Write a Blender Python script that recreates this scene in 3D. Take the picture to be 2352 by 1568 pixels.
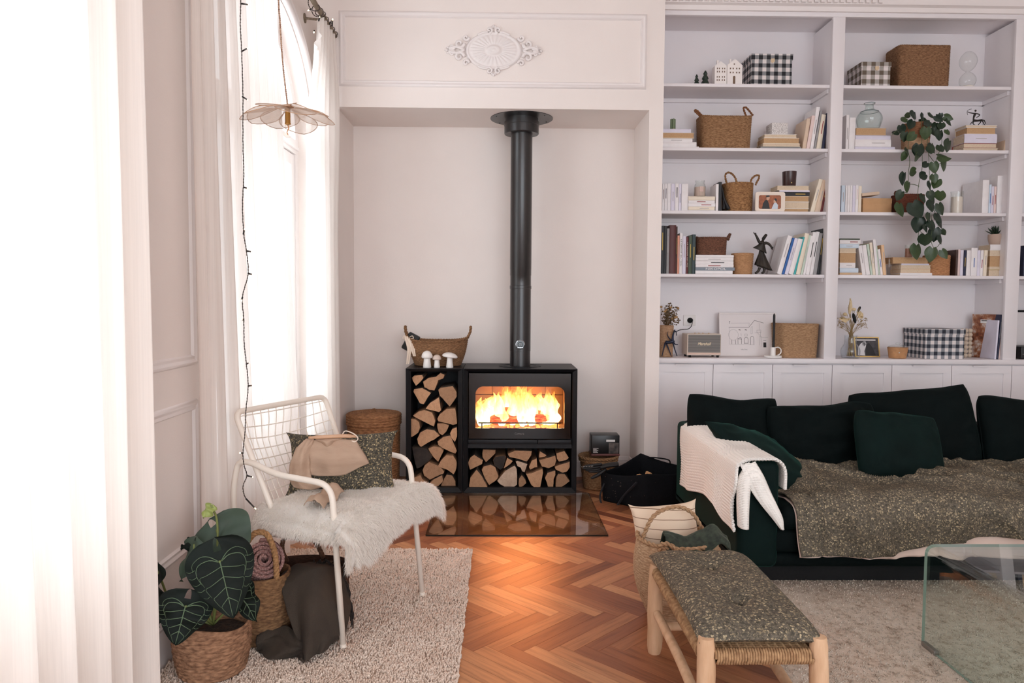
import bpy, bmesh, math, random
from mathutils import Vector, Matrix, Euler, noise
V = Vector
PI = math.pi
rad = math.radians
random.seed(7)
sc = bpy.context.scene
for _o in list(bpy.data.objects):
 bpy.data.objects.remove(_o, do_unlink=True)
COL = sc.collection

# ------------------------------------------------------------------ camera
CAM = V((0.0, 0.0, 1.375))
FPX = 1700.0
PITCH, YAW, ROLL = rad(3.10), rad(0.95), rad(0.35)
Fw = V((math.sin(YAW) * math.cos(PITCH), math.cos(YAW) * math.cos(PITCH), -math.sin(PITCH)))
R0 = V((math.cos(YAW), -math.sin(YAW), 0))
U0 = R0.cross(Fw)
Rt = R0 * math.cos(ROLL) + U0 * math.sin(ROLL)
Up = U0 * math.cos(ROLL) - R0 * math.sin(ROLL)
cam_data = bpy.data.cameras.new('camera')
cam = bpy.data.objects.new('camera', cam_data)
COL.objects.link(cam)
cam.matrix_world = Matrix(((Rt.x, Up.x, -Fw.x, CAM.x), (Rt.y, Up.y, -Fw.y, CAM.y), (Rt.z, Up.z, -Fw.z, CAM.z), (0, 0, 0, 1)))
cam_data.sensor_width = 36.0
cam_data.lens = 36.0 * FPX / 2352.0
cam_data.clip_start = 0.05
sc.camera = cam


def ray(px, py):
 return Fw * FPX + Rt * (px - 1176.0) + Up * (784.0 - py)


def at(px, py, Y):          # the point of the room that a photograph pixel shows at depth Y
 d = ray(px, py)
 return CAM + d * ((Y - CAM.y) / d.y)


def atz(px, py, Z):
 d = ray(px, py)
 return CAM + d * ((Z - CAM.z) / d.z)


def atx(px, py, X):
 d = ray(px, py)
 return CAM + d * ((X - CAM.x) / d.x)


# ------------------------------------------------------------------ light
vs = sc.view_settings
vs.view_transform = 'Standard'
vs.look = 'None'
vs.gamma = 1.0
vs.use_curve_mapping = False
vs.exposure = 0.0
sc.cycles.use_denoising = True
sc.cycles.max_bounces = 9
sc.cycles.diffuse_bounces = 6
sc.cycles.glossy_bounces = 4
sc.cycles.transmission_bounces = 8
sc.cycles.transparent_max_bounces = 16
sc.cycles.caustics_reflective = False
sc.cycles.caustics_refractive = False
sc.cycles.sample_clamp_indirect = 6.0
world = bpy.data.worlds.new('overcast_sky')
sc.world = world
world.use_nodes = True
wb = world.node_tree.nodes['Background']
wb.inputs['Color'].default_value = (0.87, 0.935, 1.0, 1)
wb.inputs['Strength'].default_value = 5.8


def area(name, loc, aim, sx, sy, power, col):
 l = bpy.data.lights.new(name, 'AREA')
 l.shape = 'RECTANGLE'
 l.size, l.size_y = sx, sy
 l.energy = power
 l.color = col
 o = bpy.data.objects.new(name, l)
 COL.objects.link(o)
 o.location = loc
 o.rotation_euler = (V(aim) - V(loc)).to_track_quat('-Z', 'Y').to_euler()
 return o


# portals: daylight enters by the two windows of the left wall and by the big windows behind the camera
for _a in (area('daylight_near_window', (-1.58, 1.415, 1.6), (0, 1.415, 1.6), 1.85, 3.0, 1, (1, 1, 1)),
           area('daylight_far_window', (-1.58, 4.12, 1.6), (0, 4.12, 1.6), 1.8, 3.0, 1, (1, 1, 1)),
           area('daylight_rear_window', (1.85, -2.98, 1.75), (1.85, 4.0, 1.75), 4.7, 2.9, 1, (1, 1, 1))):
 _a.data.cycles.is_portal = True

# ------------------------------------------------------------------ mesh helpers


class MB:
 def __init__(s):
  s.v, s.f, s.m = [], [], []

 def add(s, vs_, fs_, mi=0, M=None):
  b = len(s.v)
  if M is not None:
   vs_ = [M @ V(p) for p in vs_]
  s.v.extend([tuple(p) for p in vs_])
  for f in fs_:
   s.f.append(tuple(i + b for i in f))
   s.m.append(mi)
  return s

 def box(s, x0, x1, y0, y1, z0, z1, mi=0, M=None):
  vs_ = [(x, y, z) for x in (x0, x1) for y in (y0, y1) for z in (z0, z1)]
  fs_ = [(0, 1, 3, 2), (4, 6, 7, 5), (0, 4, 5, 1), (2, 3, 7, 6), (0, 2, 6, 4), (1, 5, 7, 3)]
  return s.add(vs_, fs_, mi, M)

 def rbox(s, x0, x1, y0, y1, z0, z1, r=0.01, seg=2, mi=0, M=None):
  bm = bmesh.new()
  bmesh.ops.create_cube(bm, size=1)
  for v in bm.verts:
   v.co = V(((x0 + x1) / 2 + v.co.x * (x1 - x0), (y0 + y1) / 2 + v.co.y * (y1 - y0), (z0 + z1) / 2 + v.co.z * (z1 - z0)))
  bmesh.ops.bevel(bm, geom=bm.edges[:], offset=r, segments=seg, profile=0.5, affect='EDGES')
  return s.bm(bm, mi, M)

 def bm(s, bm, mi=0, M=None):
  bm.verts.index_update()
  s.add([v.co.copy() for v in bm.verts], [[v.index for v in f.verts] for f in bm.faces], mi, M)
  bm.free()
  return s

 def tube(s, pts, r, n=8, closed=False, mi=0, M=None, flat=1.0):
  pts = [V(p) for p in pts]
  k = len(pts)
  rs = r if isinstance(r, (list, tuple)) else [r] * k
  up = None
  vs_, fs_ = [], []
  for i, p in enumerate(pts):
   a = pts[(i - 1) % k] if (closed or i > 0) else p
   b = pts[(i + 1) % k] if (closed or i < k - 1) else p
   t = b - a
   t = t.normalized() if t.length > 1e-9 else V((0, 0, 1))
   if up is None:
    up = V((0, 0, 1)) if abs(t.z) < 0.9 else V((1, 0, 0))
   up = up - t * up.dot(t)
   up = up.normalized() if up.length > 1e-6 else t.orthogonal().normalized()
   w = t.cross(up)
   for j in range(n):
    an = 2 * PI * j / n
    vs_.append(p + (up * math.cos(an) * flat + w * math.sin(an)) * rs[i])
  rng = k if closed else k - 1
  for i in range(rng):
   for j in range(n):
    a, b = i * n + j, i * n + (j + 1) % n
    c, d = ((i + 1) % k) * n + (j + 1) % n, ((i + 1) % k) * n + j
    fs_.append((a, b, c, d))
  if not closed:
   fs_.append(tuple(range(n))[::-1])
   fs_.append(tuple((k - 1) * n + j for j in range(n)))
  return s.add(vs_, fs_, mi, M)

 def rope(s, pts, r, pitch=None, n=6, strands=2, mi=0, closed=False):
  pts = [V(p) for p in pts]
  pitch = pitch or r * 5
  L = [0]
  for a, b in zip(pts, pts[1:]):
   L.append(L[-1] + (b - a).length)
  N = max(8, int(L[-1] / pitch * 8))
  up = None
  out = [[] for _ in range(strands)]
  j = 0
  prev = None
  for i in range(N + 1):
   d = L[-1] * i / N
   while j < len(L) - 2 and L[j + 1] < d:
    j += 1
   t = (pts[j + 1] - pts[j])
   p = pts[j] + t * ((d - L[j]) / max(1e-9, L[j + 1] - L[j]))
   t = t.normalized()
   if up is None:
    up = t.orthogonal().normalized()
   up = (up - t * up.dot(t)).normalized()
   w = t.cross(up)
   for q in range(strands):
    an = 2 * PI * (d / pitch + q / strands)
    out[q].append(p + (up * math.cos(an) + w * math.sin(an)) * r * 0.48)
  for q in range(strands):
   s.tube(out[q], r * 0.62, n, False, mi)
  return s

 def lathe(s, prof, c=(0, 0, 0), n=32, mi=0, M=None, sx=1, sy=1, wob=None):
  c = V(c)
  vs_, fs_ = [], []
  for (r, z) in prof:
   for j in range(n):
    an = 2 * PI * j / n
    rr = r if wob is None else r * wob(an, z)
    vs_.append(c + V((math.cos(an) * rr * sx, math.sin(an) * rr * sy, z)))
  k = len(prof)
  for i in range(k - 1):
   for j in range(n):
    fs_.append((i * n + j, i * n + (j + 1) % n, (i + 1) * n + (j + 1) % n, (i + 1) * n + j))
  if prof[0][0] > 1e-6:
   fs_.append(tuple(range(n))[::-1])
  if prof[-1][0] > 1e-6:
   fs_.append(tuple((k - 1) * n + j for j in range(n)))
  return s.add(vs_, fs_, mi, M)

 def surf(s, fn, nu, nv, wrap=False, mi=0, M=None):
  vs_ = [fn(i / nu, j / nv) for i in range(nu + (0 if wrap else 1)) for j in range(nv + 1)]
  fs_ = []
  w = nv + 1
  for i in range(nu):
   i2 = (i + 1) % nu if wrap else i + 1
   for j in range(nv):
    fs_.append((i * w + j, i2 * w + j, i2 * w + j + 1, i * w + j + 1))
  return s.add(vs_, fs_, mi, M)

 def prism(s, poly, fn, d0, d1, mi=0, mi_side=None, M=None):
  # poly: 2-D outline; fn(u, v, d) -> point
  k = len(poly)
  vs_ = [fn(u, v, d0) for u, v in poly] + [fn(u, v, d1) for u, v in poly]
  b = len(s.f)
  s.add(vs_, [tuple(range(k)), tuple(range(2 * k - 1, k - 1, -1))], mi, M)
  base = len(s.v) - 2 * k
  ms = mi if mi_side is None else mi_side
  for i in range(k):
   j = (i + 1) % k
   s.f.append((base + i, base + k + i, base + k + j, base + j))
   s.m.append(ms)
  return s

 def ball(s, c, r, mi=0, nu=16, nv=10, sc_=(1, 1, 1), M=None):
  c = V(c)
  prof = []
  vs_, fs_ = [], []
  for i in range(nv + 1):
   ph = PI * i / nv - PI / 2
   for j in range(nu):
    th = 2 * PI * j / nu
    vs_.append(c + V((math.cos(ph) * math.cos(th) * r * sc_[0], math.cos(ph) * math.sin(th) * r * sc_[1], math.sin(ph) * r * sc_[2])))
  for i in range(nv):
   for j in range(nu):
    fs_.append((i * nu + j, i * nu + (j + 1) % nu, (i + 1) * nu + (j + 1) % nu, (i + 1) * nu + j))
  return s.add(vs_, fs_, mi, M)


def wm(o):
 m = Matrix.LocRotScale(o.location, o.rotation_euler, o.scale)
 return wm(o.parent) @ m if o.parent else m


def mesh_of(name, mb, mats, smooth):
 me = bpy.data.meshes.new(name)
 me.from_pydata(mb.v, [], mb.f)
 mats = mats if isinstance(mats, (list, tuple)) else [mats]
 for m in mats:
  me.materials.append(m)
 if len(mats) > 1:
  me.polygons.foreach_set('material_index', mb.m)
 if smooth is True:
  me.polygons.foreach_set('use_smooth', [True] * len(me.polygons))
 elif smooth:
  me.polygons.foreach_set('use_smooth', [True] * len(me.polygons))
  me.set_sharp_from_angle(angle=rad(smooth))
 me.update()
 return me


def ob(name, mb, mats, parent=None, smooth=35, label=None, cat=None, group=None, kind=None, base=None, solid=None, sub=0):
 """link the shapes of mb (world coordinates) as one mesh object, its origin at its base or in its parent's frame"""
 me = mesh_of(name, mb, mats, smooth)
 o = bpy.data.objects.new(name, me)
 COL.objects.link(o)
 if parent is not None:
  o.parent = parent
  me.transform(wm(parent).inverted())
 else:
  if base is None:
   xs, ys, zs = zip(*mb.v)
   base = V(((min(xs) + max(xs)) / 2, (min(ys) + max(ys)) / 2, min(zs)))
  me.transform(Matrix.Translation(-V(base)))
  o.location = base
 if solid:
  md = o.modifiers.new('thickness', 'SOLIDIFY')
  md.thickness = solid
  md.offset = 0
 if sub:
  md = o.modifiers.new('smooth', 'SUBSURF')
  md.levels = md.render_levels = sub
 tag(o, label, cat, group, kind)
 return o


def tag(o, label=None, cat=None, group=None, kind=None):
 if label: o['label'] = label
 if cat: o['category'] = cat
 if group: o['group'] = group
 if kind: o['kind'] = kind
 return o


def thing(name, label, cat, loc, group=None, rotz=0.0, rot=None):
 o = bpy.data.objects.new(name, None)
 COL.objects.link(o)
 o.empty_display_size = 0.1
 o.location = loc
 o.rotation_euler = rot if rot is not None else (0, 0, rotz)
 return tag(o, label, cat, group)


def struct(name, mb, m, smooth=False, parent=None):
 return ob(name, mb, m, parent, smooth, kind=None if parent else 'structure', base=(0, 0, 0) if parent is None else None)


def spline(pts, k=8, closed=False):
 pts = [V(p) for p in pts]
 n = len(pts)
 out = []
 for i in range(n if closed else n - 1):
  p0 = pts[(i - 1) % n] if (closed or i > 0) else pts[0] * 2 - pts[1]
  p1, p2 = pts[i], pts[(i + 1) % n]
  p3 = pts[(i + 2) % n] if (closed or i < n - 2) else pts[-1] * 2 - pts[-2]
  for j in range(k):
   t = j / k
   out.append(0.5 * ((2 * p1) + (p2 - p0) * t + (2 * p0 - 5 * p1 + 4 * p2 - p3) * t * t + (3 * p1 - p0 - 3 * p2 + p3) * t ** 3))
 if not closed:
  out.append(pts[-1])
 return out


def fillet(pts, r, k=6):
 """round the inner corners of a polyline"""
 pts = [V(p) for p in pts]
 out = [pts[0]]
 for i in range(1, len(pts) - 1):
  p, a, b = pts[i], pts[i - 1], pts[i + 1]
  rr = min(r, (a - p).length * 0.48, (b - p).length * 0.48)
  s0, s1 = p + (a - p).normalized() * rr, p + (b - p).normalized() * rr
  for j in range(k + 1):
   t = j / k
   out.append(s0 * (1 - t) ** 2 + p * 2 * t * (1 - t) + s1 * t * t)
 out.append(pts[-1])
 return out


def N3(x, y, z=0.0):
 return noise.noise(V((x, y, z)))


def lerp(a, b, t):
 return a + (b - a) * t


def smooth01(t):
 t = max(0.0, min(1.0, t))
 return t * t * (3 - 2 * t)


def rect_frame(mb, x0, x1, z0, z1, y, w, d, fn, mi=0):
 """mitred moulding around a rectangle in a (u, v) plane; fn(u, v, out) -> point; two-step profile"""
 prof = [(0, 0), (0.12, d * 0.7), (0.35, d), (0.6, d * 0.55), (0.85, d * 0.8), (1.0, 0)]
 vs_, k = [], len(prof)
 for (a, h) in prof:
  o = w * a
  vs_ += [fn(x0 + o, z0 + o, y + h), fn(x1 - o, z0 + o, y + h), fn(x1 - o, z1 - o, y + h), fn(x0 + o, z1 - o, y + h)]
 fs_ = [(i * 4 + j, i * 4 + (j + 1) % 4, (i + 1) * 4 + (j + 1) % 4, (i + 1) * 4 + j) for i in range(k - 1) for j in range(4)]
 mb.add(vs_, fs_, mi)


# ------------------------------------------------------------------ materials


def srgb(*c):
 if len(c) == 1: c = c[0]
 return tuple((x / 255 / 12.92 if x / 255 <= 0.04045 else ((x / 255 + 0.055) / 1.055) ** 2.4) for x in c)


class NT:
 def __init__(s, name):
  s.mat = bpy.data.materials.new(name)
  s.mat.use_nodes = True
  s.t = s.mat.node_tree
  s.p = s.t.nodes['Principled BSDF']
  s.out = s.t.nodes['Material Output']

 def n(s, typ, **kw):
  nd = s.t.nodes.new(typ)
  for k, v in kw.items():
   if k.startswith('i_'):
    key = k[2:]
    nd.inputs[int(key) if key.isdigit() else key.replace('_', ' ')].default_value = v
   else:
    setattr(nd, k, v)
  return nd

 def l(s, a, ao, b, bi):
  s.t.links.new(a.outputs[ao], b.inputs[bi])

 def math(s, op, a, b=None, c=None):
  nd = s.n('ShaderNodeMath', operation=op)
  for i, x in enumerate((a, b, c)):
   if x is None: continue
   if isinstance(x, tuple): s.l(x[0], x[1], nd, i)
   else: nd.inputs[i].default_value = x
  return (nd, 0)

 def ramp(s, src, stops, interp='LINEAR'):
  r = s.n('ShaderNodeValToRGB')
  r.color_ramp.interpolation = interp
  while len(r.color_ramp.elements) < len(stops): r.color_ramp.elements.new(0.5)
  for e, (p, c) in zip(r.color_ramp.elements, stops):
   e.position = p
   e.color = (*c, 1)
  s.l(src[0], src[1], r, 0)
  return (r, 0)

 def coords(s, scale=(1, 1, 1), kind='Object', rot=(0, 0, 0)):
  tc = s.n('ShaderNodeTexCoord')
  mp = s.n('ShaderNodeMapping')
  mp.inputs['Scale'].default_value = scale
  mp.inputs['Rotation'].default_value = rot
  s.l(tc, kind, mp, 0)
  return (mp, 0)

 def noise(s, co, scale, detail=3, rough=0.5):
  nd = s.n('ShaderNodeTexNoise')
  nd.inputs['Scale'].default_value = scale
  nd.inputs['Detail'].default_value = detail
  nd.inputs['Roughness'].default_value = rough
  s.l(co[0], co[1], nd, 'Vector')
  return (nd, 0)

 def bump(s, h, dist, strength=1.0):
  b = s.n('ShaderNodeBump')
  b.inputs['Strength'].default_value = strength
  b.inputs['Distance'].default_value = dist
  s.l(h[0], h[1], b, 'Height')
  s.l(b, 0, s.p, 'Normal')

 def col(s, src):
  s.l(src[0], src[1], s.p, 'Base Color')


MATS = {}


def M(name, c, rough=0.6, metal=0.0, var=0.0, vs=15.0, bump=0.0, bs=80.0, stretch=(1, 1, 1), sheen=0.0, sheen_c=None, spec=0.5, c2=None, coat=0.0, detail=4):
 """a plain procedural material: colour c (sRGB 0-255) varying with noise towards c2 or by +-var, optional noise relief"""
 if name in MATS: return MATS[name]
 t = NT(name)
 a = srgb(c)
 t.p.inputs['Roughness'].default_value = rough
 t.p.inputs['Metallic'].default_value = metal
 t.p.inputs['Specular IOR Level'].default_value = spec
 t.p.inputs['Coat Weight'].default_value = coat
 if sheen:
  t.p.inputs['Sheen Weight'].default_value = sheen
  t.p.inputs['Sheen Roughness'].default_value = 0.35
  t.p.inputs['Sheen Tint'].default_value = (*srgb(sheen_c or c), 1)
 if var or c2 is not None:
  co = t.coords(stretch)
  nz = t.noise(co, vs, detail)
  b = srgb(c2) if c2 is not None else tuple(min(1, x * (1 + var)) for x in a)
  a2 = a if c2 is not None else tuple(x * (1 - var) for x in a)
  t.col(t.ramp(nz, [(0.32, a2), (0.68, b)]))
 else:
  t.p.inputs['Base Color'].default_value = (*a, 1)
 if bump:
  co = t.coords(stretch)
  t.bump(t.noise(co, bs, 3), bump)
 MATS[name] = t.mat
 return t.mat


def clear_glass(name, tint=(1, 1, 1), refl=0.9, rough=0.02):
 """thin clear glass: transparent, with a mirror coat that rises towards grazing view as on real glass"""
 if name in MATS: return MATS[name]
 t = NT(name)
 gl = t.n('ShaderNodeBsdfGlossy'); gl.inputs['Roughness'].default_value = rough
 tr = t.n('ShaderNodeBsdfTransparent'); tr.inputs['Color'].default_value = (*tint, 1)
 lw = t.n('ShaderNodeLayerWeight'); lw.inputs['Blend'].default_value = .5
 p5 = t.math('POWER', (lw, 'Facing'), 4.0)
 f = t.math('MULTIPLY_ADD', p5, refl, 0.035)
 mx = t.n('ShaderNodeMixShader')
 t.l(f[0], f[1], mx, 0); t.l(tr, 0, mx, 1); t.l(gl, 0, mx, 2); t.l(mx, 0, t.out, 'Surface')
 MATS[name] = t.mat
 return t.mat
# ------------------------------------------------------------------ the room shell
XL = -1.26           # left wall
YB = 5.20            # chimney breast plane
YA = 5.77            # back of the alcove
YS = 5.30            # bookcase face
ZC = 3.72            # ceiling
XA0, XA1 = -1.13, 1.03   # alcove sides
XP = 1.128           # right end of the breast
ZA = at(1135, 249, YB).z   # soffit of the alcove
paint = M('warm white wall paint', (238, 229, 224), 0.75, var=0.015, vs=3, bump=0.0006, bs=220)
paintL = M('white lacquered joinery', (233, 228, 230), 0.42, var=0.012, vs=4)
trimw = M('white trim paint', (236, 229, 227), 0.5)


def arch(y, y0, y1, zs, rise):
 t = (y - (y0 + y1) / 2) / ((y1 - y0) / 2)
 return zs + rise * math.sqrt(max(0.0, 1 - t * t))


ZS, RISE = 2.44, 0.66
WINS = [(0.50, 2.33), (3.22, 5.02)]
mb = MB()
XO = XL - 0.30
NSEG = 28


def wall_col(ya, yb, z0, z1):
 mb.add([(XL, ya, z0), (XL, yb, z0), (XL, yb, z1), (XL, ya, z1)], [(0, 1, 2, 3)])
 mb.add([(XO, ya, z0), (XO, yb, z0), (XO, yb, z1), (XO, ya, z1)], [(3, 2, 1, 0)])


edges = [-3.0] + [y for w in WINS for y in w] + [YA + 0.2]
for a, b in ((edges[0], edges[1]), (edges[2], edges[3]), (edges[4], edges[5])):
 wall_col(a, b, 0, ZC)
for y0, y1 in WINS:
 wall_col(y0, y1, 0, 0.10)
 mb.add([(XL, y0, .10), (XL, y1, .10), (XO, y1, .10), (XO, y0, .10)], [(0, 1, 2, 3)])
 for y in (y0, y1):
  mb.add([(XL, y, .10), (XO, y, .10), (XO, y, ZS), (XL, y, ZS)], [(0, 1, 2, 3)])
 for i in range(NSEG):
  t0, t1 = -math.cos(PI * i / NSEG), -math.cos(PI * (i + 1) / NSEG)
  ya, yb = (y0 + y1) / 2 + t0 * (y1 - y0) / 2, (y0 + y1) / 2 + t1 * (y1 - y0) / 2
  za, zb = arch(ya, y0, y1, ZS, RISE), arch(yb, y0, y1, ZS, RISE)
  for X in (XL, XO):
   mb.add([(X, ya, za), (X, yb, zb), (X, yb, ZC), (X, ya, ZC)], [(0, 1, 2, 3)])
  mb.add([(XL, ya, za), (XL, yb, zb), (XO, yb, zb), (XO, ya, za)], [(0, 1, 2, 3)])
struct('wall_left', mb, paint)

mb = MB()
mb.box(XL - .3, 4.6, YA, YA + .2, 0, ZC)                    # alcove back and wall behind the bookcase
struct('wall_back', mb, paint)
for _n, _b in (('left', (XL, XA0, YB, YA, 0, ZC)), ('right', (XA1, XP, YB, YA, 0, ZC)), ('top', (XA0, XA1, YB, YA, ZA, ZC))):
 mb = MB(); mb.box(*_b); struct('wall_chimney_' + _n, mb, paint)
mb = MB()
mb.box(XL - .3, 4.6, -3.0, YA + .2, ZC, ZC + .1)
struct('ceiling', mb, paint)
mb = MB()
mb.box(4.6, 4.7, -3.0, YA + .2, 0, ZC)
struct('wall_right', mb, paint)
mb = MB()                                                     # rear wall with its wide window openings
mb.box(XL - .3, -.5, -3.2, -3.0, 0, ZC)
mb.box(4.2, 4.6, -3.2, -3.0, 0, ZC)
mb.box(-.5, 4.2, -3.2, -3.0, 0, .3)
mb.box(-.5, 4.2, -3.2, -3.0, 3.2, ZC)
mb.box(1.77, 1.93, -3.2, -3.0, .3, 3.2)
struct('wall_rear', mb, paint)

# --- windows: stone arch openings with white timber frames, a transom and two glazed leaves
glassw = clear_glass('window glass', (.97, .99, .99), .5)
for wi, (y0, y1) in enumerate(WINS):
 XW = XL - 0.13
 mb = MB()
 path = [(y0, .10), (y0, ZS)] + [((y0 + y1) / 2 - math.cos(PI * i / NSEG) * (y1 - y0) / 2, arch((y0 + y1) / 2 - math.cos(PI * i / NSEG) * (y1 - y0) / 2, y0, y1, ZS, RISE)) for i in range(1, NSEG)] + [(y1, ZS), (y1, .10)]
 cy, cz = (y0 + y1) / 2, 1.6
 FWD = 0.07
 inn = []
 for (y, z) in path:
  yy = cy + (y - cy) * (1 - FWD / ((y1 - y0) / 2))
  zz = z if z < 1 else ZS + (z - ZS) * (1 - FWD / RISE)
  inn.append((yy, zz))
 for i in range(len(path) - 1):
  q = [path[i], path[i + 1], inn[i + 1], inn[i]]
  for X in (XW - .04, XW + .04):
   mb.add([(X, y, z) for y, z in q], [(0, 1, 2, 3)])
  a, b = inn[i], inn[i + 1]
  mb.add([(XW - .04, *a), (XW - .04, *b), (XW + .04, *b), (XW + .04, *a)], [(0, 1, 2, 3)])
 mb.box(XW - .045, XW + .045, y0 + .05, y1 - .05, 2.33, 2.42)
 mb.box(XW - .06, XW + .06, y0 + .05, y1 - .05, 2.355, 2.375)
 mb.box(XW - .04, XW + .04, y0 + .05, y1 - .05, .10, .15)
 win = struct('window_%d' % (wi + 1), mb, trimw)
 mb = MB(); mb.box(XW - .03, XW + .03, cy - .03, cy + .03, 2.42, ZS + RISE - .06)
 ob('mullion', mb, trimw, win)
 for s in (0, 1):
  a, b = (y0 + .075, cy - .004) if s == 0 else (cy + .004, y1 - .075)
  mb = MB()
  for ya, yb in ((a, a + .075), (b - .075, b)):
   mb.rbox(XW - .03, XW + .035, ya, yb, .155, 2.325, .006)
  mb.rbox(XW - .03, XW + .034, a + .07, b - .07, .155, .62, .006)
  mb.rbox(XW - .03, XW + .034, a + .07, b - .07, 2.25, 2.325, .006)
  sash = ob('sash', mb, trimw, win)
  mb = MB(); mb.box(XW - .004, XW + .002, a + .07, b - .07, .60, 2.26)
  ob('pane', mb, glassw, sash)
  mb = MB(); mb.rbox(XW + .034, XW + .044, a + .14, b - .14, .24, .54, .006)
  ob('panel', mb, trimw, sash)
 mb = MB(); mb.box(XW - .004, XW + .002, y0 + .07, y1 - .07, 2.42, ZS)
 mb.add([(XW, *p) for p in inn[1:-1]], [tuple(range(len(inn) - 2))])
 ob('pane', mb, glassw, win)
 # arch casing moulding on the wall
 mb = MB()
 pts = []
 for (y, z) in path:
  pts.append((XL + .012, cy + (y - cy) * (1 + .03 / .9), z + (.03 if z > 1 else 0)))
 mb.tube(pts, .028, 8)
 mb.tube([(p[0] + .004, cy + (p[1] - cy) * 1.05, p[2] + (.05 if p[2] > 1 else 0)) for p in pts], .012, 6)
 struct('trim_%d' % (wi + 1), mb, trimw, 50)

# --- wall panelling
tn = 3


def wallL(u, v, o): return V((XL + o, u, v))


def wallB(u, v, o): return V((u, YB - o, v))


for (a, b, z0, z1) in ((2.50, 3.08, .355, .965), (2.50, 3.08, 1.105, 3.35)):
 mb = MB(); rect_frame(mb, a, b, z0, z1, 0, .045, .014, wallL)
 struct('trim_%d' % tn, mb, trimw, 40); tn += 1
pTL, pBR = at(778, 24, YB), at(1484, 206, YB)
mb = MB(); rect_frame(mb, pTL.x, pBR.x, pBR.z, pTL.z, 0, .045, .016, wallB)
struct('trim_%d' % tn, mb, trimw, 40); tn += 1


def skirting(name, p0, p1, out, h=.19):
 mb = MB()
 p0, p1, out = V(p0), V(p1), V(out)
 prof = [(0, 0), (.018, 0), (.018, h * .72), (.014, h * .76), (.017, h * .82), (.012, h * .9), (.006, h), (0, h)]
 vs_ = [p0 + out * a + V((0, 0, z)) for a, z in prof] + [p1 + out * a + V((0, 0, z)) for a, z in prof]
 k = len(prof)
 mb.add(vs_, [(i, i + 1, k + i + 1, k + i) for i in range(k - 1)] + [tuple(range(k)), tuple(range(2 * k - 1, k - 1, -1))])
 struct(name, mb, trimw, 30)


skirting('baseboard_left', (XL, 2.33, 0), (XL, 3.22, 0), (1, 0, 0))
skirting('baseboard_back', (XA0, YA, 0), (XA1, YA, 0), (0, -1, 0), .16)
skirting('baseboard_alcove', (XA1, YA, 0), (XA1, YB, 0), (-1, 0, 0), .16)
skirting('baseboard_chimney', (XA1, YB, 0), (XP, YB, 0), (0, -1, 0), .16)

# cornice over the bookcase, with dentils
mb = MB()
zc0 = at(1700, 26, YS).z
prof = [(0, zc0), (.02, zc0), (.025, zc0 + .03), (.05, zc0 + .04), (.05, zc0 + .09), (.10, zc0 + .11), (.14, ZC - .04), (.16, ZC), (0, ZC)]
k = len(prof)
mb.add([(XP, YS - o, z) for o, z in prof] + [(4.6, YS - o, z) for o, z in prof], [(i, i + 1, k + i + 1, k + i) for i in range(k - 1)])
cor = struct('trim_%d' % tn, mb, trimw, 30); tn += 1
dm = MB(); dm.box(-.014, .014, -.018, 0, 0, .04)
dme = mesh_of('dentil', dm, trimw, False)
for i in range(34):
 o = bpy.data.objects.new('dentil', dme); COL.objects.link(o); o.parent = cor
 o.location = V((XP + .03 + i * .045, YS - .05, zc0 + .045)) - wm(cor).translation

# plaster rosette on the breast
mb = MB()
c = at(1134, 117, YB)


def rosette(u, v):
 an, r = u * 2 * PI, v
 h = .030 * (1 - r) ** .5 * 0 + .016 * (1 - r ** 4) + .012 * math.exp(-((r - .18) / .08) ** 2) + .016 * math.exp(-(r / .12) ** 2)
 h += .007 * abs(math.sin(an * 14)) * smooth01((r - .3) / .15) * smooth01((.86 - r) / .1)
 h += .012 * math.exp(-((r - .93) / .05) ** 2)
 return V((c.x + math.cos(an) * r * .195, c.y - h, c.z + math.sin(an) * r * .128))


mb.surf(rosette, 112, 28, wrap=True)
med = ob('plaster_rosette', mb, trimw, None, True, 'oval white plaster rosette with leafy scrolls on the wall above the stove', 'ornament')


def scroll(cx, cz, r0, turns, dirn, a0, th):
 pts, rr = [], []
 for i in range(22):
  t = i / 21
  an = a0 + dirn * t * turns * 2 * PI
  r = r0 * (1 - .8 * t)
  pts.append((c.x + cx + math.cos(an) * r, c.y - .010, c.z + cz + math.sin(an) * r))
  rr.append(th * (1 - .45 * t))
 return pts, rr


for sx in (-1, 1):
 mb = MB()
 for sz in (-1, 1):
  for (x, z, r, th) in ((.235, .045, .034, .0125), (.19, .085, .022, .010), (.285, .022, .020, .009)):
   p, q = scroll(sx * x, sz * z, r, 1.1, sx * sz, PI if sx > 0 else 0, th)
   mb.tube(p, q, 7)
  mb.tube(spline([(c.x + sx * .20, c.y - .01, c.z), (c.x + sx * .26, c.y - .014, c.z + sz * .02), (c.x + sx * .31, c.y - .012, c.z + sz * .008)], 5), .009, 7)
 for i, (x, l) in enumerate(((.30, .03), (.325, .02))):
  for sz in (-1, 0, 1):
   mb.ball((c.x + sx * (x - .012 * abs(sz)), c.y - .006, c.z + sz * .017), .010, 0, 8, 6, (1.4, .9, .8))
 ob('scroll', mb, trimw, med, True)
for sz in (-1, 1):
 mb = MB()
 for sx in (-1, 1):
  p, q = scroll(sx * .03, sz * .137, .022, 1.1, -sx * sz, PI / 2 * -sz, .0095)
  mb.tube(p, q, 7)
  mb.tube(spline([(c.x + sx * .04, c.y - .008, c.z + sz * .125), (c.x + sx * .075, c.y - .01, c.z + sz * .120), (c.x + sx * .11, c.y - .008, c.z + sz * .105)], 5), .008, 7)
 for x, z in ((0, .165), (.011, .155), (-.011, .155)):
  mb.ball((c.x + x, c.y - .006, c.z + sz * z), .010, 0, 8, 6, (.8, .9, 1.3))
 ob('scroll', mb, trimw, med, True)

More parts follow.
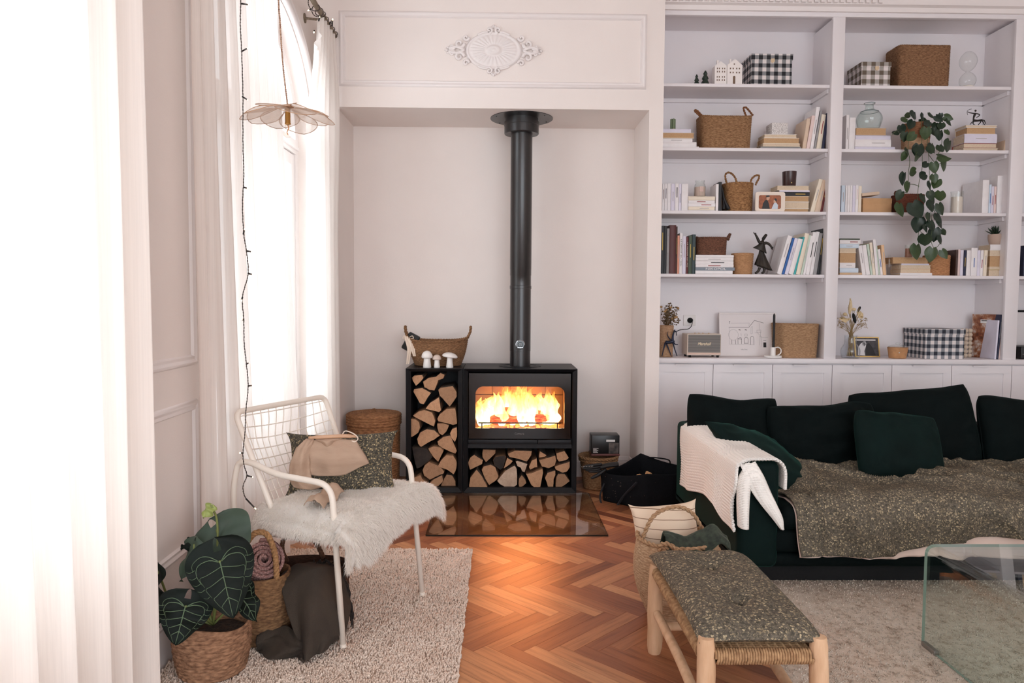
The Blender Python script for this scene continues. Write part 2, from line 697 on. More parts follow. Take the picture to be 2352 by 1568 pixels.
# ------------------------------------------------------------------ herringbone parquet
pw = NT('parquet oak')
uv = pw.n('ShaderNodeUVMap')
mp = pw.n('ShaderNodeMapping'); mp.inputs['Scale'].default_value = (2.2, 30, 1)
pw.l(uv, 0, mp, 0)
att = pw.n('ShaderNodeAttribute', attribute_name='tone')
base = pw.ramp((att, 'Fac'), [(0, srgb(108, 64, 44)), (.35, srgb(142, 88, 60)), (.65, srgb(164, 110, 76)), (1, srgb(194, 144, 104))])
gr = pw.noise((mp, 0), 1.6, 6, .62)
gcol = pw.ramp(gr, [(.28, (.50, .46, .44)), (.52, (.98, .97, .96)), (.75, (1.14, 1.12, 1.08))])
mul = pw.n('ShaderNodeMixRGB', blend_type='MULTIPLY'); mul.inputs[0].default_value = .9
pw.l(base[0], 0, mul, 1); pw.l(gcol[0], 0, mul, 2)
pw.col((mul, 0))
pw.p.inputs['Roughness'].default_value = .42
pw.p.inputs['Specular IOR Level'].default_value = .4
pw.bump(gr, .0006)
parquet = pw.mat
grout = M('floor underlay', (70, 42, 28), .9)

PL, PWD = .455, .070
E1 = V((1, -1)) / math.sqrt(2)
E2 = V((1, 1)) / math.sqrt(2)
planks = []
for i in range(-70, 120):
 for k in range(-14, 16):
  ox, oy = i * PWD + k * PL, i * PWD - k * PL
  for t in (0, 1):
   if t == 0: cx_, cy_ = ox + PL / 2, oy + PWD / 2
   else: cx_, cy_ = ox + PL + PWD / 2, oy + PWD - PL / 2
   p = E1 * cx_ + E2 * cy_ + V((.10, 4.13))
   if XL - .2 < p.x < 4.6 and -2.9 < p.y < YA + .2:
    planks.append((p.x, p.y, t))


def plank_geo(t, L, W):
 d = E1 if t == 0 else E2
 n = V((-d.y, d.x))
 top, ch, th = .0, .0005, .012
 vs_ = []
 for (z, ins) in ((-th, 0), (top - ch, 0), (top, ch)):
  for su, sv in ((-1, -1), (1, -1), (1, 1), (-1, 1)):
   q = d * su * (L / 2 - .00025 - ins) + n * sv * (W / 2 - .00025 - ins)
   vs_.append((q.x, q.y, z))
 fs_ = [(a * 4 + j, a * 4 + (j + 1) % 4, a * 4 + 4 + (j + 1) % 4, a * 4 + 4 + j) for a in (0, 1) for j in range(4)] + [(8, 9, 10, 11)]
 uvs = []
 for (x, y, z) in vs_:
  uvs.append((V((x, y)).dot(d), V((x, y)).dot(n)))
 return vs_, fs_, uvs


def finish_planks(me, uvs, tones):
 l = me.uv_layers.new(name='UVMap')
 for lp in me.loops:
  l.data[lp.index].uv = uvs[lp.vertex_index]
 a = me.attributes.new('tone', 'FLOAT', 'POINT')
 a.data.foreach_set('value', tones)


mb = MB(); mb.box(XL - .3, 4.6, -3.0, YA + .2, -.2, -.013)
floor = struct('floor', mb, grout)


def seen(p):
 x, y, t = p
 s = 0
 if -.75 < x < 1.35 and 2.45 < y < 5.5: s = 100
 if x < -.16 and y < 3.9: s -= 60
 if x > 1.1 and y < 3.6: s -= 80
 return -s + y * 2 + abs(x)


planks.sort(key=seen)
rp = random.Random(3)
variants = {}
for i, (x, y, t) in enumerate(planks[:298]):
 key = (t, rp.randrange(14))
 if key not in variants:
  v_, f_, u_ = plank_geo(t, PL, PWD)
  me = bpy.data.meshes.new('plank'); me.from_pydata(v_, [], f_); me.materials.append(parquet)
  off = (rp.uniform(0, 50), rp.uniform(0, 50))
  finish_planks(me, [(a + off[0], b + off[1]) for a, b in u_], [rp.random()] * len(v_))
  variants[key] = me
 o = bpy.data.objects.new('plank', variants[key]); COL.objects.link(o)
 o.parent = floor; o.location = V((x, y, 0)) - floor.location
 o.location.z += rp.uniform(-.0004, .0)
mb = MB(); uvs, tones = [], []
for (x, y, t) in planks[298:]:
 v_, f_, u_ = plank_geo(t, PL, PWD)
 mb.add([(a + x, b + y, z) for a, b, z in v_], f_)
 off = (rp.uniform(0, 50), rp.uniform(0, 50)); tn_ = rp.random()
 uvs += [(a + off[0], b + off[1]) for a, b in u_]; tones += [tn_] * len(v_)
o = ob('planks_beyond', mb, parquet, floor, False, kind='stuff')
finish_planks(o.data, uvs, tones)
# ------------------------------------------------------------------ built-in bookcase (one thing: frame, shelves, worktop, doors)
YBK = 5.66                                    # back panel of the shelves
YSH = 5.33                                    # front edge of the shelves, set back behind the face frame


def zsh(px, py): return at(px, py, YSH).z


ZTOP = [zsh(1715, 192.5), zsh(1715, 339.5), zsh(1715, 484.5), zsh(1715, 629.5)]   # tops of the four shelves
ZCT = at(1715, 823, YS).z                     # worktop
ZTF = at(1715, 36, YS).z                      # top rail underside
XD0, XD1 = at(1906, 440, YS).x - .035, at(1906, 440, YS).x + .045
XD0, XD1 = at(1907, 300, YS).x, at(1935, 300, YS).x
XR0, XR1 = at(2325, 300, YS).x, at(2356, 300, YS).x
XEND = 4.35
case = thing('bookcase', 'tall white built-in bookcase with open shelves above panelled cupboard doors', 'bookcase', (2.6, 5.5, 0))
mb = MB()
mb.box(XP, XEND, YBK, YBK + .03, ZCT, ZTF + .1)
ob('back_panel', mb, paintL, case)
mb = MB(); mb.rbox(XP, XEND, YS, YS + .04, ZTF, zc0 + .01, .003)
mb.box(XP, XEND, YS + .02, YBK, ZTF + .02, ZTF + .05)
ob('top_rail', mb, paintL, case)
for a, b in ((XD0, XD1), (XR0, XR1), (XEND - .05, XEND)):
 mb = MB(); mb.rbox(a, b, YS, YS + .03, ZCT, ZTF, .003); mb.box(a + .012, b - .012, YS + .02, YBK, ZCT, ZTF)
 ob('divider', mb, paintL, case)
mb = MB(); mb.box(XP - .005, XP + .012, YS + .01, YBK, ZCT, ZTF)
ob('divider', mb, paintL, case)
BAYS = [(XP + .012, XD0 + .012), (XD1 - .012, XR0 + .012), (XR1 - .012, XEND - .05)]
for (a, b) in BAYS:
 for z in ZTOP:
  mb = MB()
  mb.rbox(a, b, YSH, YBK, z - .023, z, .002)
  sh = ob('shelf', mb, paintL, case)
  mb = MB()
  mb.box(a, b, YBK - .022, YBK, z - .052, z - .0232)
  for x0, x1 in ((a, a + .018), (b - .018, b)):
   mb.box(x0, x1, YSH + .03, YBK, z - .052, z - .0232)
  ob('cleat', mb, paintL, sh)
mb = MB(); mb.rbox(XP, XEND, YS - .012, YBK, ZCT - .034, ZCT, .003)
ob('worktop', mb, paintL, case)
mb = MB(); mb.box(XP, XEND, YS + .025, YBK, .08, ZCT - .034); mb.box(XP, XEND, YS + .06, YBK, 0, .08)
ob('carcass', mb, paintL, case)
dx = [at(p, 900, YS).x for p in (1637, 1773.5, 1910, 2047, 2184, 2322)]
W_ = (dx[-1] - dx[0]) / 5
dx = [XP + .004] + dx + [dx[-1] + W_, dx[-1] + 2 * W_, XEND - .01]
for a, b in zip(dx, dx[1:]):
 if b - a < .1: continue
 a += .0022; b -= .0022
 z0, z1, f = .085, ZCT - .044, .058
 mb = MB()
 for q in ((a, a + f, z0, z1), (b - f, b, z0, z1), (a + f, b - f, z0, z0 + f), (a + f, b - f, z1 - f, z1)):
  mb.box(q[0], q[1], YS, YS + .022, q[2], q[3])
 mb.box(a + f - .004, b - f + .004, YS + .009, YS + .02, z0 + f - .004, z1 - f + .004)
 d = ob('door', mb, paintL, case, False)
 c_ = (a + b) / 2 - .01
 mb = MB(); mb.rbox(c_ - .062, c_ + .062, YS - .016, YS + .01, z1 - .0005, z1 + .003, .001)
 mb.box(c_ - .062, c_ + .062, YS - .016, YS - .0135, z1 - .007, z1 + .002)
 ob('handle', mb, paintL, d, False)

# ------------------------------------------------------------------ wood stove, log box, flue, hearth glass
iron = M('matt black steel', (26, 26, 29), .48, .3, var=.12, vs=40, bump=.0003, bs=500, spec=.4)
ironB = M('black steel inside', (14, 13, 13), .8)
flueM = M('satin black flue enamel', (36, 34, 35), .30, .2, spec=.8)
YF = 5.24
zt = at(1195, 847, YF).z
XB0, XM, XT1 = at(932, 1000, YF).x, at(1063, 1000, YF).x, at(1325, 1000, YF).x
DEP = .47


def steel_box(mb, x0, x1, z0, z1, fw=.034, fb=.034, ft=.024):
 """open-fronted box whose front rim is a mitred, inward sloping chamfer"""
 y0, y1 = YF, YF + DEP
 o = [(x0, z0), (x1, z0), (x1, z1), (x0, z1)]
 i = [(x0 + fw, z0 + fb), (x1 - fw, z0 + fb), (x1 - fw, z1 - ft), (x0 + fw, z1 - ft)]
 e = .004
 o2 = [(x0 + e, z0 + e), (x1 - e, z0 + e), (x1 - e, z1 - e), (x0 + e, z1 - e)]
 vs_ = [(x, y1, z) for x, z in o] + [(x, y0, z) for x, z in o] + [(x, y0 - .002, z) for x, z in o2] + [(x, y0 + .022, z) for x, z in i] + [(x, y1 - .01, z) for x, z in i]
 fs_ = [(a * 4 + j, a * 4 + (j + 1) % 4, a * 4 + 4 + (j + 1) % 4, a * 4 + 4 + j) for a in range(4) for j in range(4)]
 fs_ += [(0, 1, 2, 3), (16, 17, 18, 19)]
 mb.add(vs_, fs_)


lb = thing('firewood_box', 'tall narrow black steel box stacked with split logs left of the stove', 'log box', ((XB0 + XM) / 2, YF + DEP / 2, 0))
mb = MB(); steel_box(mb, XB0, XM - .002, 0.004, zt)
ob('shell', mb, iron, lb, 25)
stove = thing('wood_stove', 'black steel wood stove with lit fire behind glass and round flue', 'stove', ((XM + XT1) / 2, YF + DEP / 2, 0))
zn0, zn1 = at(1190, 1124, YF).z, at(1190, 1031, YF).z       # log niche
zg0, zg1 = at(1190, 1008, YF).z, at(1190, 858, YF).z        # door glass
xg0, xg1 = at(1077, 930, YF).x, at(1311, 930, YF).x
xf0, xf1 = at(1092, 930, YF).x, at(1297, 930, YF).x
zf0, zf1 = at(1190, 984, YF).z, at(1190, 888, YF).z
mb = MB(); steel_box(mb, XM + .002, XT1, .004, zt)
mb.box(XM + .03, XT1 - .03, YF + .03, YF + DEP, zn1, zn1 + .03)
mb.box(XM + .03, XT1 - .03, YF + .05, YF + DEP, zn1, zg0 - .005)
shell = ob('shell', mb, iron, stove, 25)
# door: black glass with a window opening, rounded upper corners
GY = YF + .012
blackglass = M('black enamelled glass', (9, 8, 9), .12, spec=.6)
rim = []
ocor, icor = [], []
for (x, z, r, a0) in ((xf1, zf0, .006, -90), (xf1, zf1, .055, 0), (xf0, zf1, .055, 90), (xf0, zf0, .006, 180)):
 sx, sz = (-1 if x == xf1 else 1), (1 if z == zf0 else -1)
 for j in range(9):
  a = rad(a0 + 90 * j / 8)
  icor.append((x + sx * r + math.cos(a) * r, z + sz * r + math.sin(a) * r))
  X_ = xg1 if sx < 0 else xg0
  Z_ = zg0 if sz > 0 else zg1
  if j <= 4: ocor.append((X_, lerp(icor[-1][1], Z_, 1 if (a0 in (0, 180)) and j == 4 or a0 in (-90, 90) else 0)) if a0 in (0, 180) else (icor[-1][0] if j < 4 else X_, Z_))
  else: ocor.append((X_, icor[-1][1]) if a0 in (-90, 90) else (icor[-1][0], Z_))
k = len(icor)
mb = MB()
vs_ = [(x, GY, z) for x, z in ocor] + [(x, GY, z) for x, z in icor] + [(x, GY + .014, z) for x, z in icor] + [(x, GY + .014, z) for x, z in ocor]
mb.add(vs_, [(a * k + j, a * k + (j + 1) % k, ((a + 1) % 4) * k + (j + 1) % k, ((a + 1) % 4) * k + j) for a in range(4) for j in range(k)])
door = ob('door', mb, blackglass, stove, 25)
mb = MB(); mb.box(xf0 - .012, xf1 + .012, GY + .009, GY + .012, zf0 - .012, zf1 + .012)
ob('pane', mb, clear_glass('stove glass', (1, .98, .95), .5), door)
mb = MB()
zh0, zh1 = at(1190, 1020, YF).z, at(1190, 1010, YF).z
mb.rbox(xg0 - .004, at(1234, 1015, YF).x, YF + .004, YF + .03, zh0, zh1, .003)
mb.rbox(at(1235.5, 1015, YF).x, xg1 + .004, YF + .004, YF + .03, zh0, zh1, .003)
ob('handle', mb, iron, door, 25)


def text(name, s, loc, size, mat, parent, rot=(PI / 2, 0, 0), ext=.0004, align='CENTER', shear=0.0, width=None):
 cu = bpy.data.curves.new(name, 'FONT')
 cu.body = s; cu.size = size; cu.extrude = ext; cu.align_x = align; cu.align_y = 'CENTER'; cu.shear = shear
 o = bpy.data.objects.new(name, cu); COL.objects.link(o)
 bpy.context.view_layer.update()
 me = bpy.data.meshes.new_from_object(o.evaluated_get(bpy.context.evaluated_depsgraph_get()))
 bpy.data.objects.remove(o, do_unlink=True); bpy.data.curves.remove(cu)
 me.name = name
 if width:
  w = max(v.co.x for v in me.vertices) - min(v.co.x for v in me.vertices)
  if w > 1e-6: me.transform(Matrix.Diagonal((width / w, 1, 1, 1)))
 me.materials.clear(); me.materials.append(mat)
 o = bpy.data.objects.new(name, me); COL.objects.link(o)
 Mw = Matrix.LocRotScale(V(loc), Euler(rot), None)
 if parent:
  me.transform(wm(parent).inverted() @ Mw); o.parent = parent
 else: o.matrix_world = Mw
 return o


greyprint = M('grey print', (120, 116, 114), .5)
p = at(1193, 995.5, GY); text('lettering', 'Contura', (p.x, GY - .0006, p.z), .020, greyprint, door)

# firebox, grate, burning logs, embers and flames
fx0, fx1, fy1 = xf0 - .02, xf1 + .02, YF + .40
verm = M('sooty fire bricks', (150, 112, 84), .9, var=.12, vs=8, bump=.002, bs=30)
mb = MB()
mb.add([(fx0, YF + .05, zf0 - .02), (fx1, YF + .05, zf0 - .02), (fx1, fy1, zf0 - .02), (fx0, fy1, zf0 - .02), (fx0, YF + .05, zf1 + .03), (fx1, YF + .05, zf1 + .03), (fx1, fy1, zf1 + .03), (fx0, fy1, zf1 + .03)],
       [(0, 1, 2, 3), (3, 2, 6, 7), (0, 3, 7, 4), (2, 1, 5, 6), (7, 6, 5, 4)])
ob('firebox', mb, verm, stove, False)
for i in range(5):
 a, b = lerp(fx0, fx1, i / 5) + .001, lerp(fx0, fx1, (i + 1) / 5) - .001
 for (z0_, z1_) in ((zf0 - .018, (zf0 + zf1) / 2 + .045), ((zf0 + zf1) / 2 + .049, zf1 + .03)):
  mb = MB(); mb.rbox(a, b, fy1 - .025, fy1 - .002, z0_, z1_, .003); ob('fire_brick', mb, verm, stove, 25)
mb = MB()
zb = at(1190, 971, YF + .07).z
mb.tube([(xf0 + .02, YF + .07, zb), (xf1 - .02, YF + .07, zb)], .0045, 8)
for x in (xf0 + .045, xf1 - .045): mb.tube([(x, YF + .07, zb), (x, YF + .07, zf0 - .02)], .004, 8)
ob('log_guard', mb, ironB, stove, 40)

lit = NT('burning wood')
co = lit.coords((3, 14, 14))
nz = lit.noise(co, 5, 5, .7)
lit.p.inputs['Base Color'].default_value = (.10, .035, .02, 1); lit.p.inputs['Roughness'].default_value = .9
er = lit.ramp(nz, [(.38, (.25, .015, .005)), (.52, (1, .10, .02)), (.66, (1, .32, .08))])
lit.l(er[0], er[1], lit.p, 'Emission Color'); lit.p.inputs['Emission Strength'].default_value = 1.5
lit.bump(nz, .006)
fl = NT('flame')
fco = fl.coords((1, 1, 1))
sep = fl.n('ShaderNodeSeparateXYZ'); fl.l(fco[0], 0, sep, 0)
fn_ = fl.noise(fl.coords((16, 16, 7)), 1.0, 3, .6)
zrel = fl.math('SUBTRACT', (sep, 'Z'), zf0 - .018)
hgt = fl.math('SUBTRACT', fl.math('MULTIPLY_ADD', zrel, 2.3, fn_), .20)
fcol = fl.ramp(hgt, [(.34, (1, .80, .42)), (.62, (1, .62, .18)), (.86, (1, .33, .05)), (1.0, (1, .17, .02))])
fst = fl.ramp(hgt, [(.35, (1, 1, 1)), (.75, (.62, .62, .62)), (1.0, (.2, .2, .2))])
em = fl.n('ShaderNodeEmission'); fl.l(fcol[0], fcol[1], em, 'Color')
fl.l(*fl.math('MULTIPLY', fst, 6.0), em, 'Strength')
trn = fl.n('ShaderNodeBsdfTransparent')
al = fl.ramp(fl.math('SUBTRACT', fl.math('MULTIPLY_ADD', zrel, 1.7, fn_), .12), [(.34, (.62, .62, .62)), (.72, (.40, .40, .40)), (.95, (.0, .0, .0))])
mx = fl.n('ShaderNodeMixShader'); fl.l(al[0], al[1], mx, 0); fl.l(trn, 0, mx, 1); fl.l(em, 0, mx, 2); fl.l(mx, 0, fl.out, 'Surface')
ember = M('glowing embers', (60, 20, 12), .9)
_t = ember.node_tree.nodes['Principled BSDF']; _t.inputs['Emission Color'].default_value = (1, .28, .06, 1); _t.inputs['Emission Strength'].default_value = 3.0


def lump_log(mb, a, b, r, seed, squash=.75):
 a, b = V(a), V(b)
 n_, m_ = 14, 12
 ax = (b - a).normalized(); up = V((0, 0, 1)); up = (up - ax * up.dot(ax)).normalized(); w = ax.cross(up)

 def f(u, v):
  an = u * 2 * PI
  e = min(v, 1 - v)
  rr = r * (1 - .5 * max(0, 1 - e / .12) ** 2) * (1 + .35 * N3(math.cos(an) * 1.6 + seed, math.sin(an) * 1.6, v * 3.5))
  return a.lerp(b, v) + up * math.sin(an) * rr * squash + w * math.cos(an) * rr
 mb.surf(f, m_, n_, wrap=True)


zfl = zf0 - .018
for q in (((at(1125, 960, YF + .2).x, YF + .17, zfl + .055), (at(1262, 955, YF + .2).x, YF + .21, zfl + .065), .05, 1.0),
          ((at(1140, 950, YF + .25).x, YF + .27, zfl + .10), (at(1248, 950, YF + .25).x, YF + .23, zfl + .085), .045, 5.0),
          ((at(1155, 950, YF + .25).x, YF + .30, zfl + .05), (at(1282, 950, YF + .25).x, YF + .31, zfl + .05), .04, 9.0)):
 mb = MB(); lump_log(mb, *q)
 ob('burning_log', mb, lit.mat, stove, 50)
mb = MB()
rr_ = random.Random(5)
for i in range(70):
 x, y = rr_.uniform(xf0 + .02, xf1 - .02), rr_.uniform(YF + .08, YF + .34)
 mb.ball((x, y, zfl + .008), rr_.uniform(.008, .02), 0, 6, 4, (1, 1, .7))
ob('embers', mb, ember, stove, False, kind='stuff')
zmid = zfl
for i in range(26):
 t = (i + .5) / 26
 x = lerp(xf0 + .035, xf1 - .03, t) + rr_.uniform(-.012, .012)
 y = YF + rr_.uniform(.13, .33)
 env = .62 + .45 * math.exp(-((t - .45) / .28) ** 2) + (.12 if t > .86 else 0)
 H = (zf1 - zf0) * env * rr_.uniform(.92, 1.25) * (.8 if i % 3 == 1 else 1)
 H = min(H, zf1 + .02 - zfl)
 R_ = rr_.uniform(.040, .066)
 sd = rr_.uniform(0, 40)

 def flame(u, v, x=x, y=y, H=H, R_=R_, sd=sd):
  an = u * 2 * PI
  r = R_ * (math.sin(PI * min(1, v * .92 + .06)) ** .8) * (1.15 - .75 * v) * (1 + .35 * N3(sd + v * 4, math.cos(an), math.sin(an)))
  off = .035 * N3(sd, v * 3.2) * v * 2
  return V((x + off + math.cos(an) * r, y + math.sin(an) * r * .6, zfl + .012 + v * H))
 mb = MB(); mb.surf(flame, 14, 16, wrap=True)
 ob('flame', mb, fl.mat, stove, True)
fireL = bpy.data.lights.new('fire_light', 'AREA'); fireL.shape = 'RECTANGLE'; fireL.size = .42; fireL.size_y = .16
fireL.energy = 4.2; fireL.spread = rad(105); fireL.color = (1, .27, .07)
fo = bpy.data.objects.new('fire_light', fireL); COL.objects.link(fo)
fo.location = ((xf0 + xf1) / 2, YF + .10, zf0 + .20); fo.rotation_euler = (rad(-74), 0, 0)
fireP = bpy.data.lights.new('fire_glow', 'POINT'); fireP.energy = 6.0; fireP.color = (1, .36, .10); fireP.shadow_soft_size = .05
fo = bpy.data.objects.new('fire_glow', fireP); COL.objects.link(fo); fo.location = ((xf0 + xf1) / 2, YF + .24, zf0 + .20)

# flue pipe with collars, ceiling rose, knob and the oval ring on the stove's top
FX, FY = at(1194.5, 830, YF + .235).x, YF + .235
fr_ = .0775
zj = [at(1195, y, FY).z for y in (628, 632, 658, 663, 806)]
mb = MB()
pr = [(fr_ * .98, zt), (fr_ * .98, zj[4]), (fr_ * .995, zj[4] + .001), (fr_ * .995, zj[3] - .001), (fr_ * 1.03, zj[3]), (fr_ * 1.03, zj[2] + .006), (fr_ * .99, zj[2] + .008),
      (fr_ * .99, zj[1] - .003), (fr_ * 1.01, zj[1]), (fr_ * 1.01, zj[0] + .03), (fr_ * 1.016, zj[0] + .031), (fr_ * 1.016, ZA)]
mb.lathe(pr, (FX, FY, 0), 40)
flue = ob('flue', mb, flueM, stove, 30)
ring = [at(1195, y, FY).z for y in (299, 266)]
mb = MB()
mb.lathe([(fr_ * 1.02, ZA - .115), (.122, ZA - .115), (.126, ZA - .11), (.126, ZA - .055), (.129, ZA - .053), (.129, ZA - .03), (.121, ZA - .028), (.121, ZA - .004), (.228, ZA - .004), (.228, ZA), (.0, ZA)], (FX, FY, 0), 48)
for a in range(6): mb.ball((FX + .2 * math.cos(a * PI / 3 + .4), FY + .2 * math.sin(a * PI / 3 + .4), ZA - .005), .004, 0, 8, 5)
ob('flue_collar', mb, flueM, stove, 30)
mb = MB()
mb.lathe([(.155, 0), (.155, .004), (.150, .004), (.146, .0015), (.128, .0015), (.124, .004), (.118, .004), (.118, .002), (.0, .002)], (FX, FY, zt), 48)
ob('top_plate', mb, iron, stove, 30)
kp = at(1195, 791, FY - fr_)
mb = MB()
MK = Matrix.Translation((kp.x, FY - fr_ + .004, kp.z)) @ Matrix.Rotation(PI / 2, 4, 'X')
mb.lathe([(.033, -.002), (.033, .004), (.030, .008), (.0, .008)], (0, 0, 0), 28, M=MK)
mb.lathe([(.018, .008), (.018, .016), (.015, .019), (.0, .019)], (0, 0, 0), 20, M=MK)
kn = ob('damper_knob', mb, blackglass, flue, 30)
chrome = M('polished chrome', (200, 200, 205), .15, 1.0)
mb = MB(); mb.lathe([(.0345, .003), (.0345, .0065), (.031, .0085), (.031, .003)], (0, 0, 0), 28, M=MK); mb.box(-.02, .02, -.024, -.021, .008, .009, M=MK); mb.ball((0, 0, .02), .005, 0, 8, 6, M=MK)
ob('knob_ring', mb, chrome, kn, 30)

# clear glass hearth plate on the floor
g = [atz(978, 1228, 0.008), atz(1396, 1228, 0.008), atz(1362, 1142, .008), atz(1008, 1142, .008)]
hx0, hx1, hy0, hy1 = g[0].x, g[1].x, g[0].y, YF - .005
mb = MB(); mb.box(hx0, hx1, hy0, hy1, .001, .008)
hg = ob('hearth_plate', mb, clear_glass('hearth glass', (.93, .95, .94), 1.25, .015), None, False, 'clear glass floor plate lying on the parquet before the stove', 'hearth plate')
mb = MB()
for q in ((hx0 - .0006, hx1 + .0006, hy0 - .0015, hy0 - .0004), (hx0 - .0015, hx0 - .0005, hy0, hy1), (hx1 + .0005, hx1 + .0015, hy0, hy1)):
 mb.box(q[0], q[1], q[2], q[3], .0008, .0084)
ob('edge', mb, M('dark green glass edge', (22, 30, 27), .2), hg, False)

# --- split logs, each its own thing
endg = NT('log end grain')
eco = endg.coords((1, 1, 1))
wv = endg.n('ShaderNodeTexWave', wave_type='RINGS', rings_direction='Y'); wv.inputs['Scale'].default_value = 55; wv.inputs['Distortion'].default_value = 2.5; wv.inputs['Detail'].default_value = 2; wv.inputs['Detail Scale'].default_value = 1.2
oi = endg.n('ShaderNodeObjectInfo')
mpn = endg.n('ShaderNodeMapping'); endg.l(eco[0], 0, mpn, 0)
cx_ = endg.n('ShaderNodeCombineXYZ'); 
endg.l(*endg.math('MULTIPLY_ADD', (oi, 'Random'), .12, -.06), cx_, 0); cx_.inputs[1].default_value = 0; cx_.inputs[2].default_value = -.05
endg.l(cx_, 0, mpn, 'Location'); endg.l(mpn, 0, wv, 0)
b_ = endg.ramp((wv, 1), [(0, srgb(176, 130, 96)), (1, srgb(206, 162, 126))])
nz = endg.noise(endg.coords((1, 1, 1)), 45, 4, .65)
mm = endg.n('ShaderNodeMixRGB', blend_type='MULTIPLY'); mm.inputs[0].default_value = .55
endg.l(b_[0], 0, mm, 1); rr0 = endg.ramp(nz, [(.25, (.62, .56, .5)), (.55, (1, 1, 1))]); endg.l(rr0[0], 0, mm, 2)
hs = endg.n('ShaderNodeHueSaturation'); endg.l(mm, 0, hs, 'Color')
endg.l(*endg.math('MULTIPLY_ADD', (oi, 'Random'), .45, .72), hs, 'Value'); endg.l(hs, 0, endg.p, 'Base Color')
endg.p.inputs['Roughness'].default_value = .85; endg.bump(nz, .003)
endgrain = endg.mat
split = M('split log side', (158, 118, 84), .85, c2=(120, 86, 60), vs=30, bump=.003, bs=60, stretch=(1, .15, 1))
bark = M('rough bark', (92, 76, 62), .95, c2=(58, 46, 38), vs=35, bump=.006, bs=50)
darkend = M('weathered dark log end', (62, 52, 47), .9, c2=(44, 38, 35), vs=25, bump=.003, bs=60)
paleend = M('pale fresh log end', (216, 190, 166), .85, c2=(190, 160, 136), vs=25, bump=.003, bs=60)
LZ = lambda x, y: (880 + x / 3.7333, 740 + y / 3.7333)
LOGS_L = [
 ([(242,478),(262,458),(335,452),(345,480),(312,520),(278,550),(250,505)], 'small wedge log at the top left of the tall log box', 0),
 ([(332,515),(380,480),(450,470),(490,435),(528,450),(515,485),(470,500),(455,545),(435,595),(390,590),(345,565)], 'jagged log with a raised spur, topmost in the tall log box', 0),
 ([(468,580),(490,560),(600,545),(632,600),(634,640),(570,730),(535,690),(480,630)], 'big four-sided log at the upper right of the tall log box', 0),
 ([(250,600),(258,575),(330,565),(410,610),(380,650),(345,712),(310,705),(285,660)], 'pale rough-sawn log under the top left wedge in the tall log box', 0),
 ([(358,745),(400,690),(480,640),(498,760),(480,775),(420,760)], 'brown triangular log between the big upper logs of the tall log box', 0),
 ([(245,805),(300,765),(350,752),(420,775),(448,850),(435,902),(370,870),(300,835)], 'half-round log with a dark crack, left side of the tall log box', 0),
 ([(232,825),(275,828),(310,855),(318,900),(300,950),(250,985),(232,988)], 'half-round log cut off by the left wall of the tall log box', 0),
 ([(458,835),(480,790),(540,745),(620,738),(635,850),(634,880),(600,888),(520,868),(465,855)], 'half-round log with growth rings at right of the tall log box', 0),
 ([(458,872),(520,872),(565,888),(540,945),(505,978),(475,960),(460,915)], 'shaded grey log under the ringed half-round in the tall log box', 0),
 ([(570,955),(590,915),(632,900),(634,985),(615,1032),(585,1000)], 'small upright log at the right wall of the tall log box', 0),
 ([(282,1010),(310,950),(370,920),(440,930),(485,980),(440,1012),(380,1042),(318,1080),(290,1050)], 'large half-round log in the middle left of the tall log box', 0),
 ([(458,1030),(510,987),(575,974),(612,1060),(634,1115),(620,1138),(560,1115),(500,1085),(465,1060)], 'cracked flat log in the middle right of the tall log box', 0),
 ([(240,1082),(300,1080),(375,1092),(425,1162),(390,1200),(320,1252),(280,1268),(262,1200)], 'dark weathered log at the left of the tall log box', 1),
 ([(382,1087),(430,1066),(495,1077),(518,1107),(495,1155),(470,1205),(430,1165),(395,1115)], 'small wedge log right of the dark log in the tall log box', 0),
 ([(462,1240),(490,1190),(540,1140),(600,1145),(632,1200),(630,1260),(605,1316),(550,1275),(480,1250)], 'rounded log against the lower right wall of the tall log box', 0),
 ([(330,1275),(350,1230),(388,1202),(450,1225),(500,1255),(525,1285),(520,1305),(450,1335),(395,1363),(345,1325)], 'thick wedge log near the bottom of the tall log box', 0),
 ([(395,1385),(430,1352),(505,1315),(512,1370),(490,1395),(450,1428),(410,1420)], 'thin curved log lying under the thick wedge in the tall log box', 0),
 ([(480,1438),(500,1385),(540,1312),(590,1322),(618,1370),(622,1425),(610,1440)], 'quarter log at the bottom right corner of the tall log box', 0),
 ([(240,1340),(318,1310),(332,1345),(380,1385),(385,1440),(242,1440)], 'bottom left log of the tall log box, half hidden by the sheepskin', 0)]
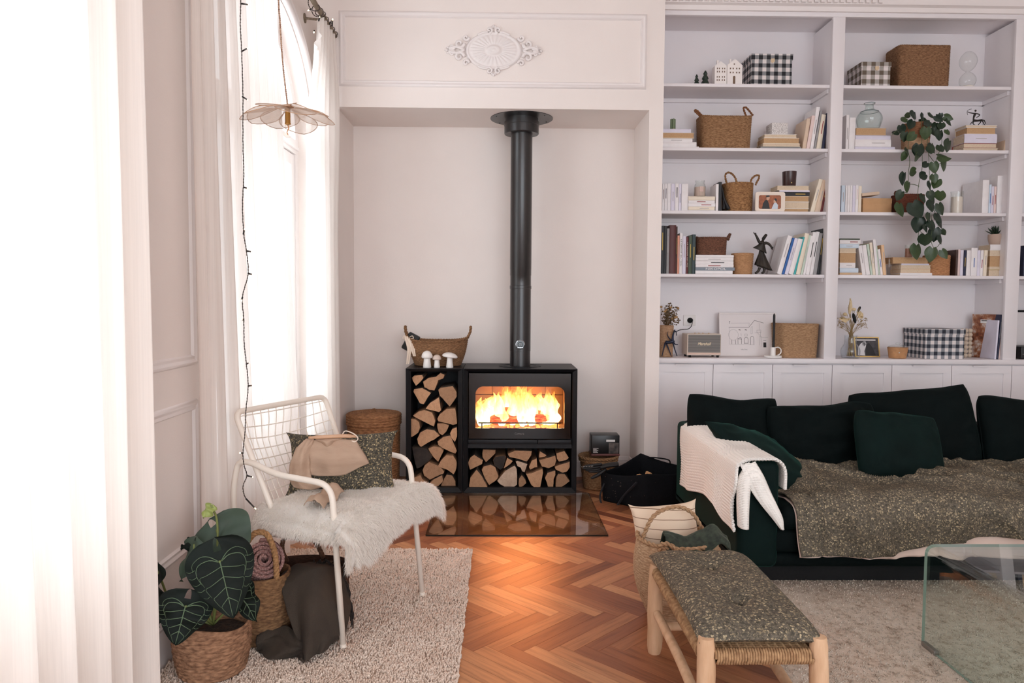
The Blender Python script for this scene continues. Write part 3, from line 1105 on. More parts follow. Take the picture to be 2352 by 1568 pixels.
LOGS_R = [
 ([(724,1210),(745,1165),(780,1140),(858,1190),(850,1225),(742,1276)], 'brown wedge log at the left end of the niche under the fire', 0),
 ([(848,1130),(855,1095),(965,1100),(965,1130),(880,1211),(850,1165)], 'triangular log at the upper left of the niche under the fire', 0),
 ([(940,1195),(960,1160),(1045,1150),(1056,1170),(1030,1258),(1005,1278),(955,1240)], 'dark weathered log in the upper middle of the niche under the fire', 1),
 ([(1034,1262),(1064,1168),(1115,1195),(1090,1225),(1052,1250)], 'small reddish log touching the dark log under the fire', 0),
 ([(1065,1130),(1130,1100),(1280,1105),(1275,1140),(1235,1198),(1160,1175),(1080,1158)], 'wide flat log on top in the niche under the fire', 0),
 ([(1135,1195),(1150,1188),(1240,1217),(1215,1292),(1195,1285),(1180,1250),(1150,1235)], 'small white log below the wide flat one under the fire', 2),
 ([(1250,1250),(1275,1190),(1320,1170),(1325,1250),(1300,1253),(1260,1272)], 'narrow upright log right of the small white log under the fire', 0),
 ([(1338,1150),(1345,1110),(1405,1145),(1392,1158),(1340,1168)], 'tiny wedge log on top of the half-round under the fire', 0),
 ([(1335,1187),(1480,1142),(1488,1185),(1475,1230),(1420,1256),(1360,1240)], 'half-round log with a notched top edge under the fire', 0),
 ([(1486,1132),(1560,1110),(1600,1172),(1575,1192),(1510,1206),(1492,1180)], 'bark-topped log at the upper right of the niche under the fire', 0),
 ([(1470,1243),(1520,1222),(1605,1197),(1605,1245),(1580,1285),(1540,1296),(1480,1268)], 'splintered log at the right end of the niche under the fire', 0),
 ([(734,1400),(745,1330),(800,1258),(850,1320),(903,1425),(850,1432),(742,1436)], 'quarter log at the bottom left of the niche under the fire', 0),
 ([(842,1275),(860,1240),(920,1224),(965,1250),(993,1330),(970,1368),(907,1410),(870,1350)], 'cracked rounded log second from left in the bottom row under the fire', 0),
 ([(974,1365),(1050,1272),(1130,1227),(1150,1260),(1152,1400),(1120,1422),(1050,1424),(1000,1397)], 'big pale log in the middle of the bottom row under the fire', 2),
 ([(1160,1390),(1165,1345),(1190,1312),(1220,1350),(1230,1385),(1170,1436)], 'small brown log right of the big pale log under the fire', 0),
 ([(1222,1300),(1270,1295),(1370,1257),(1375,1290),(1350,1420),(1320,1437),(1270,1400)], 'shield-shaped log in the bottom row under the fire', 0),
 ([(1387,1340),(1410,1292),(1480,1272),(1482,1310),(1465,1350),(1460,1425),(1420,1434),(1400,1370)], 'narrow twisted log near the right of the bottom row under the fire', 0),
 ([(1478,1436),(1487,1330),(1500,1302),(1560,1302),(1605,1365),(1570,1395),(1500,1437)], 'orange quarter log in the bottom right corner under the fire', 0)]
rl = random.Random(11)
for lst, grp in ((LOGS_L, 'split logs in the tall box'), (LOGS_R, 'split logs under the fire')):
 for poly, lab, kd in lst:
  yf = YF + rl.uniform(.035, .075)
  P2 = []
  for x, y in poly:
   w = at(*LZ(x, y), YF + .03); P2.append(V((w.x, w.z)))
  cc = sum(P2, V((0, 0))) / len(P2)
  P2 = [cc + (q - cc) * .975 for q in P2]
  # refine the outline with a little wobble
  out = []
  for i, q in enumerate(P2):
   q2 = P2[(i + 1) % len(P2)]
   out.append(q)
   m_ = q.lerp(q2, .5); out.append(m_ + (m_ - cc) * rl.uniform(-.02, .03))
  mb = MB()
  k = len(out); Lg = rl.uniform(.30, .34)
  vs_ = []
  for d, s in ((0, .965), (.006, 1), (.11, 1.0), (.22, .985), (Lg, .95)):
   for q in out:
    p_ = cc + (q - cc) * s * (1 + (rl.uniform(-.012, .01) if d > .01 else 0))
    vs_.append((p_.x, yf + d + (.006 * N3(q.x * 30, q.y * 30) if d == 0 else 0), p_.y))
  top = V((cc.x, cc.y))
  fs_, ms_ = [tuple(range(k))[::-1], tuple(4 * k + j for j in range(k))], [0, 0]
  longest = rl.randrange(3)
  for a in range(4):
   for j in range(k):
    fs_.append((a * k + j, a * k + (j + 1) % k, (a + 1) * k + (j + 1) % k, (a + 1) * k + j))
    e = (out[(j + 1) % k] - out[j]).normalized()
    nrm = V((e.y, -e.x))
    ms_.append(2 if abs(math.atan2(*( (out[j] - cc).normalized()))) < .9 and longest < 2 else 1)
  b0 = len(mb.f); mb.add(vs_, fs_); mb.m[b0:] = ms_
  ob('firewood_log', mb, [{0: endgrain, 1: darkend, 2: paleend}[kd], split, bark], None, 30, lab, 'firewood', grp)
# ------------------------------------------------------------------ woven things and cushions


def straw(name, c, c2, vs=60, stretch=(1, 1, 4), rough=.85):
 return M(name, c, rough, c2=c2, vs=vs, stretch=stretch, bump=.0012, bs=160, spec=.25)


seagrass = straw('seagrass', (172, 134, 98), (112, 80, 54))
seadark = straw('dark seagrass', (158, 118, 84), (104, 74, 52))
seapale = straw('pale seagrass', (204, 174, 142), (158, 126, 96))
jute = straw('jute rope', (168, 120, 82), (118, 80, 54), 40, (1, 1, 3))
inner_dark = M('basket inside', (74, 54, 40), .95)


def sgnpow(x, p): return math.copysign(abs(x) ** p, x)


def basket(mb, c, z0, r0, r1, h, rows, e=2.0, n=96, amp=.003, st=32, wv=.6, wall=.010, top=None, bulge=0.0, rotz=0.0, inner=True, mi_in=0, tilt=None):
 """coiled / woven basket: superellipse plan r0 at the foot to r1 at the rim, one rib of weave per row"""
 c = V(c)
 cr, sr = math.cos(rotz), math.sin(rotz)

 def pt(an, t, off=0.0, zoff=0.0):
  rx = lerp(r0[0], r1[0], t) + bulge * math.sin(PI * t) + off
  ry = lerp(r0[1], r1[1], t) + bulge * math.sin(PI * t) + off
  x, y = sgnpow(math.cos(an), 2 / e) * rx, sgnpow(math.sin(an), 2 / e) * ry
  z = z0 + h * t + (top(an) * t * t if top else 0) + zoff
  p = V((c.x + x * cr - y * sr, c.y + x * sr + y * cr, z))
  return tilt @ p if tilt else p
 rowsv = []
 SUB = 4
 for i in range(rows * SUB + 1):
  t = i / (rows * SUB)
  f = (i % SUB) / SUB
  row = i // SUB
  rowsv.append([pt(2 * PI * j / n, t, amp * (math.sin(PI * f) * (1 - wv + wv * math.cos(st * 2 * PI * j / n + row * PI)) - .2)) for j in range(n)])
 for (t, off, zo) in ((1, -wall * .1, wall * .45), (1, -wall * .55, wall * .55), (1, -wall, wall * .1)):
  rowsv.append([pt(2 * PI * j / n, t, off, zo) for j in range(n)])
 ko = len(rowsv)
 if inner:
  for t in (.8, .5, .2, .04):
   rowsv.append([pt(2 * PI * j / n, t, -wall) for j in range(n)])
 vs_ = [p for r in rowsv for p in r]
 k = len(rowsv)
 fs_ = [(a * n + j, a * n + (j + 1) % n, (a + 1) * n + (j + 1) % n, (a + 1) * n + j) for a in range(k - 1) for j in range(n)]
 fs_.append(tuple(range(n))[::-1])
 fs_.append(tuple((k - 1) * n + j for j in range(n)))
 b = len(mb.f)
 mb.add(vs_, fs_)
 for q in range(b + (ko - 1) * n, len(mb.f)): mb.m[q] = mi_in
 return pt


def cushion(mb, w, h, t, Mx, n=30, pinch=.06, seed=0.0, wr=.008, p=.45, ear=.02, sag=0.0, rnd=.0):
 """a stuffed cushion in its own x (width), y (thickness), z (height) frame, edges drawn in between the corners"""
 bm = bmesh.new()
 bow = .10 if rnd else 0.0

 def dent(u, v): return (.020 * N3(u * 1.7 + seed * 5, v * .5 + seed) * (.4 + .6 * (v > 0))) if rnd else 0.0
 for s in (-1, 1):
  for i in range(n + 1):
   for j in range(n + 1):
    u, v = math.sin((2 * i / n - 1) * PI / 2), math.sin((2 * j / n - 1) * PI / 2)
    cr_ = 1 - rnd * (abs(u) * abs(v)) ** 3
    x = cr_ * w / 2 * u * (1 - pinch * (1 - v * v) * abs(u)) + ear * w * u * abs(v) ** 6 * .3
    z = cr_ * h / 2 * v * (1 - pinch * (1 - u * u) * abs(v)) + ear * h * v * abs(u) ** 6 * .3 + bow * h * (u * u - .4) * v * .5 + dent(u, v)
    g = max(0.0, (1 - u * u) * (1 - v * v))
    th = t / 2 * g ** p * (1 + .12 * N3(u * 1.5 + seed, v * 1.5, s))
    edge = 1 - max(abs(u), abs(v))
    wrk = wr * (N3(u * 3 + seed * 3, v * 3, s * 2 + seed) + .6 * abs(N3(u * 7 + seed, v * 5 + seed, s))) * min(1, edge * 5) * (1 + 1.2 * (1 - min(1, edge * 2.2)))
    z -= sag * (1 - v) * .5 * g
    bm.verts.new(Mx @ V((x, s * (th + wrk) if 0 < i < n and 0 < j < n else 0, z)))
 bm.verts.ensure_lookup_table()
 q = (n + 1) * (n + 1)
 for s in (0, 1):
  for i in range(n):
   for j in range(n):
    a = s * q + i * (n + 1) + j
    f = (a, a + n + 1, a + n + 2, a + 1)
    bm.faces.new([bm.verts[k] for k in (f if s == 0 else f[::-1])])
 bmesh.ops.remove_doubles(bm, verts=bm.verts[:], dist=1e-5)
 mb.bm(bm)
 rimpts = []
 for k in range(4):
  for i in range(n):
   a = math.sin((2 * i / n - 1) * PI / 2)
   u, v = [(a, -1), (1, a), (-a, 1), (-1, -a)][k]
   cr_ = 1 - rnd * (abs(u) * abs(v)) ** 3
   x = cr_ * w / 2 * u * (1 - pinch * (1 - v * v) * abs(u)) + ear * w * u * abs(v) ** 6 * .3
   z = cr_ * h / 2 * v * (1 - pinch * (1 - u * u) * abs(v)) + ear * h * v * abs(u) ** 6 * .3 + bow * h * (u * u - .4) * v * .5 + dent(u, v)
   rimpts.append(Mx @ V((x, 0, z)))
 return rimpts


def TR(loc, rx=0, ry=0, rz=0, order='XYZ'):
 return Matrix.Translation(V(loc)) @ Euler((rad(rx), rad(ry), rad(rz)), order).to_matrix().to_4x4()


# small-flower print: dark grey-green ground with cream and ochre blossoms
def floral(name, sc_=85.0, ground=((72, 68, 60), (104, 97, 86)), fl=((184, 168, 138), (140, 127, 104)), bumpd=0.0):
 t = NT(name)
 co = t.coords()
 wob = t.noise(co, sc_ * .35, 2)
 mixv = t.n('ShaderNodeMixRGB'); mixv.inputs[0].default_value = .018
 t.l(co[0], 0, mixv, 1); t.l(wob[0], 1, mixv, 2)
 vo = t.n('ShaderNodeTexVoronoi'); vo.inputs['Scale'].default_value = sc_; t.l(mixv, 0, vo, 'Vector')
 v2 = t.n('ShaderNodeTexVoronoi'); v2.inputs['Scale'].default_value = sc_ * 2.1; t.l(mixv, 0, v2, 'Vector')
 gcol = t.ramp(t.noise(co, sc_ * .8, 2), [(.35, srgb(ground[0])), (.65, srgb(ground[1]))])
 leaf = t.ramp((v2, 0), [(.30, (1, 1, 1)), (.42, (0, 0, 0))])
 sel = t.n('ShaderNodeSeparateXYZ'); t.l(v2, 1, sel, 0)
 lm = t.math('MULTIPLY', leaf, t.math('GREATER_THAN', (sel, 0), .35))
 m1 = t.n('ShaderNodeMixRGB'); t.l(lm[0], 0, m1, 0); t.l(gcol[0], 0, m1, 1); m1.inputs[2].default_value = (*srgb(128, 118, 98), 1)
 fm = t.ramp((vo, 0), [(.34, (1, 1, 1)), (.46, (0, 0, 0))])
 s2 = t.n('ShaderNodeSeparateXYZ'); t.l(vo, 1, s2, 0)
 fm2 = t.math('MULTIPLY', fm, t.math('GREATER_THAN', (s2, 1), .42))
 fc = t.ramp((s2, 0), [(.3, srgb(fl[1])), (.7, srgb(fl[0]))])
 m2 = t.n('ShaderNodeMixRGB'); t.l(fm2[0], 0, m2, 0); t.l(m1, 0, m2, 1); t.l(fc[0], 0, m2, 2)
 core = t.math('MULTIPLY', t.ramp((vo, 0), [(.10, (1, 1, 1)), (.18, (0, 0, 0))]), t.math('GREATER_THAN', (s2, 1), .42))
 m3 = t.n('ShaderNodeMixRGB'); t.l(core[0], 0, m3, 0); t.l(m2, 0, m3, 1); m3.inputs[2].default_value = (*srgb(96, 84, 62), 1)
 t.col((m3, 0)); t.p.inputs['Roughness'].default_value = .85; t.p.inputs['Specular IOR Level'].default_value = .2
 t.bump(t.noise(co, 700, 2), .0006)
 return t.mat


floralA = floral('floral cotton print', 112)
velvet = M('dark green velvet', (3, 12, 12), .85, var=.25, vs=6, sheen=.22, sheen_c=(30, 80, 72), spec=.15, bump=.0006, bs=300)
velvetL = M('bottle green velvet', (6, 24, 22), .8, var=.25, vs=6, sheen=.45, sheen_c=(50, 112, 98), spec=.15, bump=.0006, bs=300)
black = M('black fabric', (12, 12, 14), .9, var=.2, vs=60, bump=.0006, bs=500)

# ------------------------------------------------------------------ rugs
shag = M('cream shag wool', (244, 228, 214), .95, c2=(230, 210, 194), vs=14, spec=.1)
RZ = .026
rx0, rx1, ry0, ry1 = XL + .03, -.145, 1.2, 3.985
rug = thing('shag_rug', 'deep cream shag rug under the white wire armchair', 'rug', ((rx0 + rx1) / 2, (ry0 + ry1) / 2, .0))
mb = MB(); mb.rbox(rx0, rx1, ry0, ry1, .001, .013, .004)
ob('backing', mb, M('rug backing', (196, 176, 160), .95), rug)


def tufts(x0, x1, y0, y1, zb, hgt, count, wid, seed, lean=.6, edge=0.0):
 r_ = random.Random(seed)
 vs_, fs_ = [], []
 for i in range(count):
  x, y = r_.uniform(x0, x1), r_.uniform(y0, y1)
  a = r_.uniform(0, 2 * PI)
  # neighbours lean the same way, as trodden pile does
  la = 6 * N3(x * 5, y * 5, 1) + r_.uniform(-2.4, 2.4)
  l = lean * hgt * r_.uniform(.3, 1.3)
  h = hgt * r_.uniform(.65, 1.1)
  tx, ty = x + math.cos(la) * l, y + math.sin(la) * l
  b = len(vs_)
  w = wid * r_.uniform(.7, 1.2)
  for j in range(3):
   an = a + j * 2.094
   vs_.append((x + math.cos(an) * w, y + math.sin(an) * w, zb))
  for j in range(3):
   an = a + .5 + j * 2.094
   vs_.append((x + (tx - x) * .6 + math.cos(an) * w * .9, y + (ty - y) * .6 + math.sin(an) * w * .9, zb + h * .75))
  vs_.append((tx, ty, zb + h))
  for j in range(3):
   j2 = (j + 1) % 3
   fs_ += [(b + j, b + j2, b + 3 + j2, b + 3 + j), (b + 3 + j, b + 3 + j2, b + 6)]
 m_ = MB(); m_.v, m_.f, m_.m = vs_, fs_, [0] * len(fs_)
 return m_


mb = tufts(rx0, rx1, 2.35, ry1 + .004, .010, .018, 36000, .0052, 4, .42)
ob('pile', mb, shag, rug, True, kind='stuff')
flat = NT('pale flat rug')
fco_ = flat.coords((1, 1, 1))
n1 = flat.noise(fco_, 26, 4, .6)
fc_ = flat.ramp(n1, [(.30, srgb(176, 156, 138)), (.46, srgb(214, 198, 182)), (.7, srgb(224, 210, 196))])
flat.col(fc_); flat.p.inputs['Roughness'].default_value = .95; flat.bump(flat.noise(fco_, 240, 3), .004)
mb = MB(); mb.rbox(1.05, 4.2, .9, 3.70, .001, .014, .004)
lr = ob('flat_rug', mb, flat.mat, None, 30, 'pale beige low-pile rug under the glass coffee table', 'rug')
mb = tufts(1.052, 2.75, 1.9, 3.56, .013, .007, 16000, .0035, 9, .9)
ob('pile', mb, flat.mat, lr, True, kind='stuff')

# ------------------------------------------------------------------ sofa
SX0, SX1, SY0, SY1 = at(1553, 1000, 4.73).x, 3.75, 3.47, 4.73
ZARM, ZSEAT = at(1565, 966, 4.70).z, .405
sofa = thing('sofa', 'dark green velvet sofa with a floral quilt over the seat', 'sofa', ((SX0 + SX1) / 2, (SY0 + SY1) / 2, 0))
mb = MB(); mb.rbox(SX0 + .05, SX1 - .05, SY0 + .075, SY1 - .05, .014, .12, .006)
ob('plinth', mb, black, sofa)
mb = MB(); mb.rbox(SX0, SX1, SY0 + .02, SY1, .10, .165, .02, 3)
mb.rbox(SX0 + .02, SX1 - .02, SY0 + .012, SY1 - .02, .172, .28, .025, 3)
ob('frame', mb, velvet, sofa, 40)
for a, b in ((SX0, SX0 + .20), (SX1 - .2, SX1)):
 mb = MB(); mb.rbox(a, b, SY0, SY1, .10, ZARM, .035, 4)
 ob('armrest', mb, velvetL, sofa, 50)
mb = MB(); mb.rbox(SX0 + .02, SX1 - .02, SY1 - .20, SY1 - .005, .12, ZARM + .005, .04, 4)
ob('backrest', mb, velvet, sofa, 50)


def seat(u, v):
 x = lerp(SX0 + .205, SX1 - .205, u); y = lerp(SY0 - .005, SY1 - .19, v)
 return x, y


mb = MB(); mb.rbox(SX0 + .205, SX1 - .205, SY0 - .005, SY1 - .19, .283, ZSEAT, .05, 5)
ob('seat_cushion', mb, velvet, sofa, 60)


def sofa_cushion(label, w, h, t, loc, rx, ry, rz, seed, mat_=velvet, wr=.010, pipe=True, pinch=.05, order='XYZ', group='dark green back cushions on the sofa'):
 mb = MB(); rp_ = cushion(mb, w, h, t, TR(loc, rx, ry, rz, order), 36, pinch, seed, wr * 1.6, .36, -.02, 0, .085)
 o = ob('cushion', mb, mat_, None, True, label, 'cushion', group)
 if pipe:
  mb = MB(); mb.tube(rp_, .0045, 6, True)
  ob('piping', mb, mat_, o, True)
 return o


def pxc(x0, x1, y, Y): return at((x0 + x1) / 2, y, Y)


p = at(1668, 905, 4.46); sofa_cushion('dark green velvet cushion in the corner beside the white throw', .58, .46, .20, (p.x + .045, 4.46, p.z - .235), -14, 2.5, 0, 1)
p = at(1890, 922, 4.38); sofa_cushion('dark green velvet back cushion second from the armrest, low and creased', .68, .44, .21, (p.x, 4.36, p.z - .225), -16, -1.5, 0, 2, wr=.014)
p = at(2108, 893, 4.42); sofa_cushion('tallest dark green back cushion with its right corner raised', .78, .52, .20, (p.x, 4.44, p.z - .26), -13, -6.5, 0, 3)
p = at(2400, 908, 4.40); sofa_cushion('dark green back cushion cut off by the right picture edge', .80, .46, .22, (p.x, 4.40, p.z - .235), -14, -1, 0, 4)
p = at(2068, 952, 4.06); sofa_cushion('square green velvet scatter cushion leaning on the back cushions', .50, .44, .15, (p.x + .02, 4.10, p.z - .205), -28, 6.5, 0, 5, velvetL, .006, False, .03, group='green scatter cushions on the sofa')
# long scatter cushion leaning on the arm, seen nearly edge-on
d1 = (at(1890, 1150, 3.86) - at(1632, 970, 4.08)); d1.normalize()
nn = V((.50, -.30, .81)); nn = (nn - d1 * nn.dot(d1)).normalized(); d2 = nn.cross(d1)
c1 = (at(1890, 1150, 3.86) + at(1632, 970, 4.08)) / 2
Mx = Matrix(((d1.x, nn.x, d2.x, c1.x), (d1.y, nn.y, d2.y, c1.y), (d1.z, nn.z, d2.z, c1.z), (0, 0, 0, 1))) @ Matrix.Rotation(rad(38), 4, 'Y')
mb = MB(); rp_ = cushion(mb, .52, .52, .19, Mx, 34, .04, 8, .008, .42, .05)
o = ob('cushion', mb, velvetL, None, True, 'green velvet scatter cushion tipped against the throw on the armrest', 'cushion', 'green scatter cushions on the sofa')
mb = MB(); mb.tube(rp_, .003, 6, True); ob('piping', mb, velvetL, o, True)

# quilt over the seat
QX0, QX1 = SX0 + .21, SX1 - .35


def quilt_path(s):      # s = distance from the back edge: flat, then over the front edge and down
 flatlen = .81
 yb = SY1 - .40
 if s < flatlen: return yb - s, ZSEAT + .012, 0.0
 r = .075
 a = (s - flatlen) / r
 if a < PI / 2: return yb - flatlen - r * math.sin(a), ZSEAT + .012 - r * (1 - math.cos(a)), a
 return yb - flatlen - r - (a - PI / 2) * r * .05, ZSEAT + .012 - r - (a - PI / 2) * r, PI / 2


def quilt(off, hem, amp, seed):
 def f(u, v):
  x = lerp(QX0 + .015, QX1, u) + .03 * N3(v * 3, 3.3) * (1 - u) ** 6 + (.06 * v * (1 - u) ** 8)
  L = .81 + hem(u)
  y, z, a = quilt_path(L * v)
  q_ = L * v
  w1 = N3(x * 3.2 + q_ * 1.2 + seed, q_ * 2.3, .5)
  w2 = 1 - abs(N3(x * 3.6 - q_ * 2.6, q_ * 2.6 + seed, 1.5)) * 2.6
  w3 = 1 - abs(N3(x * 9 + q_ * 5, q_ * 6, 4.5)) * 2.4
  h = amp * (.036 * w1 + .030 * max(0, w2) ** 2 + .006 * max(0, w3) ** 2)
  sx = (x - QX0)
  seam = 0
  for q in (.15, .33, .80, 1.27):
   seam += .012 * math.exp(-((sx - q + .05 * math.sin(v * 3 + q * 7)) / .012) ** 2)
  h = h * (.35 + .65 * smooth01(u / .12)) - seam * amp * .8 + off
  return V((x, y - h * math.sin(a) * 1.0, z + h * math.cos(a) + (abs(h) * .1)))
 return f


def hem_top(u):
 return .285 - .05 * smooth01((u - .12) / .25) - .035 * smooth01((u - .36) / .1) + .018 * N3(u * 7, 2.0)


def hem_low(u):
 return .292 - .018 * smooth01((u - .25) / .2) + .012 * N3(u * 9, 7.0) + .03 * smooth01((u - .32) / .1)


mb = MB(); mb.surf(quilt(.012, hem_top, 1.35, .3), 260, 120)
ql = ob('quilt', mb, floralA, None, True, 'dark floral padded quilt spread over the sofa seat', 'quilt', solid=.008)
mb = MB(); mb.surf(quilt(-.008, hem_low, 1.35, .3), 240, 110)
ob('lining', mb, M('pale pink cotton lining', (232, 208, 196), .85, bump=.001, bs=30), ql, True, label='pale pink lining showing below the hem', solid=.004)

# ------------------------------------------------------------------ white knitted throw over the armrest
knit = NT('white chunky knit')
kco = knit.coords((1, 1, 1))
kw = knit.n('ShaderNodeTexWave', bands_direction='Y'); kw.inputs['Scale'].default_value = 28; kw.inputs['Distortion'].default_value = 1.2; knit.l(kco[0], 0, kw, 0)
kw2 = knit.n('ShaderNodeTexWave', bands_direction='Z'); kw2.inputs['Scale'].default_value = 40; knit.l(kco[0], 0, kw2, 0)
hh = knit.math('MULTIPLY', (kw, 1), (kw2, 1))
knit.p.inputs['Base Color'].default_value = (*srgb(250, 246, 240), 1); knit.p.inputs['Roughness'].default_value = .95
knit.bump(hh, .002); knit = knit.mat
AX0, AX1 = SX0 - .012, SX0 + .215


def throw_sec(s, y, zlow):
 """cross-section over the arm: s in 0..1 from the outer hem up, over the top and a little way down inside"""
 ra = .05
 pts = [(AX0 - .006, zlow), (AX0 - .004, ZARM - ra), (AX0 + .012, ZARM - .008), (AX0 + ra, ZARM + .014), ((AX0 + AX1) / 2, ZARM + .018), (AX1 - ra * .8, ZARM + .014), (AX1, ZARM - .03), (AX1 + .004, ZARM - .13)]
 return pts


def make_throw(u, v):
 # v along the arm (0 back, 1 front), u across
 y = lerp(4.54, 3.455, v)
 zlow = .245 + .085 * smooth01(v / .6) - .045 * smooth01((v - .68) / .16)
 P_ = spline([(a, 0, b) for a, b in throw_sec(0, y, zlow)], 8)
 L = [0]
 for a, b in zip(P_, P_[1:]): L.append(L[-1] + (b - a).length)
 d = u * L[-1]
 j = 0
 while j < len(L) - 2 and L[j + 1] < d: j += 1
 q = P_[j].lerp(P_[j + 1], (d - L[j]) / max(1e-9, L[j + 1] - L[j]))
 hang = smooth01((ZARM - q.z - .03) / .2) if q.x < (AX0 + AX1) / 2 else 0
 fold = .008 * math.sin(v * 15 + .8) * hang + .010 * N3(v * 6, q.z * 4) * hang 
 rib = .0022 * math.sin(d * 2 * PI / .016)
 return V((q.x + fold - rib * hang, y + (.05 * hang * math.sin(u * 9) * (v > .98)), q.z + rib * (1 - hang)))


throw = thing('knitted_throw', 'white chunky knitted throw draped over the sofa armrest', 'throw', (SX0, 4.0, .25))
mb = MB(); mb.surf(make_throw, 280, 60)
ob('drape', mb, knit, throw, True, solid=.012)


def loop(u, v):     # the rounded fold at the front corner of the arm
 a = lerp(-.15, 1.15, u) * PI
 zt_, zb_ = ZARM + .005 - .02 * abs(u - .5), lerp(.315, .30, u)
 z = lerp(zt_, zb_, v)
 w = .030 * (1 - .35 * v) * (.35 + .65 * smooth01(v / .3))
 return V((SX0 + .008 - math.cos(a) * w + .012 * v + .03 * (1 - v) ** 3, 3.457 - math.sin(a) * .034 * (.3 + .7 * smooth01(v / .25)), z + .0018 * math.sin(v * 150)))


mb = MB(); mb.surf(loop, 20, 60)
ob('fold', mb, knit, throw, True, solid=.011)
FL = [((1700, 1066), (1733, 1060), 3.46), ((1712, 1096), (1752, 1092), 3.435), ((1728, 1130), (1768, 1128), 3.43), ((1750, 1160), (1784, 1162), 3.425), ((1775, 1190), (1796, 1190), 3.425), ((1794, 1214), (1798, 1213), 3.425)]
La = spline([at(a[0], a[1], Y) for a, b, Y in FL], 6); Lb = spline([at(b[0], b[1], Y) for a, b, Y in FL], 6)


def flap(u, v):
 i = v * (len(La) - 1); j = min(int(i), len(La) - 2); f = i - j
 a, b = La[j].lerp(La[j + 1], f), Lb[j].lerp(Lb[j + 1], f)
 p_ = a.lerp(b, u)
 return p_ + V((0, -.018 * math.sin(PI * u) + .0018 * math.sin(u * 40), 0))


mb = MB(); mb.surf(flap, 16, 40)
ob('corner_flap', mb, knit, throw, True, solid=.010)

# ------------------------------------------------------------------ glass coffee table: one bent sheet
TX0, TX1, TY0, TY1, TZ = at(2119, 1400, 2.865).x, 2.95, 1.55, 2.865, at(2135, 1249, 2.865).z
gteal = M('bottle green glass edge', (146, 166, 152), .2, spec=.5)
ct = thing('coffee_table', 'low bent clear glass coffee table standing on the pale rug', 'coffee table', ((TX0 + TX1) / 2, (TY0 + TY1) / 2, .014))
th = .012
prof = fillet([(TX0, 0, .018), (TX0, 0, TZ), (TX1, 0, TZ), (TX1, 0, .018)], .045, 8)
pin = fillet([(TX0 + th, 0, .018), (TX0 + th, 0, TZ - th), (TX1 - th, 0, TZ - th), (TX1 - th, 0, .018)], .035, 8)
k = len(prof)
mb = MB()
mb.add([(p.x, TY0, p.z) for p in prof] + [(p.x, TY1, p.z) for p in prof], [(i, i + 1, k + i + 1, k + i) for i in range(k - 1)])
mb.add([(p.x, TY0, p.z) for p in pin] + [(p.x, TY1, p.z) for p in pin], [(i, i + 1, k + i + 1, k + i) for i in range(k - 1)])
ob('glass_sheet', mb, clear_glass('table glass', (.90, .955, .94), 1.0, .01), ct, True)
mb = MB()
for y in (TY0, TY1):
 mb.add([(p.x, y, p.z) for p in prof] + [(p.x, y, p.z) for p in pin], [(i, i + 1, k + i + 1, k + i) for i in range(k - 1)])
for (a, b) in ((prof[0], pin[0]), (prof[-1], pin[-1])):
 mb.add([(a.x, TY0, a.z), (b.x, TY0, b.z), (b.x, TY1, b.z), (a.x, TY1, a.z)], [(0, 1, 2, 3)])
ob('polished_edge', mb, gteal, ct, False, label='green polished glass edge')
for x in (TX0 + th / 2, TX1 - th / 2):
 for y in (TY0 + .07, TY1 - .05):
  mb = MB(); mb.rbox(x - .012, x + .012, y - .045, y + .045, .014, .032, .004)
  ob('foot', mb, M('clear plastic foot', (120, 112, 104), .3), ct)

# ------------------------------------------------------------------ wooden bench with rope seat and floral pad
wood = M('raw pale eucalyptus wood', (222, 186, 152), .7, c2=(198, 158, 122), vs=9, stretch=(3, 3, .6), bump=.002, bs=30)
BX0, BX1, BY0, BY1 = .617, .955, 2.135, 2.83
ZB = .355
bench = thing('bench', 'low wooden bench with rope-bound rails before the sofa', 'bench', ((BX0 + BX1) / 2, (BY0 + BY1) / 2, 0))
rb_ = random.Random(2)


def pole(a, b, r, seed, bend=.0, nk=14):
 a, b = V(a), V(b)
 pts, rs = [], []
 for i in range(nk + 1):
  t = i / nk
  pts.append(a.lerp(b, t) + V((N3(seed, t * 2.2) * .006, N3(seed + 9, t * 2.2) * .006, 0)) + V((0, 0, bend * math.sin(PI * t))))
  e = min(t, 1 - t) * nk
  rs.append(r * (1 + .08 * N3(seed + 3, t * 5)) * (.82 if e < .5 else 1))
 # rounded ends
 return pts, rs


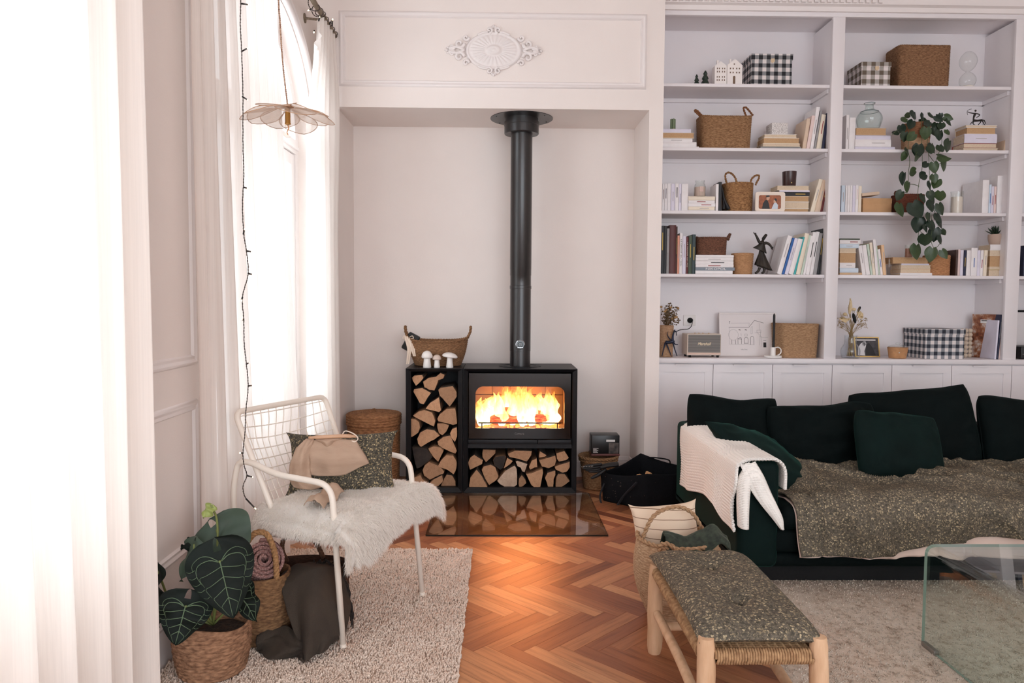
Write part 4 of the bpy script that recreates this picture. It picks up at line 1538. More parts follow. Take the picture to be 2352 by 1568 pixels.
for i, (x, y) in enumerate(((BX0, BY0), (BX1, BY0), (BX0, BY1), (BX1, BY1))):
 mb = MB(); mb.tube(*pole((x + (-.004 if x < .7 else .004), y, 0.0), (x, y, ZB + (.03 if y < 2.5 else 0.0)), .0275 if y < 2.5 else .030, i * 3.7), 14)
 ob('leg', mb, wood, bench, 50)
for i, (a, b, r, bd) in enumerate((((BX0, BY0, .13), (BX0, BY1, .165), .017, .02), ((BX1, BY0, .10), (BX1, BY1, .13), .017, .015), ((BX0, BY1, .105), (BX1, BY1, .105), .016, 0), ((BX0, BY0, .09), (BX1, BY0, .09), .016, 0))):
 mb = MB(); mb.tube(*pole(a, b, r, 20 + i * 2.3, bd), 12); ob('stretcher', mb, wood, bench, 50)
ropeM = straw('twisted bench rope', (186, 150, 112), (138, 104, 74), 60, (1, 1, 1))
for (a, b) in (((BX0, BY0), (BX0, BY1)), ((BX1, BY0), (BX1, BY1)), ((BX0, BY0), (BX1, BY0)), ((BX0, BY1), (BX1, BY1))):
 a3, b3 = V((*a, ZB - .028)), V((*b, ZB - .028))
 Lr = (b3 - a3).length
 mb = MB()
 turns = int((Lr - .05) / .0078)
 d = (b3 - a3).normalized(); s = d.cross(V((0, 0, 1)))
 pts = []
 for i in range(turns * 8 + 1):
  an = i / 8 * 2 * PI
  rr2 = .021 + .0015 * N3(i * .13, 2)
  pts.append(a3 + d * (.025 + (Lr - .05) * i / (turns * 8)) + s * math.cos(an) * rr2 + V((0, 0, math.sin(an) * rr2)))
 mb.tube(pts, .0046, 5)
 ob('rope_rail', mb, ropeM, bench, True)
mb = MB()
for i in range(26):
 x = lerp(BX0 + .02, BX1 - .02, (i + .5) / 26)
 mb.tube([(x, BY0, ZB - .018 + .004 * (i % 2)), (x, BY1, ZB - .018 + .004 * (i % 2))], .006, 6)
for i in range(50):
 y = lerp(BY0 + .02, BY1 - .02, (i + .5) / 50)
 mb.tube([(BX0, y, ZB - .014), (BX1, y, ZB - .014)], .005, 5)
ob('woven_seat', mb, ropeM, bench, True)

PXc, PYc = (BX0 + BX1) / 2 - .005, (BY0 + BY1) / 2 + .015


def pad(s):
 def f(i, j):
  u, v = 2 * i - 1, 2 * j - 1
  g = max(0, (1 - u ** 6) * (1 - v ** 6))
  zz = .037 * g ** .45
  for (bu, bv) in ((0, -.42), (0, .42)):
   d2_ = ((u - bu) * .17) ** 2 + ((v - bv) * .36) ** 2
   zz -= .024 * math.exp(-d2_ / .0009) + .010 * math.exp(-d2_ / .006)
  zz -= .006 * math.exp(-(u / .12) ** 2) * (abs(v) < .95)
  zz += .007 * N3(u * 2.5, v * 3.5, s * 3) * g
  ex = 1 - .03 * (1 - v * v) * abs(u)
  drop = -.012 * (abs(v) ** 4) - .008 * abs(u) ** 4
  return V((PXc + u * .188 * ex, PYc + v * .375 * (1 - .02 * (1 - u * u) * abs(v)), ZB + .036 + s * max(0.0, zz) * (1 if s > 0 else .7) + drop))
 return f


bm_ = MB(); bm_.surf(pad(1), 60, 100); bm_.surf(pad(-1), 60, 100)
pd = ob('bench_cushion', bm_, floralA, None, True, 'tufted floral print pad lying on the wooden bench', 'cushion')
for bv in (-.42, .42):
 mb = MB(); mb.ball((PXc, PYc + bv * .375, ZB + .036 + .008), .010, 0, 12, 8, (1, 1, .5))
 ob('tuft', mb, floralA, pd, True)

# ------------------------------------------------------------------ belly basket beside the sofa
bc = V((.785, 3.20, 0))
bk = thing('belly_basket', 'pale seagrass belly basket with arched handle in front of the sofa arm', 'basket', bc)
mb = MB()
ptf = basket(mb, bc, .004, (.125, .125), (.172, .172), .335, 30, 2.0, 120, .0032, 40, .5, .010, None, .035)
ob('body', mb, seapale, bk, True)


def rimp(an, dz=0.0, off=0.0): return ptf(an, 1.0, off, dz)


mb = MB()
mb.rope([rimp(2 * PI * i / 60, .006) for i in range(61)], .010, n=6)
ob('rim', mb, straw('pale rope handle', (190, 156, 122), (146, 112, 82)), bk, True)
a0, a1 = rimp(rad(186)), rimp(rad(2))
mb = MB()
h1 = spline([at(1473, 1262, a0.y - .02), at(1478, 1232, a0.y), at(1497, 1190, 3.19), at(1525, 1170, 3.19), at(1560, 1164, 3.19), at(1592, 1180, 3.19), at(1614, 1215, 3.19), at(1642, 1246, 3.17), at(1658, 1280, 3.15)], 6)
mb.rope(h1, .0095)
ob('handle', mb, straw('pale rope handle', (190, 156, 122), (146, 112, 82)), bk, True)
mb = MB()
h2 = spline([rimp(rad(232), -.01, .004), rimp(rad(236), .02, .008), rimp(rad(245), .028, .014), rimp(rad(255), .012, .018), rimp(rad(258), -.02, .014)], 6)
mb.rope(h2, .010)
ob('handle', mb, straw('pale rope handle', (190, 156, 122), (146, 112, 82)), bk, True)
stripe = NT('cream cushion with brown stripes')
sco = stripe.coords()
ss = stripe.n('ShaderNodeSeparateXYZ'); stripe.l(sco[0], 0, ss, 0)
fr_a = stripe.math('FRACT', stripe.math('MULTIPLY', (ss, 'Z'), 26.5))
inb = stripe.math('LESS_THAN', fr_a, .085)
cm = stripe.n('ShaderNodeMixRGB'); stripe.l(inb[0], 0, cm, 0); cm.inputs[1].default_value = (*srgb(226, 204, 180), 1); cm.inputs[2].default_value = (*srgb(140, 112, 90), 1)
stripe.col((cm, 0)); stripe.p.inputs['Roughness'].default_value = .9; stripe.bump(stripe.noise(sco, 500, 2), .0006)
p = at(1540, 1235, 3.26)
mb = MB(); cushion(mb, .29, .31, .14, TR((p.x - .012, 3.27, p.z - .008), -20, -5, 0), 28, .045, 3, .005, .42, .14)
ob('striped_cushion', mb, stripe.mat, None, True, 'cream cushion with thin brown stripes standing in the belly basket', 'cushion')
mohair = M('dark green mohair', (62, 70, 58), .95, c2=(38, 44, 38), vs=50, sheen=.5, sheen_c=(140, 150, 130), bump=.002, bs=120)


def gb(u, v):
 x, y = lerp(-.10, .165, u), lerp(-.165, -.03, v)
 z = .325 + .055 * math.sin(PI * v) + .012 * math.sin(u * 9 + v * 3) + .014 * N3(u * 6, v * 5) + .03 * math.exp(-((u - .82) / .16) ** 2)
 return V((bc.x + x + .02, bc.y + y, z))


gbo = thing('green_blanket', 'dark green mohair blanket bundled in the belly basket behind the bench', 'blanket', (bc.x, bc.y - .1, .3))
mb = MB(); mb.surf(gb, 50, 26)
ob('bundle', mb, mohair, gbo, True, solid=.012)


def gh(u, v):
 return V((bc.x + lerp(-.03, .14, u), bc.y - .19 - .012 * math.sin(u * 14) - .02 * smooth01(v * 3) - .012 * v, lerp(.345, .075 + .02 * math.sin(u * 11), v)))


mb = MB(); mb.surf(gh, 40, 30)
ob('hanging_end', mb, mohair, gbo, True, solid=.010)

# ------------------------------------------------------------------ black felt tote with kindling, wicker bin, carton, glove
A_, B_, C_, D_ = (.705, 5.06), (.975, 4.80), (1.34, 4.86), (1.00, 5.165)
cor_ = [(A_, .195), (B_, .245), (C_, .27), (D_, .305)]
felt = M('black felt', (15, 16, 20), .92, var=.25, vs=90, bump=.001, bs=400, spec=.2)
tote = thing('felt_tote', 'big black felt tote bag on the parquet beside the sofa', 'bag', (1.0, 4.97, 0))


def tw(u, v, ins=0.0):
 k_ = u * 4; i = int(k_) % 4; f = k_ - int(k_)
 (p0, h0), (p1, h1_) = cor_[i], cor_[(i + 1) % 4]
 q = V(p0).lerp(V(p1), f); h = lerp(h0, h1_, f) - .02 * math.sin(PI * f)
 e_ = (V(p1) - V(p0)).normalized(); nrm = V((e_.y, -e_.x))
 cc = V((1.0, 4.97))
 blg = .018 * math.sin(PI * f) * math.sin(PI * v) + .008 * N3(u * 12, v * 3)
 q = q + nrm * (-blg if (q + nrm * .01 - cc).length < (q - cc).length else blg)
 q = cc + (q - cc) * (1 - ins + .03 * (v - 1) * .0 - .07 * (1 - v))
 return V((q.x, q.y, h * v + .004))


mb = MB(); mb.surf(lambda u, v: tw(u, v), 64, 14, wrap=True)
mb.add([tw(i / 64, 0) for i in range(64)], [tuple(range(64))])
ob('body', mb, felt, tote, True, solid=.008)
mb = MB()
p0, p1, p2 = V((*A_, .0)).lerp(V((*B_, 0)), .12), V((*A_, 0)).lerp(V((*B_, 0)), .84), None
q0, q1 = at(1388, 1110, p0.y - .015), at(1462, 1108, p1.y - .03)
strap = spline([q0, at(1378, 1140, 5.02), at(1386, 1168, 4.98), at(1395, 1186, 4.95), at(1412, 1170, 4.95), at(1432, 1140, 4.92), q1], 8)
mb.tube(strap, .0105, 8, flat=.6)
ob('handle', mb, M('black webbing', (30, 31, 36), .85), tote, True)
mb = MB()
strap = spline([tw(.62, .97, .02), tw(.63, 1.02, .02) + V((0, -.02, .02)), tw(.68, 1.03, .04) + V((0, -.03, .01)), tw(.72, .97, .03)], 8)
mb.tube(strap, .0075, 8, flat=.6); ob('handle', mb, felt, tote, True)
redl = M('red fabric tab', (196, 62, 44), .8)
p = at(1547, 1129, 4.835); mb = MB(); mb.rbox(p.x - .006, p.x + .008, p.y - .006, p.y + .006, p.z - .007, p.z + .007, .002); ob('tab', mb, redl, tote)
mb = MB()
q = random.Random(4)
for i in range(60):
 u, v = q.uniform(.02, .30), q.uniform(.1, .97); p_ = tw(u, v, -.012)
 mb.tube([p_, p_ + V((q.uniform(-.008, .008), q.uniform(-.001, .001), q.uniform(-.006, .006)))], .0006, 4)
ob('wood_chips', mb, paleend, tote, False, kind='stuff')
kw_ = M('kindling wood', (214, 166, 116), .85, c2=(184, 136, 92), vs=30)
for i, (x, y, a, L, lab) in enumerate(((1474, 1094, 10, .055, 'pale wood chip sticking out of the black tote, the thin one'), (1491, 1090, -25, .035, 'pale wood chunk sticking out of the black tote, the thick one'))):
 p = at(x, y, 4.92); mb = MB()
 Mq = TR(p, 0, a, 20)
 mb.prism([(-L / 2, -.008), (L / 2, -.006), (L / 2 - .008, .008 + .008 * i), (0, .012 + .006 * i), (-L / 2 + .006, .006)], lambda u, v, d: V((u, d, v)), -.02, .03, M=Mq)
 mb.tube([p + V((0, .02, -.0)), p + V((0.02, .05, -.12))], .012, 6)
 ob('kindling', mb, kw_, None, 30, lab, 'firewood', 'kindling in the black tote')

wc = V((.735, 5.42, 0))
wb_ = thing('wicker_bin', 'round woven bin between the stove and the black tote', 'basket', wc)
mb = MB(); basket(mb, wc, .003, (.108, .108), (.138, .138), .235, 16, 2, 96, .004, 24, .7, .012, None, .0)
ob('body', mb, seagrass, wb_, True)
mb = MB(); mb.rope([wc + V((math.cos(a) * .140, math.sin(a) * .140, .238 - .004)) for a in [2 * PI * i / 48 for i in range(49)]], .011); mb.rope([wc + V((math.cos(a) * .138, math.sin(a) * .138, .212)) for a in [2 * PI * i / 48 for i in range(49)]], .009)
ob('rim', mb, seagrass, wb_, True)
bx0, bx1 = at(1358, 1040, 5.36).x, at(1423, 1040, 5.36).x
zb0, zb1 = at(1390, 1052, 5.36).z, at(1390, 1000, 5.36).z
zb0 = max(zb0, .247)
carton = thing('carton', 'black printed carton lying on the woven bin beside the stove', 'box', ((bx0 + bx1) / 2, 5.43, zb0))
carton.rotation_euler = (0, 0, rad(-4))
cardb = M('glossy black carton', (22, 21, 22), .35)
mb = MB(); mb.rbox(bx0 + .002, bx1, 5.365, 5.50, zb0 + .016, zb1, .003)
ob('carton_body', mb, cardb, carton)
mb = MB(); mb.rbox(bx0, bx1 + .002, 5.362, 5.502, zb0, zb0 + .016, .003)
ob('base_band', mb, M('dark red card', (104, 58, 54), .6), carton)
pic = M('carton photograph', (110, 98, 92), .5, c2=(46, 42, 42), vs=22)
X = lambda f: lerp(bx0, bx1, f)
Zc = lambda f: lerp(zb0 + .016, zb1, f)
mb = MB(); mb.box(X(.62), X(.97), 5.3643, 5.3655, Zc(.02), Zc(.60)); ob('picture', mb, pic, carton, False)
mb = MB(); mb.box(X(.53), X(.84), 5.364, 5.3655, Zc(.66), Zc(.77)); ob('sticker', mb, M('white paper', (232, 230, 228), .7), carton, False)
mb = MB()
for i, w in enumerate((.17, .14, .18, .12, .19)): mb.box(X(.07), X(.07 + w), 5.3643, 5.3655, Zc(.06 + .055 * i), Zc(.085 + .055 * i))
ob('print', mb, M('white print', (214, 210, 206), .7), carton, False)

glove = thing('work_glove', 'black work glove with white stitching hanging over the tote corner', 'glove', at(1375, 1085, 5.04))
leather = M('black leather', (13, 12, 13), .55, var=.2, vs=50)
mb = MB()
hp = [at(1420, 1066, 5.02), at(1398, 1068, 5.02), at(1378, 1073, 5.01)]
mb.tube(spline(hp, 5), [.030, .031, .031, .031, .031, .030, .029, .029, .028, .027, .026], 12, flat=.55)
for (a, b, c_, r) in (((1382, 1066), (1362, 1068), (1338, 1071), .0095), ((1380, 1071), (1360, 1074), (1337, 1075.5), .0095), ((1380, 1076), (1362, 1079), (1345, 1079), .0088), ((1382, 1080), (1368, 1083), (1352, 1083), .008), ((1392, 1077), (1374, 1090), (1357, 1098), .0115)):
 pts = spline([at(*a, 5.01), at(*b, 5.0), at(*c_, 4.99)], 6)
 mb.tube(pts, [r * 1.1] * (len(pts) - 2) + [r * .9, r * .4], 8)
ob('palm', mb, leather, glove, True)
mb = MB()
for i in range(8):
 p = at(1336 + i * 3.6, 1073.3 - i * .25, 4.985); mb.ball(p + V((0, -.006, .006)), .0022, 0, 6, 5)
ob('stitching', mb, M('white thread', (225, 222, 218), .8), glove, True)

# ------------------------------------------------------------------ lidded rope basket left of the stove
lc = V((at(859, 1000, 5.35).x, 5.35, 0))
rl_ = 61 / 1700 * 5.35
Ztop = at(859, 946, 5.35).z
lbk = thing('lidded_basket', 'tall round lidded rope basket standing left of the log box', 'basket', lc)
mb = MB(); basket(mb, lc, .003, (rl_ * .93, rl_ * .93), (rl_ * .985, rl_ * .985), Ztop - .06, 30, 2, 96, .0042, 30, .12, .01)
ob('body', mb, jute, lbk, True)
mb = MB()
pr = []
zl0 = Ztop - .085
for i in range(4 * 5 + 1):
 pr.append((rl_ * 1.02 + .004 * math.sin(PI * (i % 5) / 5), zl0 + .075 * i / 20))
for i in range(1, 60): 
 f = i / 60; pr.append((rl_ * (1.0 - f) + .0005, Ztop - .009 + .012 * (f ** .6) + .0035 * abs(math.sin(PI * f * 12))))
pr.append((0, Ztop + .004))
mb.lathe(pr, lc, 80)
lid = ob('lid', mb, jute, lbk, True)
mb = MB(); mb.rope([lc + V((-.012, 0, Ztop + .004)), lc + V((-.008, 0, Ztop + .022)), lc + V((.008, 0, Ztop + .024)), lc + V((.014, 0, Ztop + .004))], .005)
ob('knob', mb, jute, lid, True)

# ------------------------------------------------------------------ on top of the log box
oc = V((at(1006, 830, 5.50).x, 5.50, 0))
ob_ = thing('oval_basket', 'oval brown basket with two ear handles on top of the log box', 'basket', V((oc.x, oc.y, zt)))
ow0, ow1 = 52 / 1700 * 5.5, 69 / 1700 * 5.5
hz = at(1006, 783, 5.4).z - zt
mb = MB(); pto = basket(mb, oc, zt + .002, (ow0, .105), (ow1, .15), hz - .005, 16, 2.2, 120, .0042, 30, .75, .012, lambda an: .028 * abs(math.cos(an)) ** 3 - .006, .008)
ob('body', mb, seadark, ob_, True)
mb = MB(); mb.rope([pto(2 * PI * i / 72, 1.0, 0, .004) for i in range(73)], .0085); ob('rim', mb, seadark, ob_, True)
for s in (-1, 1):
 a = PI if s < 0 else 0
 mb = MB()
 P0, P1 = pto(a + .38, .93), pto(a - .38, .93)
 c_ = (P0 + P1) / 2 + V((s * .035, 0, .098))
 mb.rope(spline([P0, P0.lerp(c_, .55) + V((s * .012, .012 if s < 0 else -.012, .008)), c_ + V((0, (P0.y - P1.y) * .18, 0)), c_ - V((0, (P0.y - P1.y) * .18, 0)), P1.lerp(c_, .55) + V((s * .012, 0, .008)), P1], 7), .0095)
 ob('handle', mb, seadark, ob_, True)
rib = M('cream cotton ribbon', (232, 214, 196), .85)
mb = MB()
p = at(938, 776, 5.44)
for q in ([(932, 772), (940, 800), (936, 836)], [(944, 776), (948, 800), (952, 818)]):
 pts = spline([at(x, y, 5.395 if i else 5.42) for i, (x, y) in enumerate(q)], 6)
 mb.surf(lambda u, v, pts=pts: pts[min(int(v * (len(pts) - 1)), len(pts) - 1)] + V(((u - .5) * .028 * (1 + .2 * math.sin(v * 5)), -.006 * math.sin(u * 6), 0)), 6, len(pts) - 1)
for s in (-1, 1):
 mb.tube(spline([p, p + V((s * .03, -.01, .016)), p + V((s * .036, -.012, -.006)), p], 6), .006, 6, flat=.5)
ob('ribbon', mb, rib, ob_, True, label='cream ribbon bow tied to the left handle')
mb = MB(); Mq = TR(at(950, 778, 5.52), 0, 28, 0); mb.rbox(-.05, .04, -.03, .03, -.10, .035, .01, M=Mq)
ob('black_case', mb, M('black leather', (13, 12, 13), .55), None, 40, 'black case standing inside the oval basket behind its ribbon', 'case')

ceram = M('white glazed ceramic', (238, 234, 230), .3, spec=.5)
for (px, py0, w, st_w, kind, lab) in ((981, 805, 26, 16, 0, 'white ceramic mushroom with a tall round cap, left on the log box'), (1003.5, 814, 20, 12, 1, 'smallest white ceramic mushroom with a beige cap, in the middle'), (1033, 809, 36, 14, 2, 'white ceramic mushroom with a wide flat cap, right on the log box')):
 Ym = 5.315
 S = Ym / 1700
 cx = at(px, 830, Ym).x; zc = at(px, py0, Ym).z
 mt = thing('ceramic_mushroom', lab, 'figurine', (cx, Ym, zt), 'white ceramic mushrooms on the log box')
 H = zc - zt
 mb = MB(); mb.lathe([(0, 0), (st_w * S * .58, 0), (st_w * S * .60, .004), (st_w * S * .50, H * .35), (st_w * S * .44, H * .72)], (cx, Ym, zt + .0005), 24); ob('stem', mb, ceram, mt, 50)
 R_ = w * S / 2
 hc = H * (.46 if kind == 0 else .42 if kind == 1 else .34)
 pr = [(R_ * .35, -.0), (R_ * .9, .002), (R_, hc * .18)] + [(R_ * math.cos(a), hc * .18 + hc * .82 * math.sin(a)) for a in [PI / 2 * i / 8 for i in range(1, 8)]] + [(0, hc)]
 mb = MB(); Mq = TR((cx, Ym, zt + H - hc), 0, 9 if kind == 2 else 0, 0); mb.lathe([(0, 0)] + pr, (0, 0, 0), 28, M=Mq)
 ob('cap', mb, ceram if kind != 1 else M('beige glazed ceramic', (214, 196, 184), .3), mt, True)
# ------------------------------------------------------------------ curtains
def sheer(name, c, dens=.82, trans=.55, emitless=True):
 t = NT(name)
 df = t.n('ShaderNodeBsdfDiffuse'); tl = t.n('ShaderNodeBsdfTranslucent'); tp = t.n('ShaderNodeBsdfTransparent')
 a = (*srgb(c), 1)
 co = t.coords((60, 60, .6)); nz = t.noise(co, 3, 3, .6)
 cr = t.ramp(nz, [(.3, tuple(x * .93 for x in a[:3])), (.7, a[:3])])
 t.l(cr[0], 0, df, 'Color'); t.l(cr[0], 0, tl, 'Color')
 m1 = t.n('ShaderNodeMixShader'); m1.inputs[0].default_value = trans; t.l(df, 0, m1, 1); t.l(tl, 0, m1, 2)
 m2 = t.n('ShaderNodeMixShader'); m2.inputs[0].default_value = dens; t.l(tp, 0, m2, 1); t.l(m1, 0, m2, 2)
 t.l(m2, 0, t.out, 'Surface')
 return t.mat


voile = sheer('cream voile', (246, 238, 232), .96, .24)
voileS = sheer('white sheer voile', (250, 244, 239), .90, .32)


def curtain(name, label, y0, y1, ytop0, ytop1, zt_, zb_, X0, folds, amp, seed, mat_, nu=220, nv=40, spread=1.0, xtop=None, parent=None, pinch=.55):
 def f(u, v):
  t = 1 - v                                   # v: 0 bottom, 1 top
  e = smooth01(t * 1.3) if pinch < 1 else 1
  y = lerp(lerp(ytop0, ytop1, u), lerp(y0, y1, u), smooth01(t) * .55 + t * .45)
  ph = u * folds * 2 * PI + seed + .9 * N3(u * folds * .5, seed, t * 1.1) + .5 * t * math.sin(u * 7 + seed)
  a = amp * (.6 + .4 * t) * (1 + .5 * N3(u * folds * .7, seed + 3, t * .8))
  x = X0 + a * math.sin(ph) + .3 * a * math.sin(2 * ph + seed) + .01 * N3(u * 3, t * 2, seed)
  y += .35 * a * math.cos(ph)
  return V((x, y, lerp(zb_, zt_, v)))
 mb = MB(); mb.surf(f, nu, nv)
 return ob(name, mb, mat_, parent, True, label if not parent else None, 'curtain' if not parent else None)


curtain('curtain', 'cream curtain filling the left picture edge before the near window', 1.18, 2.295, 1.10, 2.28, 3.45, .03, -1.10, 7.2, .040, .4, voile, 300, 50)
curtain('curtain', 'cream curtain with the fairy light strand hanging down its middle', 2.90, 4.30, 2.86, 3.84, 3.165, .03, -1.15, 8.2, .032, 2.2, voile, 300, 50)


def right_curtain(u, v):
 t = 1 - v
 rod0, rod1 = 4.55, 5.12
 # hangs from two rod points, bellies out to the right wall below the rod, then falls straight
 y = lerp(lerp(rod0 + .10, rod1, u), lerp(4.42, 5.16, u), smooth01(t / .22))
 sagz = .20 * math.sin(PI * min(1, u * 1.0)) * 0
 z = lerp(3.165, .03, t) - (.26 * (1 - smooth01(u / .35)) * max(0, 1 - t / .5))
 ph = u * 6.2 * 2 * PI + 1.1 + .8 * N3(u * 4, 8.0, t)
 x = -1.14 + .030 * math.sin(ph) * (.4 + .6 * t) + .012 * math.sin(2 * ph) + .02 * smooth01((u - .6) / .3) * smooth01(t / .15) * (1 - smooth01((t - .15) / .3))
 return V((x, y, z))


mb = MB(); mb.surf(right_curtain, 160, 50)
ob('curtain', mb, voileS, None, True, 'white sheer curtain knotted at the rod end next to the chimney wall', 'curtain')

rodm = M('greyed wooden pole', (150, 134, 114), .75, c2=(112, 98, 82), vs=14, stretch=(6, .6, 6), bump=.001)
RX = -1.14
p1 = atx(772, 86, RX); RZ_ = p1.z
rod = thing('curtain_rod', 'rough grey wooden curtain rod high on the left, wound with lights', 'curtain rod', (RX, 3.9, RZ_))
mb = MB()
pts = [(RX, 2.6 + (p1.y - 2.6) * i / 24, RZ_ + .004 * N3(i * .5, 1)) for i in range(25)]
mb.tube(pts, [.017 + .0022 * N3(i * .9, 4) for i in range(25)], 10)
ob('pole', mb, rodm, rod, True)
for y in (2.75, 4.86):
 mb = MB(); mb.tube([(XL, y, RZ_ - .01), (RX, y, RZ_ - .022)], .008, 8); mb.lathe([(.03, 0), (.03, .006), (0, .006)], (0, 0, 0), 16, M=TR((XL, y, RZ_ - .01), 0, 90, 0))
 mb.tube([(RX + .022 * math.cos(a), y, RZ_ + .022 * math.sin(a)) for a in [PI * (1 + i / 8) for i in range(9)]], .005, 6)
 ob('bracket', mb, rodm, rod, 40)

# ------------------------------------------------------------------ fairy lights: down the curtain and around the rod end
cordm = M('black twisted flex', (44, 36, 34), .6, c2=(92, 78, 70), vs=180, stretch=(1, 1, 1))
bulbm = NT('warm fairy light'); bulbm.p.inputs['Emission Color'].default_value = (1, .72, .42, 1); bulbm.p.inputs['Emission Strength'].default_value = 5; bulbm = bulbm.mat
YL = 3.02
pl = [(553, -30), (553, 8), (552, 60), (555, 118), (558, 222), (558, 330), (560, 400), (557, 470), (560, 538), (566, 576), (570, 628), (557, 682), (560, 735), (561, 790), (566, 836), (570, 886), (565, 940), (563, 990), (558, 1040), (561, 1070), (567, 1092), (558, 1118), (565, 1145), (586, 1166)]
LX = RX + .16


def atc(px, py): return atx(px, py, LX)


fl_ = thing('fairy_lights', 'black fairy light strand hanging down the cream curtain to the plant', 'fairy lights', atc(586, 1166))
pc_ = [atc(*q) for q in pl]
mb = MB()
fine = spline(pc_, 10)
fine = [p + V((0, .0016 * math.sin(i * 1.9), 0)) for i, p in enumerate(fine)]
top_ = V((RX, fine[0].y, RZ_))
mb.rope([top_ + V((.02, 0, 0))] + fine, .0021, pitch=.024, n=5)
ob('cord', mb, cordm, fl_, True)
leds = [((553, 8), (571, 11)), ((555, 118), (568, 111)), ((557, 222), (568, 229)), ((560, 430), (567, 432)), ((559, 538), (561, 527)), ((566, 576), (577, 578)), ((570, 628), (579, 630)), ((557, 682), (555, 690)), ((560, 735), (555, 733)), ((566, 836), (571, 833)), ((570, 886), (579, 885)), ((558, 1040), (551, 1040)), ((567, 1092), (580, 1095)), ((565, 1145), (587, 1168))]
for a, b in leds:
 A0, B0 = atc(*a), atc(*b)
 mb = MB(); mb.tube([A0, A0.lerp(B0, .85)], .0032, 6); st_ = ob('led', mb, M('black plastic', (20, 19, 20), .4), fl_, True)
 d = (B0 - A0).normalized(); mb = MB(); mb.tube([A0.lerp(B0, .85), B0 + d * .004], [.0026, .0018], 6); ob('lamp', mb, bulbm, st_, True)
fr2 = thing('fairy_lights', 'black fairy light string wound around the end of the wooden curtain rod', 'fairy lights', (RX, 4.7, RZ_))
mb = MB()
pts = []
for i in range(120):
 t = i / 119
 y = lerp(4.56, p1.y - .02, t)
 a = t * (7.5 if t > .3 else 7.5) * 2 * PI
 r = .024 if t > .35 else .03
 pts.append((RX + math.cos(a) * r, y, RZ_ + math.sin(a) * r - (.03 * math.sin(PI * t / .35) if t < .35 else 0)))
mb.rope(pts, .003, pitch=.024, n=5)
ob('cord', mb, cordm, fr2, True)
for (a, b) in (((717, 20), (708, 24)), ((732, 48), (734, 40)), ((757, 55), (763, 46)), ((763, 60), (764, 45)), ((722, 70), (721, 74))):
 Y_ = RX
 A0, B0 = atx(*a, RX + .02), atx(*b, RX + .02)
 mb = MB(); mb.tube([A0, A0.lerp(B0, .85)], .0045, 6); st_ = ob('led', mb, M('black plastic', (20, 19, 20), .4), fr2, True)
 d = (B0 - A0).normalized(); mb = MB(); mb.tube([A0.lerp(B0, .85), B0 + d * .006], [.004, .003], 6); ob('lamp', mb, bulbm, st_, True)

# ------------------------------------------------------------------ petal pendant lamp
YPn = 2.95
pcn = at(661, 277, YPn)
pen = thing('pendant_lamp', 'pale petal-shaped pendant lamp with brass socket hanging at the window', 'pendant lamp', (pcn.x, YPn, pcn.z))
petalm = sheer('beige gauze', (240, 224, 210), .50, .5)
wirem = M('copper wire', (196, 158, 128), .4, .4)
brass = M('brushed brass', (196, 150, 84), .3, 1.0)
Rp = 103 / 1700 * YPn
for i in range(10):
 a = 2 * PI * i / 10 + .22
 ca, sa = math.cos(a), math.sin(a)
 tilt_ = .010 * math.sin(i * 2.1)

 def petal(u, v, ca=ca, sa=sa, i=i, tilt_=tilt_):
  # u across -1..1, v along 0..1
  w = Rp * .43 * (math.sin(PI * min(1, v ** 1.45)) ** .72) if 0 < v < 1 else 0
  s = (2 * u - 1) * w
  r = Rp * (.06 + .94 * v)
  z = .052 * (1 - v) ** 1.25 + .012 * ((2 * u - 1) ** 2) * math.sin(PI * v) + tilt_ * v + (.004 if i % 2 else -.004)
  return V((pcn.x + ca * r - sa * s, YPn + sa * r + ca * s, pcn.z + z))
 mb = MB(); mb.surf(petal, 10, 22)
 pt_ = ob('petal', mb, petalm, pen, True)
 mb = MB(); edge = [petal(0, v / 24) for v in range(25)] + [petal(1, 1 - v / 24) for v in range(25)]
 mb.tube(edge, .0013, 5, True); ob('wire', mb, wirem, pt_, True)
mb = MB(); mb.lathe([(0, .060), (.022, .058), (.025, .054), (.022, .049), (0, .047)], pcn, 24); ob('cap', mb, wirem, pen, True)
mb = MB(); mb.lathe([(.010, .048), (.0105, -.008), (.0115, -.010), (.0115, -.015), (.008, -.016), (0, -.016)], pcn, 24); ob('socket', mb, brass, pen, 40)
mb = MB(); mb.lathe([(.007, -.016), (.009, -.022), (.014, -.031), (.018, -.041), (.019, -.048), (.016, -.058), (.009, -.064), (0, -.066)], pcn, 24); ob('bulb', mb, clear_glass('bulb glass', (1, .98, .95), .8), pen, True)
mb = MB(); mb.tube(spline([pcn + V((0, 0, -.017)), pcn + V((.003, 0, -.030)), pcn + V((-.003, 0, -.044)), pcn + V((0, 0, -.054))], 5), .0022, 6)
ob('filament', mb, M('amber filament', (214, 150, 96), .4), pen, True)
ctop = at(634, -120, YPn - .02)
mb = MB(); mb.rope(spline([pcn + V((0, 0, .058)), at(650, 150, YPn), at(643, 50, YPn), at(638, -60, YPn - .01), V((ctop.x - .02, YPn, ZC - .002))], 10), .0034, pitch=.016, n=6)
ob('cord', mb, M('copper twisted cable', (120, 74, 54), .6, c2=(206, 176, 150), vs=120), pen, True)

# ------------------------------------------------------------------ white metal armchair
wmet = M('cream powder-coated steel', (240, 230, 218), .4, spec=.5)
FLg, FRg = atz(788, 1492, .012), atz(970, 1371, .012)
FLg.z = FRg.z = .012
ax = (FRg - FLg).normalized()                    # across the seat, front left to front right
fw = V((ax.y, -ax.x, 0))                         # the way the chair faces
CW = (FRg - FLg).length


def ch(a, b, z): return FLg + ax * (a * CW) + fw * b + V((0, 0, z - .012))


